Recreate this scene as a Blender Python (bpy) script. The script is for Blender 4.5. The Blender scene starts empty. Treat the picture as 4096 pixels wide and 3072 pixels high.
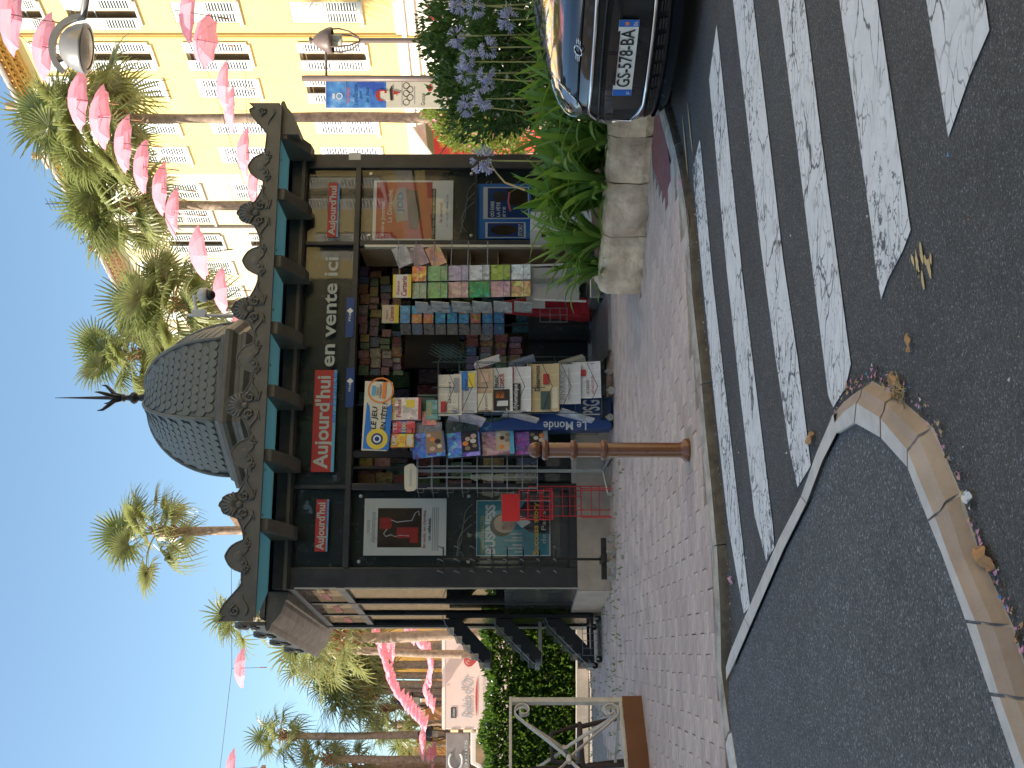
import bpy, bmesh, math, random
from mathutils import Matrix, Vector
R = random.Random(7)
F = 4300.0          # focal length in photo pixels (the photo is 4096 x 3072, held on its side)
EYE = 1.0
SC = bpy.context.scene
COL = SC.collection
# ------------------------------------------------------------------ camera, sky, sun
cam = bpy.data.cameras.new('camera'); co = bpy.data.objects.new('camera', cam); COL.objects.link(co)
cam.sensor_width = 36; cam.sensor_fit = 'HORIZONTAL'; cam.lens = 36*F/4096; cam.clip_end = 2000; cam.clip_start = .05
co.matrix_world = Matrix(((0,1,0,0),(0,0,-1,0),(-1,0,0,EYE),(0,0,0,1)))   # phone held sideways: up is the left of the frame
SC.camera = co
SC.render.resolution_x = 1024; SC.render.resolution_y = 768
SUN_H = Vector((-.97, -.24, 0)).normalized(); SUN_EL = math.radians(40)
SUN = Vector((SUN_H.x*math.cos(SUN_EL), SUN_H.y*math.cos(SUN_EL), math.sin(SUN_EL)))
w = bpy.data.worlds.new('World'); SC.world = w; w.use_nodes = True
nt = w.node_tree; bg = nt.nodes['Background']; sky = nt.nodes.new('ShaderNodeTexSky'); sky.sky_type = 'NISHITA'
sky.sun_disc = False; sky.sun_elevation = SUN_EL; sky.sun_rotation = math.atan2(SUN_H.x, SUN_H.y) % (2*math.pi)
sky.air_density = 1.0; sky.dust_density = 1.1; sky.ozone_density = 1.1; sky.altitude = 300
tint = nt.nodes.new('ShaderNodeMix'); tint.data_type = 'RGBA'; tint.blend_type = 'MULTIPLY'; tint.inputs[0].default_value = 1; tint.inputs[7].default_value = (.90, .985, .925, 1)
nt.links.new(sky.outputs[0], tint.inputs[6]); nt.links.new(tint.outputs[2], bg.inputs[0]); bg.inputs[1].default_value = .070
sl = bpy.data.lights.new('sun', 'SUN'); sl.energy = 2.6; sl.angle = math.radians(.5); sl.color = (1, .9, .76)
so = bpy.data.objects.new('sun', sl); COL.objects.link(so); so.rotation_euler = SUN.to_track_quat('Z', 'Y').to_euler()
SC.view_settings.view_transform = 'Standard'; SC.view_settings.look = 'None'; SC.view_settings.gamma = 1
SC.view_settings.use_curve_mapping = False; SC.view_settings.exposure = 1.90
SC.cycles.max_bounces = 8; SC.cycles.transparent_max_bounces = 24; SC.cycles.caustics_reflective = False; SC.cycles.caustics_refractive = False
SC.cycles.sample_clamp_indirect = 4

# ------------------------------------------------------------------ placing: a photo pixel and a distance give a point
def kx(fy): return (1536-fy)/F
def kz(fx): return (2048-fx)/F
def W(fx, fy, Y): return Vector((kx(fy)*Y, Y, EYE+kz(fx)*Y))
def G(fx, fy, z=0.):
    Y = (EYE-z)*F/(fx-2048); return Vector((kx(fy)*Y, Y, z))
def onplane(M, fx, fy, d=0.):
    """where the ray of a photo pixel meets the plane y=d of frame M, as local (x, z)"""
    Mi = M.inverted(); o = Mi @ Vector((0,0,EYE)); r = Mi.to_3x3() @ Vector((kx(fy), 1, kz(fx)))
    t = (d-o.y)/r.y; p = o+t*r; return p.x, p.z
def frame(o, xdir):
    x = Vector((xdir[0], xdir[1], 0)).normalized(); y = Vector((-x.y, x.x, 0))
    M = Matrix.Identity(4)
    for i in range(3): M[i][0] = x[i]; M[i][1] = y[i]; M[i][2] = (0,0,1)[i]; M[i][3] = o[i]
    return M
def T(x, y, z): return Matrix.Translation((x, y, z))
def RZ(a): return Matrix.Rotation(a, 4, 'Z')
def RX(a): return Matrix.Rotation(a, 4, 'X')
def RY(a): return Matrix.Rotation(a, 4, 'Y')

# ------------------------------------------------------------------ materials
MATS = {}
def ramp(nt, src, stops):
    r = nt.nodes.new('ShaderNodeValToRGB'); e = r.color_ramp.elements
    while len(e) < len(stops): e.new(.5)
    for el, (p, c) in zip(e, stops): el.position = p; el.color = (*c, 1) if len(c) == 3 else c
    nt.links.new(src, r.inputs[0]); return r.outputs[0]
def noise(nt, co_, scale, detail=4, rough=.55, dist=0.):
    n = nt.nodes.new('ShaderNodeTexNoise'); n.inputs['Scale'].default_value = scale; n.inputs['Detail'].default_value = detail
    n.inputs['Roughness'].default_value = rough; n.inputs['Distortion'].default_value = dist
    nt.links.new(co_, n.inputs['Vector']); return n.outputs['Fac']
def mixc(nt, f, a, b, mode='MIX'):
    m = nt.nodes.new('ShaderNodeMix'); m.data_type = 'RGBA'; m.blend_type = mode
    for s, v in ((m.inputs[0], f), (m.inputs[6], a), (m.inputs[7], b)):
        if isinstance(v, (int, float)): s.default_value = v
        elif isinstance(v, tuple): s.default_value = (*v, 1) if len(v) == 3 else v
        else: nt.links.new(v, s)
    return m.outputs[2]
def mth(nt, op, a, b=None):
    m = nt.nodes.new('ShaderNodeMath'); m.operation = op
    for s, v in zip(m.inputs, (a, b)):
        if v is None: continue
        if isinstance(v, (int, float)): s.default_value = v
        else: nt.links.new(v, s)
    return m.outputs[0]
def base(name):
    m = bpy.data.materials.new(name); m.use_nodes = True; nt = m.node_tree; MATS[name] = m
    return m, nt, nt.nodes['Principled BSDF']
def coords(nt, kind='Object'):
    return nt.nodes.new('ShaderNodeTexCoord').outputs[kind]
def mat(name, col, rough=.6, metal=0., var=.15, sc=4., bump=0., bsc=60., spec=.4, coat=0., dirt=None, dsc=3., damt=.5, perobj=0., alpha=1.):
    m, nt, p = base(name); c = coords(nt)
    n = noise(nt, c, sc, 5)
    a = tuple(max(0, x*(1-var)) for x in col); b = tuple(min(1, x*(1+var)) for x in col)
    colr = ramp(nt, n, [(.3, a), (.7, b)])
    if dirt:
        f = ramp(nt, noise(nt, c, dsc, 6, .65, .6), [(.45, (0,0,0)), (.72, (damt,)*3)])
        colr = mixc(nt, f, colr, dirt)
    if perobj:
        oi = nt.nodes.new('ShaderNodeObjectInfo'); hs = nt.nodes.new('ShaderNodeHueSaturation')
        v = mth(nt, 'ADD', mth(nt, 'MULTIPLY', oi.outputs['Random'], perobj*2), 1-perobj); nt.links.new(v, hs.inputs['Value'])
        h = mth(nt, 'ADD', mth(nt, 'MULTIPLY', oi.outputs['Random'], perobj*.12), .5-perobj*.06); nt.links.new(h, hs.inputs['Hue'])
        nt.links.new(colr, hs.inputs['Color']); colr = hs.outputs[0]
    nt.links.new(colr, p.inputs['Base Color'])
    rr = ramp(nt, noise(nt, c, sc*2.3, 4), [(.3, (max(.02, rough*.8),)*3), (.7, (min(1, rough*1.15),)*3)]); nt.links.new(rr, p.inputs['Roughness'])
    p.inputs['Metallic'].default_value = metal; p.inputs['Specular IOR Level'].default_value = spec; p.inputs['Coat Weight'].default_value = coat
    p.inputs['Coat Roughness'].default_value = .03; p.inputs['Alpha'].default_value = alpha
    if bump:
        b_ = nt.nodes.new('ShaderNodeBump'); b_.inputs['Strength'].default_value = bump; b_.inputs['Distance'].default_value = .01
        nt.links.new(noise(nt, c, bsc, 5), b_.inputs['Height']); nt.links.new(b_.outputs[0], p.inputs['Normal'])
    return m
def leafmat(name, col, trans=.4, var=.35, tcol=None, sc=9., rough=.5, tips=None, spec=.35):
    m, nt, p = base(name); c = coords(nt); oi = nt.nodes.new('ShaderNodeObjectInfo'); geo = nt.nodes.new('ShaderNodeNewGeometry')
    n = noise(nt, c, sc, 3)
    a = tuple(x*(1-var) for x in col); b = tuple(min(1, x*(1+var)) for x in col)
    colr = ramp(nt, n, [(.3, a), (.7, b)])
    r2 = ramp(nt, geo.outputs['Random Per Island'], [(0, (.65,)*3), (1, (1.35,)*3)])
    colr = mixc(nt, 1., colr, r2, 'MULTIPLY')
    if tips: colr = mixc(nt, ramp(nt, geo.outputs['Random Per Island'], [(.82, (0,0,0)), (.95, (.75,)*3)]), colr, tips)
    nt.links.new(colr, p.inputs['Base Color']); p.inputs['Roughness'].default_value = rough; p.inputs['Specular IOR Level'].default_value = spec
    tr = nt.nodes.new('ShaderNodeBsdfTranslucent'); mx = nt.nodes.new('ShaderNodeMixShader'); mx.inputs[0].default_value = trans
    tc = tcol or tuple(min(1, x*y) for x, y in zip(col, (2.2, 2.0, .9)))
    nt.links.new(mixc(nt, .35, tc, colr), tr.inputs[0])
    nt.links.new(p.outputs[0], mx.inputs[1]); nt.links.new(tr.outputs[0], mx.inputs[2])
    nt.links.new(mx.outputs[0], nt.nodes['Material Output'].inputs[0]); return m
def glassmat(name, tint, refl=.06, rough=.01):
    m, nt, p = base(name); nt.nodes.remove(p)
    t = nt.nodes.new('ShaderNodeBsdfTransparent'); t.inputs[0].default_value = (*tint, 1)
    g = nt.nodes.new('ShaderNodeBsdfGlossy'); g.inputs['Roughness'].default_value = rough
    fr = nt.nodes.new('ShaderNodeFresnel'); fr.inputs[0].default_value = 1.52
    f = mth(nt, 'ADD', mth(nt, 'MULTIPLY', fr.outputs[0], .55), refl)
    mx = nt.nodes.new('ShaderNodeMixShader'); nt.links.new(f, mx.inputs[0]); nt.links.new(t.outputs[0], mx.inputs[1]); nt.links.new(g.outputs[0], mx.inputs[2])
    nt.links.new(mx.outputs[0], nt.nodes['Material Output'].inputs[0]); return m
def printmat(name, blobs=7., amt=.8):
    """printed paper: the object's own colour with blurred shapes of related colours, different on every object"""
    m, nt, p = base(name); c = coords(nt, 'Generated'); oi = nt.nodes.new('ShaderNodeObjectInfo')
    mp = nt.nodes.new('ShaderNodeVectorMath'); mp.operation = 'ADD'; nt.links.new(c, mp.inputs[0])
    s = nt.nodes.new('ShaderNodeVectorMath'); s.operation = 'SCALE'; s.inputs[0].default_value = (37, 11, 53); nt.links.new(oi.outputs['Random'], s.inputs['Scale'])
    nt.links.new(s.outputs[0], mp.inputs[1])
    dn = nt.nodes.new('ShaderNodeTexNoise'); dn.inputs['Scale'].default_value = blobs*1.3; dn.inputs['Detail'].default_value = 3; nt.links.new(mp.outputs[0], dn.inputs['Vector'])
    ad = nt.nodes.new('ShaderNodeVectorMath'); ad.operation = 'MULTIPLY_ADD'; nt.links.new(dn.outputs['Color'], ad.inputs[0]); ad.inputs[1].default_value = (.5,.5,.5); nt.links.new(mp.outputs[0], ad.inputs[2])
    vo = nt.nodes.new('ShaderNodeTexVoronoi'); vo.feature = 'SMOOTH_F1'; vo.inputs['Scale'].default_value = blobs*1.5; vo.inputs['Smoothness'].default_value = .6; nt.links.new(ad.outputs[0], vo.inputs['Vector'])
    sc = nt.nodes.new('ShaderNodeSeparateColor'); nt.links.new(vo.outputs['Color'], sc.inputs[0]); n2 = noise(nt, mp.outputs[0], blobs*2.2, 4, .6, .4)
    hs = nt.nodes.new('ShaderNodeHueSaturation'); nt.links.new(oi.outputs['Color'], hs.inputs['Color'])
    nt.links.new(mth(nt, 'ADD', mth(nt, 'MULTIPLY', sc.outputs[0], .34), .33), hs.inputs['Hue']); nt.links.new(mth(nt, 'ADD', mth(nt, 'MULTIPLY', sc.outputs[1], 1.3), .2), hs.inputs['Value'])
    nt.links.new(mth(nt, 'ADD', mth(nt, 'MULTIPLY', sc.outputs[2], .9), .2), hs.inputs['Saturation'])
    f = ramp(nt, sc.outputs[2], [(.25, (0,0,0)), (.55, (amt,)*3)]); colr = mixc(nt, f, oi.outputs['Color'], hs.outputs[0])
    colr = mixc(nt, .55*amt, colr, ramp(nt, n2, [(.32, (.25,)*3), (.68, (1.5,)*3)]), 'MULTIPLY')
    f2 = ramp(nt, n2, [(.60, (0,0,0)), (.70, (amt*.5,)*3)]); colr = mixc(nt, f2, colr, (.62, .58, .52))
    nt.links.new(colr, p.inputs['Base Color']); p.inputs['Roughness'].default_value = .35; return m
def newsmat(name):
    """newsprint: grey-white paper with rows of small print and a grey picture block"""
    m, nt, p = base(name); c = coords(nt, 'Generated'); oi = nt.nodes.new('ShaderNodeObjectInfo')
    sp = nt.nodes.new('ShaderNodeSeparateXYZ'); nt.links.new(c, sp.inputs[0])
    w1 = mth(nt, 'FRACT', mth(nt, 'MULTIPLY', sp.outputs[2], 34.)); rows = mth(nt, 'GREATER_THAN', w1, .55)
    n = noise(nt, c, 60, 2); rows = mth(nt, 'MULTIPLY', rows, mth(nt, 'GREATER_THAN', n, .45))
    cols = mth(nt, 'GREATER_THAN', mth(nt, 'FRACT', mth(nt, 'MULTIPLY', sp.outputs[0], 4.)), .1); rows = mth(nt, 'MULTIPLY', rows, cols)
    colr = mixc(nt, mth(nt, 'MULTIPLY', rows, .55), oi.outputs['Color'], (.12, .12, .13))
    nt.links.new(colr, p.inputs['Base Color']); p.inputs['Roughness'].default_value = .8; return m

def asphalt(name, lo, hi, grain=150., patch=.8):
    m, nt, p = base(name); c = coords(nt)
    v = nt.nodes.new('ShaderNodeTexVoronoi'); v.inputs['Scale'].default_value = grain; nt.links.new(c, v.inputs['Vector'])
    hv = nt.nodes.new('ShaderNodeSeparateColor'); nt.links.new(v.outputs['Color'], hv.inputs[0])
    colr = ramp(nt, hv.outputs[0], [(0, lo), (.72, tuple((a+b)/2 for a, b in zip(lo, hi))), (.93, hi), (1, tuple(min(1, x*1.9) for x in hi))])
    colr = mixc(nt, .75, colr, ramp(nt, noise(nt, c, patch, 5, .6), [(.3, (.75,)*3), (.7, (1.25,)*3)]), 'MULTIPLY')
    n3 = noise(nt, c, 11., 4, .7); colr = mixc(nt, .45, colr, ramp(nt, n3, [(.3, (.75,)*3), (.7, (1.25,)*3)]), 'MULTIPLY')
    nt.links.new(colr, p.inputs['Base Color']); p.inputs['Roughness'].default_value = .75; p.inputs['Specular IOR Level'].default_value = .35
    b_ = nt.nodes.new('ShaderNodeBump'); b_.inputs['Strength'].default_value = .9; b_.inputs['Distance'].default_value = .006
    nt.links.new(v.outputs['Distance'], b_.inputs['Height']); b_.invert = True; nt.links.new(b_.outputs[0], p.inputs['Normal'])
    return m
asphalt('asphalt', (.066,.070,.075), (.155,.163,.172), 240.); asphalt('asphalt_island', (.075,.082,.09), (.21,.222,.24), 190.)
def roadpaint():
    m, nt, p = base('road_paint'); c = coords(nt)
    big = noise(nt, c, .9, 3); fine = noise(nt, c, 26., 6, .75)
    mp = nt.nodes.new('ShaderNodeMapping'); mp.inputs['Rotation'].default_value = (0,0,-.35); mp.inputs['Scale'].default_value = (.45, 1, 1); nt.links.new(c, mp.inputs[0])
    dn = nt.nodes.new('ShaderNodeTexNoise'); dn.inputs['Scale'].default_value = 7; dn.inputs['Detail'].default_value = 4; nt.links.new(mp.outputs[0], dn.inputs['Vector'])
    ad = nt.nodes.new('ShaderNodeVectorMath'); ad.operation = 'MULTIPLY_ADD'; nt.links.new(dn.outputs['Color'], ad.inputs[0]); ad.inputs[1].default_value = (.16,.16,.16); nt.links.new(mp.outputs[0], ad.inputs[2])
    def cracks(scale, wdt):
        v = nt.nodes.new('ShaderNodeTexVoronoi'); v.feature = 'DISTANCE_TO_EDGE'; v.inputs['Scale'].default_value = scale; nt.links.new(ad.outputs[0], v.inputs['Vector'])
        return ramp(nt, v.outputs['Distance'], [(0, (1,1,1)), (wdt*.35, (1,1,1)), (wdt, (0,0,0))])
    sgn = ramp(nt, noise(nt, c, 2.3, 3), [(.42, (0,0,0)), (.55, (1,1,1))])
    c1 = mixc(nt, sgn, (0,0,0), cracks(5., .02)); c2 = mixc(nt, ramp(nt, noise(nt, c, 3.1, 3), [(.4, (0,0,0)), (.62, (1,1,1))]), (0,0,0), cracks(19., .045))
    wear = ramp(nt, mth(nt, 'ADD', mth(nt, 'MULTIPLY', big, .62), mth(nt, 'MULTIPLY', fine, .52)), [(.635, (0,0,0)), (.665, (1,1,1))])
    f = mixc(nt, 1., mixc(nt, 1., c1, c2, 'ADD'), wear, 'ADD')
    pa = ramp(nt, noise(nt, c, 14, 5, .7), [(.3, (.66,.69,.71)), (.65, (.79,.81,.83))])
    colr = mixc(nt, f, pa, (.11,.118,.125))
    nt.links.new(colr, p.inputs['Base Color']); p.inputs['Roughness'].default_value = .7
    b_ = nt.nodes.new('ShaderNodeBump'); b_.inputs['Strength'].default_value = .5; b_.inputs['Distance'].default_value = .003; nt.links.new(fine, b_.inputs['Height']); nt.links.new(b_.outputs[0], p.inputs['Normal'])
roadpaint()
mat('paver', (.56,.455,.41), .8, var=.2, sc=14, bump=.35, bsc=130, dirt=(.46,.39,.35), dsc=.9, damt=.5, perobj=.12)
mat('paver_stuff', (.56,.455,.41), .8, var=.25, sc=5, bump=.35, bsc=130, dirt=(.46,.39,.35), dsc=.9, damt=.5)
mat('joint_sand', (.30,.27,.25), .95, var=.3, sc=30)
mat('red_mortar', (.26,.11,.11), .8, var=.2, sc=8, bump=.3, bsc=90)
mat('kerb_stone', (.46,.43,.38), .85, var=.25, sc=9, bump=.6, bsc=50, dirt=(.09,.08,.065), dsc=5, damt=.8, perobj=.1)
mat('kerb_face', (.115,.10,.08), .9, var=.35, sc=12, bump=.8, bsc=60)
mat('kerb_white', (.66,.66,.64), .7, var=.1, sc=9, bump=.3, dirt=(.25,.24,.22), dsc=8, damt=.8)
mat('island_kerb', (.42,.345,.295), .8, var=.14, sc=7, bump=.25, bsc=120, dirt=(.2,.165,.14), dsc=3, damt=.5, perobj=.08)
mat('island_top', (.60,.59,.57), .85, var=.12, sc=14, bump=.4, bsc=140)
mat('mortar', (.42,.38,.33), .9, var=.15, sc=20)
mat('stone', (.84,.66,.51), .85, var=.28, sc=6, bump=.7, bsc=38, dirt=(.40,.27,.19), dsc=5, damt=.85, perobj=.12)
mat('soil', (.07,.05,.035), .95, var=.4, sc=20, bump=.8, bsc=30)
mat('concrete', (.46,.40,.34), .85, var=.15, sc=5, bump=.3, bsc=70, dirt=(.22,.18,.14), dsc=2.5, damt=.5)
mat('kiosk_metal', (.026,.026,.03), .42, var=.25, sc=3, spec=.5, bump=.03, bsc=15, dirt=(.09,.08,.07), dsc=5, damt=.35)
mat('kiosk_bronze', (.12,.115,.098), .5, var=.2, sc=5, spec=.45, bump=.08, bsc=40, dirt=(.16,.15,.13), dsc=6, damt=.4)
mat('dome_zinc', (.165,.18,.168), .55, var=.2, sc=7, spec=.4, bump=.06, bsc=40, dirt=(.10,.10,.09), dsc=5, damt=.5)
leafmat('teal_paint', (.16,.33,.30), .55, .05, (.18,.44,.40), 2, rough=.4)
mat('black_metal', (.018,.018,.02), .4, var=.2, sc=6)
mat('dark_panel', (.035,.04,.045), .25, var=.2, sc=3, spec=.6)
mat('steel', (.42,.43,.44), .35, .8, var=.12, sc=9); mat('chrome', (.75,.75,.76), .12, 1.0, var=.03)
mat('wire_grey', (.30,.32,.33), .4, .4, var=.1); mat('wire_green', (.07,.12,.115), .4, .2, var=.15)
mat('wire_red', (.58,.035,.04), .4, var=.1); mat('red_board', (.66,.03,.035), .4, var=.06)
mat('red_plastic', (.48,.03,.04), .4, var=.12)
mat('white_board', (.68,.66,.60), .5, var=.06); mat('grey_board', (.42,.40,.37), .6, var=.08); mat('card_brown', (.33,.22,.13), .8, var=.12)
mat('yellow_print', (.78,.60,.08), .45, var=.05); mat('cream_print', (.70,.64,.50), .5, var=.05)
mat('blue_print', (.04,.20,.60), .4, var=.1); mat('bluedeep', (.02,.06,.22), .35, var=.12); mat('orange_print', (.80,.25,.06), .5, var=.05)
mat('ink', (.025,.025,.028), .5, var=.05); mat('red_ink', (.44,.04,.035), .5, var=.05); mat('white_ink', (.72,.72,.70), .5, var=.03)
mat('pale_ink', (.46,.50,.47), .5, var=.05); mat('cyan_ink', (.12,.42,.62), .5, var=.05); mat('pink_ink', (.72,.16,.16), .5, var=.05); mat('yellow_ink', (.85,.52,.04), .5, var=.05)
mat('grey_ink', (.32,.32,.33), .5, var=.05)
mat('paper_white', (.82,.83,.80), .5, var=.04); mat('paper_teal', (.06,.30,.36), .4, var=.3, sc=2); mat('paper_brown', (.06,.035,.02), .4, var=.5, sc=3); mat('skin_print', (.62,.42,.32), .5, var=.15, sc=5)
mat('hair_print', (.05,.035,.03), .6, var=.3); mat('suit_print', (.025,.022,.03), .5)
mat('aqua_print', (.07,.30,.36), .4, var=.3, sc=2)
mat('tan_ribbon', (.30,.29,.26), .6, var=.1)
mat('bollard_paint', (.19,.072,.035), .32, var=.12, sc=6, spec=.5, coat=.25, bump=.02, bsc=25, dirt=(.12,.05,.02), dsc=7, damt=.4)
mat('white_rail', (.62,.58,.51), .45, var=.1, sc=8, dirt=(.40,.31,.22), dsc=10, damt=.45)
mat('rust_steel', (.17,.07,.03), .6, var=.2, sc=4); mat('wicker', (.055,.038,.034), .6, var=.35, sc=60, bump=.5, bsc=120)
mat('rubber', (.02,.02,.022), .8); mat('castor_grey', (.35,.36,.35), .5)
mat('plaster_yellow', (.74,.56,.22), .85, var=.05, sc=1.2, bump=.12, bsc=30, dirt=(.66,.44,.17), dsc=.6, damt=.3)
mat('plaster_cream', (.62,.50,.34), .85, var=.05, sc=1.2, bump=.12, bsc=30, dirt=(.68,.50,.34), dsc=.7, damt=.3)
mat('plaster_ochre', (.70,.40,.10), .85, var=.06, sc=1.2); mat('plaster_white', (.80,.75,.66), .85, var=.08, sc=2, bump=.2, bsc=20)
mat('stone_pale', (.74,.68,.58), .8, var=.12, sc=3, bump=.3, bsc=18)
mat('shutter_paint', (.80,.82,.82), .55, var=.05, sc=5); mat('shutter_grey', (.55,.57,.53), .6, var=.06, sc=5)
mat('slot_shade', (.10,.12,.13), .8); mat('window_dark', (.26,.18,.10), .25, var=.3, sc=1.5)
mat('roof_tile', (.48,.29,.18), .8, var=.25, sc=5, bump=.4, bsc=20); mat('eave_ochre', (.66,.42,.12), .8, var=.1, sc=4); mat('eave_salmon', (.66,.42,.28), .8, var=.1, sc=4)
mat('zinc', (.42,.39,.36), .5, .3, var=.12); mat('shop_red', (.58,.05,.045), .5, var=.08); mat('awning_cream', (.82,.68,.42), .7)
mat('brass_letter', (.70,.42,.05), .45)
mat('pole_brown', (.16,.12,.105), .45, var=.1, spec=.5); mat('lamp_grey', (.30,.29,.28), .35, .3, var=.1); mat('lamp_black', (.03,.03,.035), .4); mat('lens', (.36,.36,.30), .25)
mat('trunk', (.28,.205,.145), .9, var=.35, sc=9, bump=.9, bsc=22, dirt=(.46,.38,.29), dsc=7, damt=.6); mat('trunk_boot', (.30,.16,.08), .9, var=.35, sc=12, bump=.9, bsc=20)
mat('truck_box', (.58,.475,.42), .45, var=.03, sc=1, dirt=(.66,.58,.52), dsc=1.2, damt=.4); mat('truck_cab', (.60,.55,.50), .35, var=.04, coat=.3); mat('truck_dark', (.20,.18,.17), .4)
mat('car_paint', (.012,.019,.032), .1, .25, var=.1, sc=2, spec=.6, coat=1.); mat('car_black', (.012,.012,.014), .3, var=.1, coat=.2); mat('car_mesh', (.006,.006,.007), .6)
mat('car_grey', (.03,.03,.035), .5, var=.1)
mat('plate_white', (.78,.78,.76), .4, var=.02); mat('plate_blue', (.02,.13,.50), .4); mat('lamp_glass', (.22,.25,.29), .06, .3, var=.1, coat=1.)
mat('wire_dark', (.03,.03,.03), .6); mat('cam_white', (.62,.60,.57), .4); mat('dry_leaf', (.48,.27,.12), .8, var=.3, sc=14); mat('straw', (.55,.42,.22), .8, var=.3)
mat('petal_pink', (.62,.30,.42), .7); mat('litter_white', (.7,.7,.68), .7); mat('litter_blue', (.08,.30,.62), .6)
mat('tan_slat', (.62,.46,.28), .8, var=.1)
leafmat('palm_leaf', (.215,.24,.095), .34, .38, (.40,.47,.13), 6, rough=.32, spec=.6, tips=(.34,.28,.13)); mat('petiole', (.30,.30,.10), .6)
leafmat('agap_leaf', (.115,.225,.045), .40, .35, (.36,.58,.07), 5, rough=.42, tips=(.30,.26,.04)); leafmat('hedge_leaf', (.085,.16,.035), .34, .4, (.20,.34,.03), 12, rough=.24, spec=.75)
leafmat('shrub_leaf', (.085,.16,.05), .3, .4, (.14,.28,.03), 10, rough=.45); leafmat('oleander_leaf', (.16,.22,.045), .42, .3, (.42,.50,.08), 8)
leafmat('agap_flower', (.50,.52,.70), .35, .25, (.60,.62,.80), 20); leafmat('pink_flower', (.80,.28,.33), .35, .2, (.9,.4,.45), 12); leafmat('white_flower', (.75,.76,.70), .3, .1, (.8,.8,.7), 12)
leafmat('umbrella_pink', (.88,.42,.51), .5, .04, (.95,.48,.58), 2, rough=.6, spec=.25)
glassmat('kiosk_glass', (.97,.98,.98), .0); glassmat('side_glass', (.72,.76,.76), .05); glassmat('clear_glass', (.85,.87,.88), .03)
printmat('cover', 3.2, .75); printmat('cover_soft', 2.6, .6); newsmat('newsprint')
def bannermat():
    m, nt, p = base('banner_sky'); c = coords(nt); f = ramp(nt, noise(nt, c, 2.2, 5, .6), [(.42, (.03,.09,.42)), (.58, (.10,.33,.68)), (.72, (.55,.70,.85))]); nt.links.new(f, p.inputs[0]); p.inputs['Roughness'].default_value = .6
bannermat()

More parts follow.
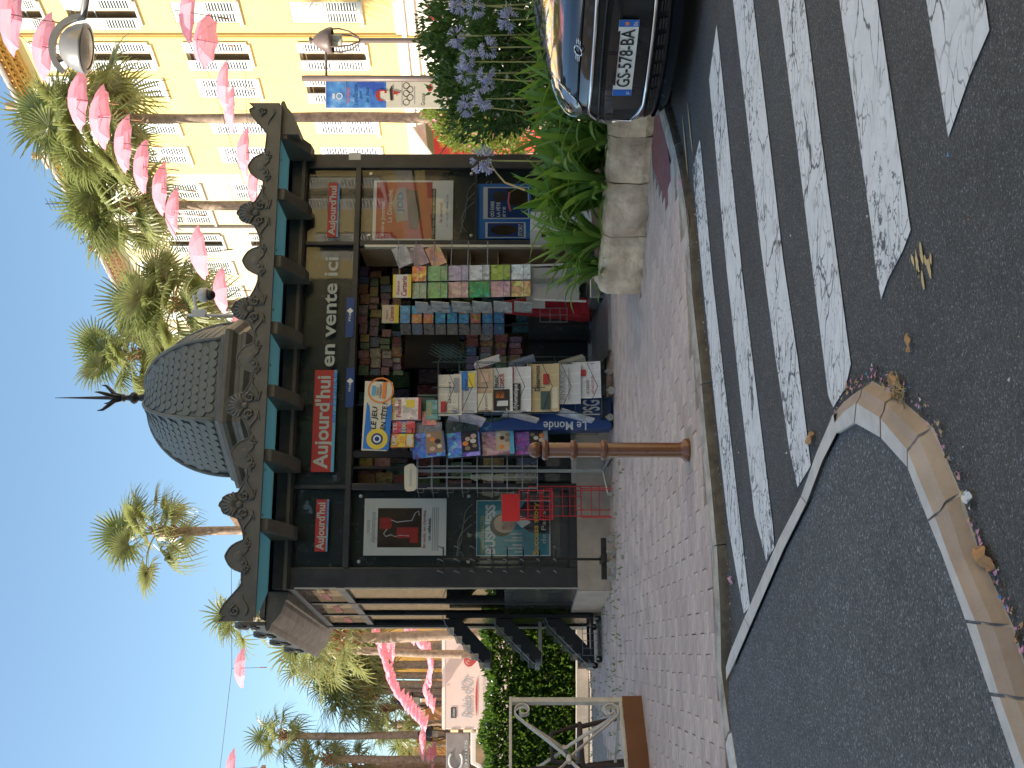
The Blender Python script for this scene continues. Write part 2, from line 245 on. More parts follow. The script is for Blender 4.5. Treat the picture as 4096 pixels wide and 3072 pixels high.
# ------------------------------------------------------------------ mesh building
KIDS = {}
LOC = {}
def tag(o, label=None, cat=None, group=None, kind=None):
    if label: o['label'] = label
    if cat: o['category'] = cat
    if group: o['group'] = group
    if kind: o['kind'] = kind
    return o
def adopt(o, parent):
    o.parent = parent; KIDS.setdefault(parent.name, []).append(o)
    top = parent
    if parent.name in LOC: o.matrix_parent_inverse = LOC[parent.name].inverted()
def thing(name, label, cat, loc=(0,0,0), group=None, M=None):
    o = bpy.data.objects.new(name, None); COL.objects.link(o); o.empty_display_size = .1
    if M is None: M = T(*loc)
    o.matrix_world = M; LOC[o.name] = M.copy()
    return tag(o, label, cat, group)
class MB:
    def __init__(s, M=None): s.v = []; s.f = []; s.fm = []; s.cur = 0; s.M = M or Matrix.Identity(4)
    def add(s, vs, fs, M=None):
        t = s.M @ M if M is not None else s.M; o = len(s.v)
        s.v += [t @ Vector(p) for p in vs]; s.f += [tuple(i+o for i in f) for f in fs]; s.fm += [s.cur]*len(fs); return s
    def use(s, k): s.cur = k; return s
    def box(s, x0, x1, y0, y1, z0, z1, M=None):
        return s.add([(x0,y0,z0),(x1,y0,z0),(x1,y1,z0),(x0,y1,z0),(x0,y0,z1),(x1,y0,z1),(x1,y1,z1),(x0,y1,z1)],
                     [(0,3,2,1),(4,5,6,7),(0,1,5,4),(1,2,6,5),(2,3,7,6),(3,0,4,7)], M)
    def poly(s, pts, M=None): return s.add(pts, [tuple(range(len(pts)))], M)
    def prism(s, xz, y0, y1, M=None):
        n = len(xz); return s.add([(x,y0,z) for x,z in xz]+[(x,y1,z) for x,z in xz],
            [tuple(range(n)), tuple(range(2*n-1, n-1, -1))]+[(i, i+n, (i+1)%n+n, (i+1)%n) for i in range(n)], M)
    def slab(s, xy, z0, z1, M=None):
        n = len(xy); return s.add([(x,y,z0) for x,y in xy]+[(x,y,z1) for x,y in xy],
            [tuple(range(n-1,-1,-1)), tuple(range(n, 2*n))]+[(i, (i+1)%n, (i+1)%n+n, i+n) for i in range(n)], M)
    def tube(s, pts, r, n=6, M=None, cap=True):
        pts = [Vector(p) for p in pts]; rs = r if isinstance(r, (list, tuple)) else [r]*len(pts); vs = []; fs = []
        up = None
        for i, p in enumerate(pts):
            d = (pts[min(i+1, len(pts)-1)]-pts[max(i-1, 0)])
            if d.length < 1e-9: d = Vector((0,0,1))
            d.normalize()
            if up is None: up = Vector((0,0,1)) if abs(d.z) < .9 else Vector((1,0,0))
            a = d.cross(up)
            if a.length < 1e-4: a = d.cross(Vector((.3,1,.2)))
            a.normalize(); b = d.cross(a).normalized(); up = -b if False else up
            for k in range(n):
                t = 2*math.pi*k/n; vs.append(p+(a*math.cos(t)+b*math.sin(t))*rs[i])
        for i in range(len(pts)-1):
            for k in range(n): fs.append((i*n+k, i*n+(k+1)%n, (i+1)*n+(k+1)%n, (i+1)*n+k))
        if cap: fs.append(tuple(range(n-1,-1,-1))); fs.append(tuple(range((len(pts)-1)*n, len(pts)*n)))
        return s.add(vs, fs, M)
    def lathe(s, prof, n=16, M=None, a0=0., a1=2*math.pi):
        full = abs(a1-a0-2*math.pi) < 1e-6; m = n if full else n+1; vs = []; fs = []
        for r, z in prof:
            for k in range(m):
                t = a0+(a1-a0)*k/n; vs.append((r*math.cos(t), r*math.sin(t), z))
        for i in range(len(prof)-1):
            for k in range(n): fs.append((i*m+k, i*m+(k+1)%m, (i+1)*m+(k+1)%m, (i+1)*m+k))
        return s.add(vs, fs, M)
    def sphere(s, r, M=None, n=12, m=8, sq=(1,1,1)):
        vs = []; fs = []
        for i in range(m+1):
            a = math.pi*i/m
            for k in range(n): vs.append((r*sq[0]*math.sin(a)*math.cos(2*math.pi*k/n), r*sq[1]*math.sin(a)*math.sin(2*math.pi*k/n), r*sq[2]*math.cos(a)))
        for i in range(m):
            for k in range(n): fs.append((i*n+k, i*n+(k+1)%n, (i+1)*n+(k+1)%n, (i+1)*n+k))
        return s.add(vs, fs, M)
    def mesh(s, name, mt, smooth=False, fix=True):
        me = bpy.data.meshes.new(name); me.from_pydata([tuple(v) for v in s.v], [], s.f)
        if fix:
            b = bmesh.new(); b.from_mesh(me); bmesh.ops.recalc_face_normals(b, faces=b.faces); b.to_mesh(me); b.free()
        for m in (mt if isinstance(mt, (list, tuple)) else [mt]): me.materials.append(MATS[m])
        if any(s.fm): me.polygons.foreach_set('material_index', s.fm)
        if smooth: me.polygons.foreach_set('use_smooth', [True]*len(me.polygons))
        return me
    def build(s, name, mt, parent=None, smooth=False, label=None, cat=None, group=None, kind=None, bevel=0, fix=True, seg=2):
        me = s.mesh(name, mt, smooth, fix); o = bpy.data.objects.new(name, me); COL.objects.link(o)
        if parent is not None: adopt(o, parent)
        if bevel:
            b = o.modifiers.new('bevel', 'BEVEL'); b.width = bevel; b.segments = seg; b.limit_method = 'ANGLE'
        return tag(o, label, cat, group, kind)
def inst(name, me, M, parent=None, **k):
    """an object that shares mesh data; M is its world matrix"""
    o = bpy.data.objects.new(name, me); COL.objects.link(o)
    if parent is not None:
        o.parent = parent; KIDS.setdefault(parent.name, []).append(o)
        if parent.name in LOC: o.matrix_parent_inverse = LOC[parent.name].inverted()
    o.matrix_basis = M; return tag(o, **k)
def copy_tree(o, parent=None, M=None, **k):
    c = o.copy(); COL.objects.link(c)
    if parent is not None: c.parent = parent; KIDS.setdefault(parent.name, []).append(c)
    if M is not None: c.matrix_basis = M
    for ch in KIDS.get(o.name, []): copy_tree(ch, c)
    return tag(c, **k)
# lettering: outlines are made at once, meshes right after
TEXTS = []
def text(body, x0, x1, z0, z1, M, y, mt, parent, shear=0., bold=0., name='lettering', flip=False):
    """flat lettering fitted into the rectangle x0..x1, z0..z1 of frame M, standing y off its plane"""
    TEXTS.append((body, x0, x1, z0, z1, M.copy(), y, mt, parent, shear, bold, name))
def make_texts():
    tmp = []; cache = {}
    for t in TEXTS:
        key = (t[0], t[9], t[10])
        if key in cache: continue
        cu = bpy.data.curves.new('lettering', 'FONT'); cu.body = t[0]; cu.shear = t[9]; cu.offset = t[10]; cu.resolution_u = 3; cu.space_line = .95
        o = bpy.data.objects.new('tmp', cu); COL.objects.link(o); cache[key] = o; tmp.append(o)
    dg = bpy.context.evaluated_depsgraph_get(); dg.update(); vs = {}
    for key, o in cache.items():
        me = o.evaluated_get(dg).to_mesh(); vs[key] = ([v.co.copy() for v in me.vertices], [tuple(p.vertices) for p in me.polygons]); o.evaluated_get(dg).to_mesh_clear()
    for o in tmp:
        cu = o.data; bpy.data.objects.remove(o); bpy.data.curves.remove(cu)
    for body, x0, x1, z0, z1, M, y, mt, parent, shear, bold, name in TEXTS:
        v, f = vs[(body, shear, bold)]
        if not v: continue
        ax, bx = min(p.x for p in v), max(p.x for p in v); ay, by = min(p.y for p in v), max(p.y for p in v)
        b = MB(M); b.add([(x0+(p.x-ax)/(bx-ax)*(x1-x0), y, z0+(p.y-ay)/(by-ay)*(z1-z0)) for p in v], f); b.build(name, mt, parent, fix=False)
# ================================================================== the ground
def extend(pts, n, d): return pts
KB = [(2665,467),(2692,567),(2725,730),(2747,865),(2758,1055),(2772,1250),(2793,1420),(2813,1597),(2833,1862),(2852,2000),(2870,2258),(2880,2452),(2882,2600),(2884,2690),(2913,2904),(2939,3072)]
kerb = [G(fx, fy, 0) for fx, fy in KB]
dr = (kerb[0]-kerb[1]).normalized(); dl = (kerb[-1]-kerb[-2]).normalized()
kerb = [kerb[0]+dr*14] + [kerb[0]+dr*t for t in (7., 3.5, 1.6)] + kerb + [kerb[-1]+dl*t for t in (.5, 1.2, 3)]
MB().poly([(-250,-250,-.30),(250,-250,-.30),(250,420,-.30),(-250,420,-.30)]).build('ground', 'asphalt', kind='structure', fix=False)
rp = [(p.x, p.y, -.05) for p in kerb]
MB().poly([(26,-30,-.05),(26,8,-.05)]+rp+[(-30,rp[-1][1]+3,-.05),(-30,-30,-.05)]).build('road', 'asphalt', kind='structure', fix=False)
b = MB(); b.poly([(p.x, p.y+.02, -.012) for p in kerb]+[(-40,8,-.012),(-40,110,-.012),(60,110,-.012),(60,10,-.012)]); pav = b.build('pavement', 'joint_sand', kind='structure', fix=False)
# kerb stones
kr = tag(bpy.data.objects.new('kerb', None), kind='structure'); COL.objects.link(kr); LOC['kerb'] = Matrix.Identity(4)
def resample(pts, step):
    out = [pts[0]]; acc = 0
    for a, c in zip(pts, pts[1:]):
        L = (c-a).length; t = step-acc
        while t < L: out.append(a.lerp(c, t/L)); t += step
        acc = (acc+L) % step if L >= step-acc else acc+L
    return out+[pts[-1]]
def inward(a, c):   # towards the pavement
    d = (c-a); n = Vector((-d.y, d.x, 0)).normalized(); return n if n.y > 0 else -n
ks = resample(kerb, .30); i = 0
while i < len(ks)-1:
    seg = ks[i:i+4]; b = MB(); j = R.uniform(-.004, .004); n_ = len(seg)
    if n_ < 2: break
    rows = []
    for q, p in enumerate(seg):
        a, c = seg[max(0, q-1)], seg[min(n_-1, q+1)]; nn = inward(a, c); t = (c-a).normalized(); o = Vector((0,0,0))
        if q == 0: o = t*.005
        if q == n_-1: o = -t*.005
        r1 = R.uniform(-.005,.005)
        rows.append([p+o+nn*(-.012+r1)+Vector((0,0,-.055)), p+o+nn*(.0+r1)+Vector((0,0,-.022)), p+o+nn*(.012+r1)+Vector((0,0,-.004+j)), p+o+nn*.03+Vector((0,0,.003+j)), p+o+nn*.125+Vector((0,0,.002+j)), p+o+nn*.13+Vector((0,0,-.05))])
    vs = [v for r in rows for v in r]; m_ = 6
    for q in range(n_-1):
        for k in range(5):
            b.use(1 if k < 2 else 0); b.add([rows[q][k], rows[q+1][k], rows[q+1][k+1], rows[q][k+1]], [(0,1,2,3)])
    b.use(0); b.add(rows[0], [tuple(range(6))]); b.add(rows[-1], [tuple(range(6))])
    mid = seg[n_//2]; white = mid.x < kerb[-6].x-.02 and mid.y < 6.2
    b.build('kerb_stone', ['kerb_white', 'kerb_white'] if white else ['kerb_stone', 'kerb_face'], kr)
    i += 3
# ---- the kiosk frame is needed for the lie of the paving
FL = Vector((kx(2350)*10.86, 10.86, 0)); KA = math.radians(13)
MK = frame(FL, (math.cos(KA), math.sin(KA)))
def kio(fx, fy, d=0.): return onplane(MK, fx, fy, d)
# ---- pavers in running bond
MP = frame((0, 7.5, 0), (math.cos(math.radians(14)), math.sin(math.radians(14))))
PW, PD = .215, .135
def y_kerb(x):
    for a, c in zip(kerb, kerb[1:]):
        if c.x <= x <= a.x: return a.y+(c.y-a.y)*(x-a.x)/(c.x-a.x)
    return 99
def in_poly(x, y, P):
    r = False
    for (x1,y1),(x2,y2) in zip(P, P[1:]+P[:1]):
        if (y1 > y) != (y2 > y) and x < (x2-x1)*(y-y1)/(y2-y1)+x1: r = not r
    return r
PLF = [(.70,8.36),(1.05,8.12),(1.45,7.88),(1.9,7.62),(2.5,7.26),(3.4,6.75),(5.2,5.75)]   # foot of the planter's front wall
PLANTER = PLF+[(8.2,9.0),(5.0,12.6),(3.2,12.4),(.95,9.6)]
GAP = [(p.x, p.y) for p in (G(2620,440),G(2600,640),G(2628,720),G(2640,760),G(2665,840),G(2690,760),G(2670,600),G(2652,470))]
KPL = [tuple((MK @ Vector(p)).xy) for p in ((-.02,-.06,0),(4.76,-.06,0),(4.76,2.7,0),(-.38,2.7,0))]
cells = []
for r in range(-24, 60):
    for c in range(-40, 45):
        p = MP @ Vector(((c+(.5 if r % 2 else 0)+R.uniform(-.015,.015))*PW, r*PD, 0)); x, y = p.x, p.y
        if y < 3.5 or y > 15.5 or abs(x) > .40*y+.3: continue
        if y < y_kerb(x)+.20 or in_poly(x, y, PLANTER) or in_poly(x, y, KPL) or in_poly(x, y, GAP): continue
        cells.append((y, x))
cells.sort(key=lambda q: q[0])
def paver_mb(mb, M=None):
    w_, d_, h = PW/2-.0014, PD/2-.0012, .03; e = .0025
    mb.add([(-w_,-d_,-h),(w_,-d_,-h),(w_,d_,-h),(-w_,d_,-h),(-w_,-d_,-e),(w_,-d_,-e),(w_,d_,-e),(-w_,d_,-e),(-w_+e,-d_+e,0),(w_-e,-d_+e,0),(w_-e,d_-e,0),(-w_+e,d_-e,0)],
           [(8,9,10,11)]+[(k, (k+1)%4, (k+1)%4+4, k+4) for k in range(4)]+[(k+4, (k+1)%4+4, (k+1)%4+8, k+8) for k in range(4)], M)
pm = MB(); paver_mb(pm); pme = pm.mesh('paver', 'paver'); rest = MB()
for q, (y, x) in enumerate(cells):
    M = T(x, y, R.uniform(-.001,.0015)) @ RZ(math.radians(14)+R.uniform(-.010,.010)) @ RX(R.uniform(-.010,.010)) @ RY(R.uniform(-.008,.008))
    if q < 298: inst('paver', pme, M, pav)
    else: paver_mb(rest, M)
rest.build('paver', 'paver_stuff', pav, kind='stuff', fix=False)
MB().poly([(x, y, -.003) for x, y in GAP]).build('mortar_patch', 'red_mortar', pav, fix=False)
MB().poly([(-40,15.6,-.004),(60,15.6,-.004),(60,110,-.004),(-40,110,-.004)]).build('far_paving', 'paver_stuff', pav, fix=False)
# ---- crossing stripes
cw = tag(bpy.data.objects.new('crosswalk', None), kind='structure'); COL.objects.link(cw); LOC['crosswalk'] = Matrix.Identity(4)
ST = [
 [(2799,557),(2768,680),(2799,1000),(2852,1550),(2912,2100),(2945,2290),(2975,2455),(3000,2425),(2962,2100),(2906,1600),(2849,1100),(2808,640)],
 [(2866,100),(2836,318),(2906,1074),(2960,1570),(3018,2061),(3065,2245),(3098,2190),(3091,2100),(3030,1600),(2969,1100),(2876,179)],
 [(2928,-60),(2932,0),(2990,500),(3045,1000),(3098,1400),(3157,1796),(3190,1950),(3243,1862),(3190,1430),(3131,1028),(3070,500),(3012,0),(3006,-60)],
 [(3108,-60),(3114,0),(3178,500),(3240,1000),(3313,1583),(3333,1630),(3382,1550),(3403,1457),(3343,1000),(3283,540),(3217,0),(3209,-60)],
 [(3349,-60),(3357,0),(3420,450),(3486,915),(3500,1050),(3524,1199),(3550,1120),(3612,1000),(3642,920),(3575,450),(3509,0),(3500,-60)],
 [(3696,-60),(3705,0),(3745,260),(3793,550),(3880,300),(3957,120),(3940,0),(3930,-60)]]
for P in ST: MB().poly([G(fx, fy, -.046) for fx, fy in P]).build('stripe', 'road_paint', cw, fix=False)
# ---- traffic island
isl = tag(bpy.data.objects.new('traffic_island', None), kind='structure'); COL.objects.link(isl); LOC['traffic_island'] = Matrix.Identity(4)
LO = [(3333,1655),(3264,1815),(3204,1985),(3113,2160),(2978,2470),(2920,2610),(2903,2670)]
LI = [(3345,1733),(3288,1846),(3226,2012),(3134,2196),(2998,2510),(2936,2655),(2905,2720)]
RO = [(3333,1655),(3400,1580),(3489,1517),(3582,1570),(3735,1703),(3845,1965),(3927,2226),(4057,2504),(4150,2800),(4270,3150)]
RR = [(3338,1690),(3375,1640),(3428,1600),(3523,1660),(3632,1790),(3745,2060),(3810,2240),(3912,2490),(4005,2780),(4130,3130)]
RI = [(3345,1733),(3380,1712),(3416,1690),(3522,1750),(3629,1869),(3712,2082),(3766,2213),(3863,2484),(3960,2775),(4080,3125)]
def gg(L, z): return [G(a, c, z) for a, c in L]
lo, li, ro, rr, ri = gg(LO, 0), gg(LI, 0), gg(RO, -.05), gg(RR, .0), gg(RI, -.001)
far_ = [Vector((ri[-1].x-.8, ri[-1].y-.9, -.012)), Vector((-4.5, .6, -.012)), Vector((-4.5, 5.2, -.012))]
MB().poly([(p.x,p.y,-.012) for p in li[::-1]]+[(p.x,p.y,-.012) for p in ri[1:]]+far_).build('island_top', 'asphalt_island', isl, fix=False)
for k in range(0, len(lo)-1, 2):
    e = min(k+2, len(lo)-1); n1 = [lo[q] for q in range(k, e+1)]; n2 = [li[q] for q in range(k, e+1)]
    if k: n1[0] = n1[0].lerp(n1[1], .012); n2[0] = n2[0].lerp(n2[1], .012)
    b = MB(); m_ = len(n1)
    for q in range(m_-1):
        b.add([n1[q], n1[q+1], n2[q+1], n2[q]], [(0,1,2,3)])
        b.add([n1[q], n1[q+1], n1[q+1]+Vector((.01,.02,-.05)), n1[q]+Vector((.01,.02,-.05))], [(0,1,2,3)])
    b.build('kerb_stone', 'island_top', isl, fix=False)
brk = [(0,2),(2,3),(3,4),(4,5),(5,7),(7,8),(8,9)]
for a, c in brk:
    rows = []
    for q in range(a, c+1): rows.append([ro[q].copy(), rr[q].copy(), ri[q].copy()])
    for k in range(3):
        rows[0][k] = rows[0][k].lerp(rows[1][k], .03 if a else 0); rows[-1][k] = rows[-1][k].lerp(rows[-2][k], .02)
    fine = []
    for r0, r1 in zip(rows, rows[1:]):
        for s_ in range(3): fine.append([p.lerp(q, s_/3) for p, q in zip(r0, r1)])
    fine.append(rows[-1]); b = MB()
    prof = []
    for r in fine:
        o, m_, i_ = r; edge = m_.lerp(o, .12)+Vector((0,0,-.002)); belly = m_.lerp(o, .55)+Vector((0,0,.010))
        prof.append([o+Vector((0,0,-.01)), belly, edge, m_.lerp(i_, .12)+Vector((0,0,.002)), i_, i_+Vector((0,0,-.04))])
    for p0, p1 in zip(prof, prof[1:]):
        for k in range(5):
            b.use(1 if k >= 3 else 0); b.add([p0[k], p1[k], p1[k+1], p0[k+1]], [(0,1,2,3)])
    b.use(0); b.add(prof[0], [tuple(range(6))]); b.add(prof[-1], [tuple(range(6))])
    b.build('kerb_stone', ['island_kerb', 'island_top'], isl, smooth=False, fix=False)
# joint mortar below the stones
b = MB()
for q in range(len(ro)-1): b.add([ro[q]+Vector((0,0,-.004)), ro[q+1]+Vector((0,0,-.004)), rr[q+1]+Vector((0,0,-.007)), rr[q]+Vector((0,0,-.007))], [(0,1,2,3)]); b.add([rr[q]+Vector((0,0,-.007)), rr[q+1]+Vector((0,0,-.007)), ri[q+1]+Vector((0,0,-.007)), ri[q]+Vector((0,0,-.007))], [(0,1,2,3)])
b.build('mortar_bed', 'mortar', isl, fix=False)

# ================================================================== buildings
MF = frame((9.8, 31, 0), (.5237, -.8519))       # facade of the street on the right: x to the right, y into the building
def fac(fx, fy, d=0.): return onplane(MF, fx, fy, d)
def holed(mb, x0, x1, z0, z1, holes, depth=.2):
    xs = sorted({x0, x1, *[h[0] for h in holes], *[h[1] for h in holes]}); zs = sorted({z0, z1, *[h[2] for h in holes], *[h[3] for h in holes]})
    for a, c in zip(xs, xs[1:]):
        for e, f in zip(zs, zs[1:]):
            mx, mz = (a+c)/2, (e+f)/2
            if any(h[0] < mx < h[1] and h[2] < mz < h[3] for h in holes): continue
            mb.add([(a,0,e),(c,0,e),(c,0,f),(a,0,f)], [(0,1,2,3)])
    for a, c, e, f in holes:
        mb.add([(a,0,e),(a,depth,e),(a,depth,f),(a,0,f)], [(0,1,2,3)]); mb.add([(c,0,e),(c,depth,e),(c,depth,f),(c,0,f)], [(0,1,2,3)])
        mb.add([(a,0,f),(c,0,f),(c,depth,f),(a,depth,f)], [(0,1,2,3)]); mb.add([(a,0,e),(c,0,e),(c,depth,e),(a,depth,e)], [(0,1,2,3)])
SHM = {}
def shutter_mesh(wd, h, mt='shutter_paint', solid=False):
    key = (round(wd,2), round(h,2), mt, solid)
    if key in SHM: return SHM[key]
    b = MB(); f = .05
    for x0, x1, z0, z1 in ((0,f,0,h),(wd-f,wd,0,h),(f,wd-f,0,.09),(f,wd-f,h-.16,h),(f,wd-f,h*.5-.06,h*.5+.06)): b.box(x0, x1, 0, .035, z0, z1)
    if solid:
        b.box(f, wd-f, .012, .03, h*.5+.06, h-.16); b.box(f+.05, wd-f-.05, .004, .02, h*.5+.12, h-.22)
    for z0, z1 in ((.09, h*.5-.06),)+(() if solid else ((h*.5+.06, h-.16),)):
        n = max(4, int((z1-z0)/.078))
        for k in range(n):
            z = z0+(k+.5)*(z1-z0)/n; b.add([(f,.006,z-.024),(wd-f,.006,z-.024),(wd-f,.03,z+.022),(f,.03,z+.022)], [(0,1,2,3)])
        b.use(1).add([(f,.034,z0),(wd-f,.034,z0),(wd-f,.034,z1),(f,.034,z1)], [(0,1,2,3)]); b.use(0)  # dark sheet standing in for the shade seen between the slats
    SHM[key] = b.mesh('shutter', [mt, 'slot_shade'], fix=False); return SHM[key]
def window(bld, M, x0, x1, z0, z1, state, mt='shutter_paint', solid=False, sill=True):
    wd = x1-x0; b = MB(M); f = .06
    for a, c, e, g in ((x0,x0+f,z0,z1),(x1-f,x1,z0,z1),(x0+f,x1-f,z0,z0+f),(x0+f,x1-f,z1-f,z1),((x0+x1)/2-.025,(x0+x1)/2+.025,z0+f,z1-f)): b.box(a, c, .13, .19, e, g)
    b.box(x0+f, x1-f, .14, .18, z0+(z1-z0)*.62, z0+(z1-z0)*.62+.035)
    if sill: b.box(x0-.06, x1+.06, -.07, .12, z0-.08, z0-.003)
    wn = b.build('window', 'shutter_paint' if mt == 'shutter_paint' else 'shutter_grey', bld)
    MB(M).poly([(x0+.01,.165,z0+.01),(x1-.01,.165,z0+.01),(x1-.01,.165,z1-.01),(x0+.01,.165,z1-.01)]).build('pane', 'window_dark', wn, fix=False)
    h = z1-z0; sm = shutter_mesh(wd/2, h, mt, solid)
    if state == 'closed': spots = [(x0, .02, 0.), (x0+wd/2, .02, 0.)]
    elif state == 'ajar': spots = [(x0-wd/2+.02, -.10, .22), (x1, -.06, 0.)]
    else: spots = [(x0-wd/2+.22, -.06, R.uniform(0,.06)), (x1-.22, -.06, R.uniform(-.05,.02))]
    for x, y, a in spots: inst('shutter', sm, M @ T(x, y, z0) @ RZ(a), wn)
ROWS = [(5.25,7.2),(8.65,10.5),(11.5,13.45),(14.15,14.95)]
yb = thing('apartment_building', 'sunlit yellow apartment building with white louvred shutters and a red shop front', 'building', M=MF)
cols_y = [(-.42+1.5*k, None) for k in (-3,)]
st_y = {0: ['closed','open','open','closed','closed'], 1: ['closed','open','closed','closed','closed'], 2: ['open','open','closed','closed','closed'], 3: ['open']*5}
cx_y = [1.1, -.42, -1.70, -3.25, -4.57]; hw = .37; holes = []; wins = []
for r, (z0, z1) in enumerate(ROWS):
    for c, x in enumerate(cx_y+[2.6, 4.1, 5.6, 7.1]): holes.append((x-hw, x+hw, z0, z1)); wins.append((x-hw, x+hw, z0, z1, st_y[r][c] if c < 5 else 'open', c))
b = MB(MF); holed(b, -5.43, 14, 4.3, 15.35, holes); b.add([(14,0,0),(14,12,0),(14,12,15.35),(14,0,15.35)], [(0,1,2,3)]); b.add([(-5.43,.01,0),(-5.43,12,0),(-5.43,12,15.35),(-5.43,.01,15.35)], [(0,1,2,3)]); b.build('wall', 'plaster_yellow', yb, fix=False)
for a, c, e, f, s, k in wins: window(yb, MF, a, c, e, f, s, 'shutter_grey' if k == 0 else 'shutter_paint', solid=(k == 0))
def eave(bld, M, x0, x1, z, mt, tile='roof_tile'):
    b = MB(M)
    for k, (y, h) in enumerate(((-.12,.12),(-.28,.12),(-.44,.12))): b.box(x0, x1, y, .05, z+k*.13, z+k*.13+.1)
    b.build('eave', mt, bld)
    b = MB(M); n = int((x1-x0)/.22)
    for k in range(n):
        for j, y in enumerate((-.2,-.36)):
            xx = x0+(k+.5)*.22; b.add([(xx+.1*math.cos(t*math.pi/4), y+dy, z+.02+j*.13+.11*math.sin(t*math.pi/4)) for dy in (-.02,.12) for t in range(5)], [(t, t+1, t+6, t+5) for t in range(4)])
    b.build('eave_tile', mt, bld, kind='stuff', fix=False)
    b = MB(M)
    for k in range(int((x1-x0)/.26)):
        xx = x0+(k+.5)*.26; b.tube([(xx,-.55,z+.42),(xx,5.5,z+2.2)], .11, 6)
    b.build('roof', tile, bld, fix=False)
    MB(M).tube([(x0,-.62,z+.38),(x1,-.62,z+.38)], .07, 8).build('gutter', 'zinc', bld)
eave(yb, MF, -5.43, 14, 15.35, 'eave_ochre')
b = MB(MF); b.box(-5.43, 14, -.08, .05, 3.72, 4.0); b.box(-5.43, 14, -.14, .05, 4.0, 4.12); b.box(-5.43, 14, -.05, .05, 4.12, 4.3); b.build('cornice', 'stone_pale', yb)
b = MB(MF)
for x0, x1 in ((-1.6,14),): b.box(x0, x1, 0, .3, 0, 3.72)
b.build('ground_floor_wall', 'plaster_white', yb)
for fy, lab in ((139, None),):
    x, _ = fac(1024, fy); MB(MF).tube([(x,-.09,.3),(x,-.09,15.3)], .04, 8).build('drainpipe', 'eave_ochre', yb)
for k in range(4): MB(MF).box(3.1+k*2.2, 3.75+k*2.2, -.14, .0, 0, 3.72).build('pilaster', 'stone_pale', yb)
b = MB(MF); b.box(3.75, 5.3, -.03, -.01, .2, 3.2); b.build('doorway', 'eave_ochre', yb)
# red shop front at the foot of the yellow building
x0, zt = fac(1725, 640); x1, _ = fac(1725, 412); x0 -= .3
sf = MB(MF); sf.box(x0, x1, -.06, .3, .0, 3.5); sf = sf.build('shop_front', 'shop_red', yb)
for (a, e), (c, f) in (((1838,590),(1892,557)),((1980,590),(2063,560))):
    xa, za = fac(a, e); xc, zc = fac(c, f); MB(MF).box(min(xa,xc), max(xa,xc), -.075, -.05, min(za,zc), max(za,zc)).build('pane', 'window_dark', sf)
xa, za = fac(1895, 590); xc, zc = fac(1924, 556); MB(MF).box(min(xa,xc), max(xa,xc), -.08, -.05, min(za,zc), max(za,zc)).build('notice', 'pink_ink', sf)
xa, za = fac(1825, 606); xc, zc = fac(2078, 545); b = MB(MF)
for q in ((xa,xa+.06,zc,za),(xc-.06,xc,zc,za),(xa,xc,za-.05,za),(xa,xc,zc,zc+.06)): b.box(q[0], q[1], -.10, -.05, q[2], q[3])
b.build('frame', 'red_board', sf)
xa, za = fac(1758, 585); xc, zc = fac(1783, 545); text('WO', xa, xc, zc, za, MF, -.07, 'brass_letter', sf, bold=.02)
xa, za = fac(1800, 612); xc, zc = fac(1812, 578); text('ROCK', xa, xc, zc, za, MF, -.07, 'brass_letter', sf)
aw = thing('awning', 'white and cream awning slanting over the red shop front', 'awning', M=MF)
xa, za = fac(1640, 625); xc, zc = fac(1705, 500)
MB(MF).add([(xc+.05,-.1,za-.15),(xa-1.,-.1,za-.15),(xa-1.,-1.5,za-.95),(xc+.05,-1.5,za-.95),(xc+.05,-.1,za-.2),(xa-1.,-.1,za-.2),(xa-1.,-1.5,za-1.),(xc+.05,-1.5,za-1.)], [(0,1,2,3),(7,6,5,4),(0,4,5,1),(1,5,6,2),(2,6,7,3),(3,7,4,0)]).build('canopy', 'white_board', aw)
MB(MF).box(xa-1., xc+.05, -1.53, -1.5, za-1.12, za-.93).build('valance', 'awning_cream', aw)
MB(MF).tube([(xa-.95,-.05,za-1.7),(xa-.95,-1.48,za-.98)], .02, 6).build('arm', 'black_metal', aw); MB(MF).tube([(xc,-.05,za-1.7),(xc,-1.48,za-.98)], .02, 6).build('arm', 'black_metal', aw)
# cream building, same street line, further off
cb = thing('apartment_building', 'sunlit cream apartment building with grey shutters beyond the yellow one', 'building', M=MF)
holes = []; wins = []
for r, (z0, z1) in enumerate(ROWS):
    for c, x in enumerate([-6.3, -7.6, -9.0, -10.5, -12.0, -13.5, -15.0, -16.5, -18.0, -19.5]):
        zz0, zz1 = z0-.05*c if r < 3 else z0-.1, z1-.05*c if r < 3 else z1-.1
        holes.append((x-hw, x+hw, zz0, zz1)); wins.append((x-hw, x+hw, zz0, zz1, 'open' if (c, r) in ((2,1),(2,2),(5,2),(4,0)) else 'closed', r))
b = MB(MF); holed(b, -26, -5.44, 0, 15.3, holes); b.add([(-26,0,0),(-26,12,0),(-26,12,15.3),(-26,0,15.3)], [(0,1,2,3)]); b.build('wall', 'plaster_cream', cb, fix=False)
for a, c, e, f, s, k in wins: window(cb, MF, a, c, e, f, s, 'shutter_paint' if k == 3 else 'shutter_grey', solid=(k == 0))
eave(cb, MF, -26, -5.44, 15.3, 'eave_salmon')
x, _ = fac(800, 905); MB(MF).tube([(x,-.09,.5),(x,-.09,15.3)], .06, 8).build('drainpipe', 'zinc', cb)
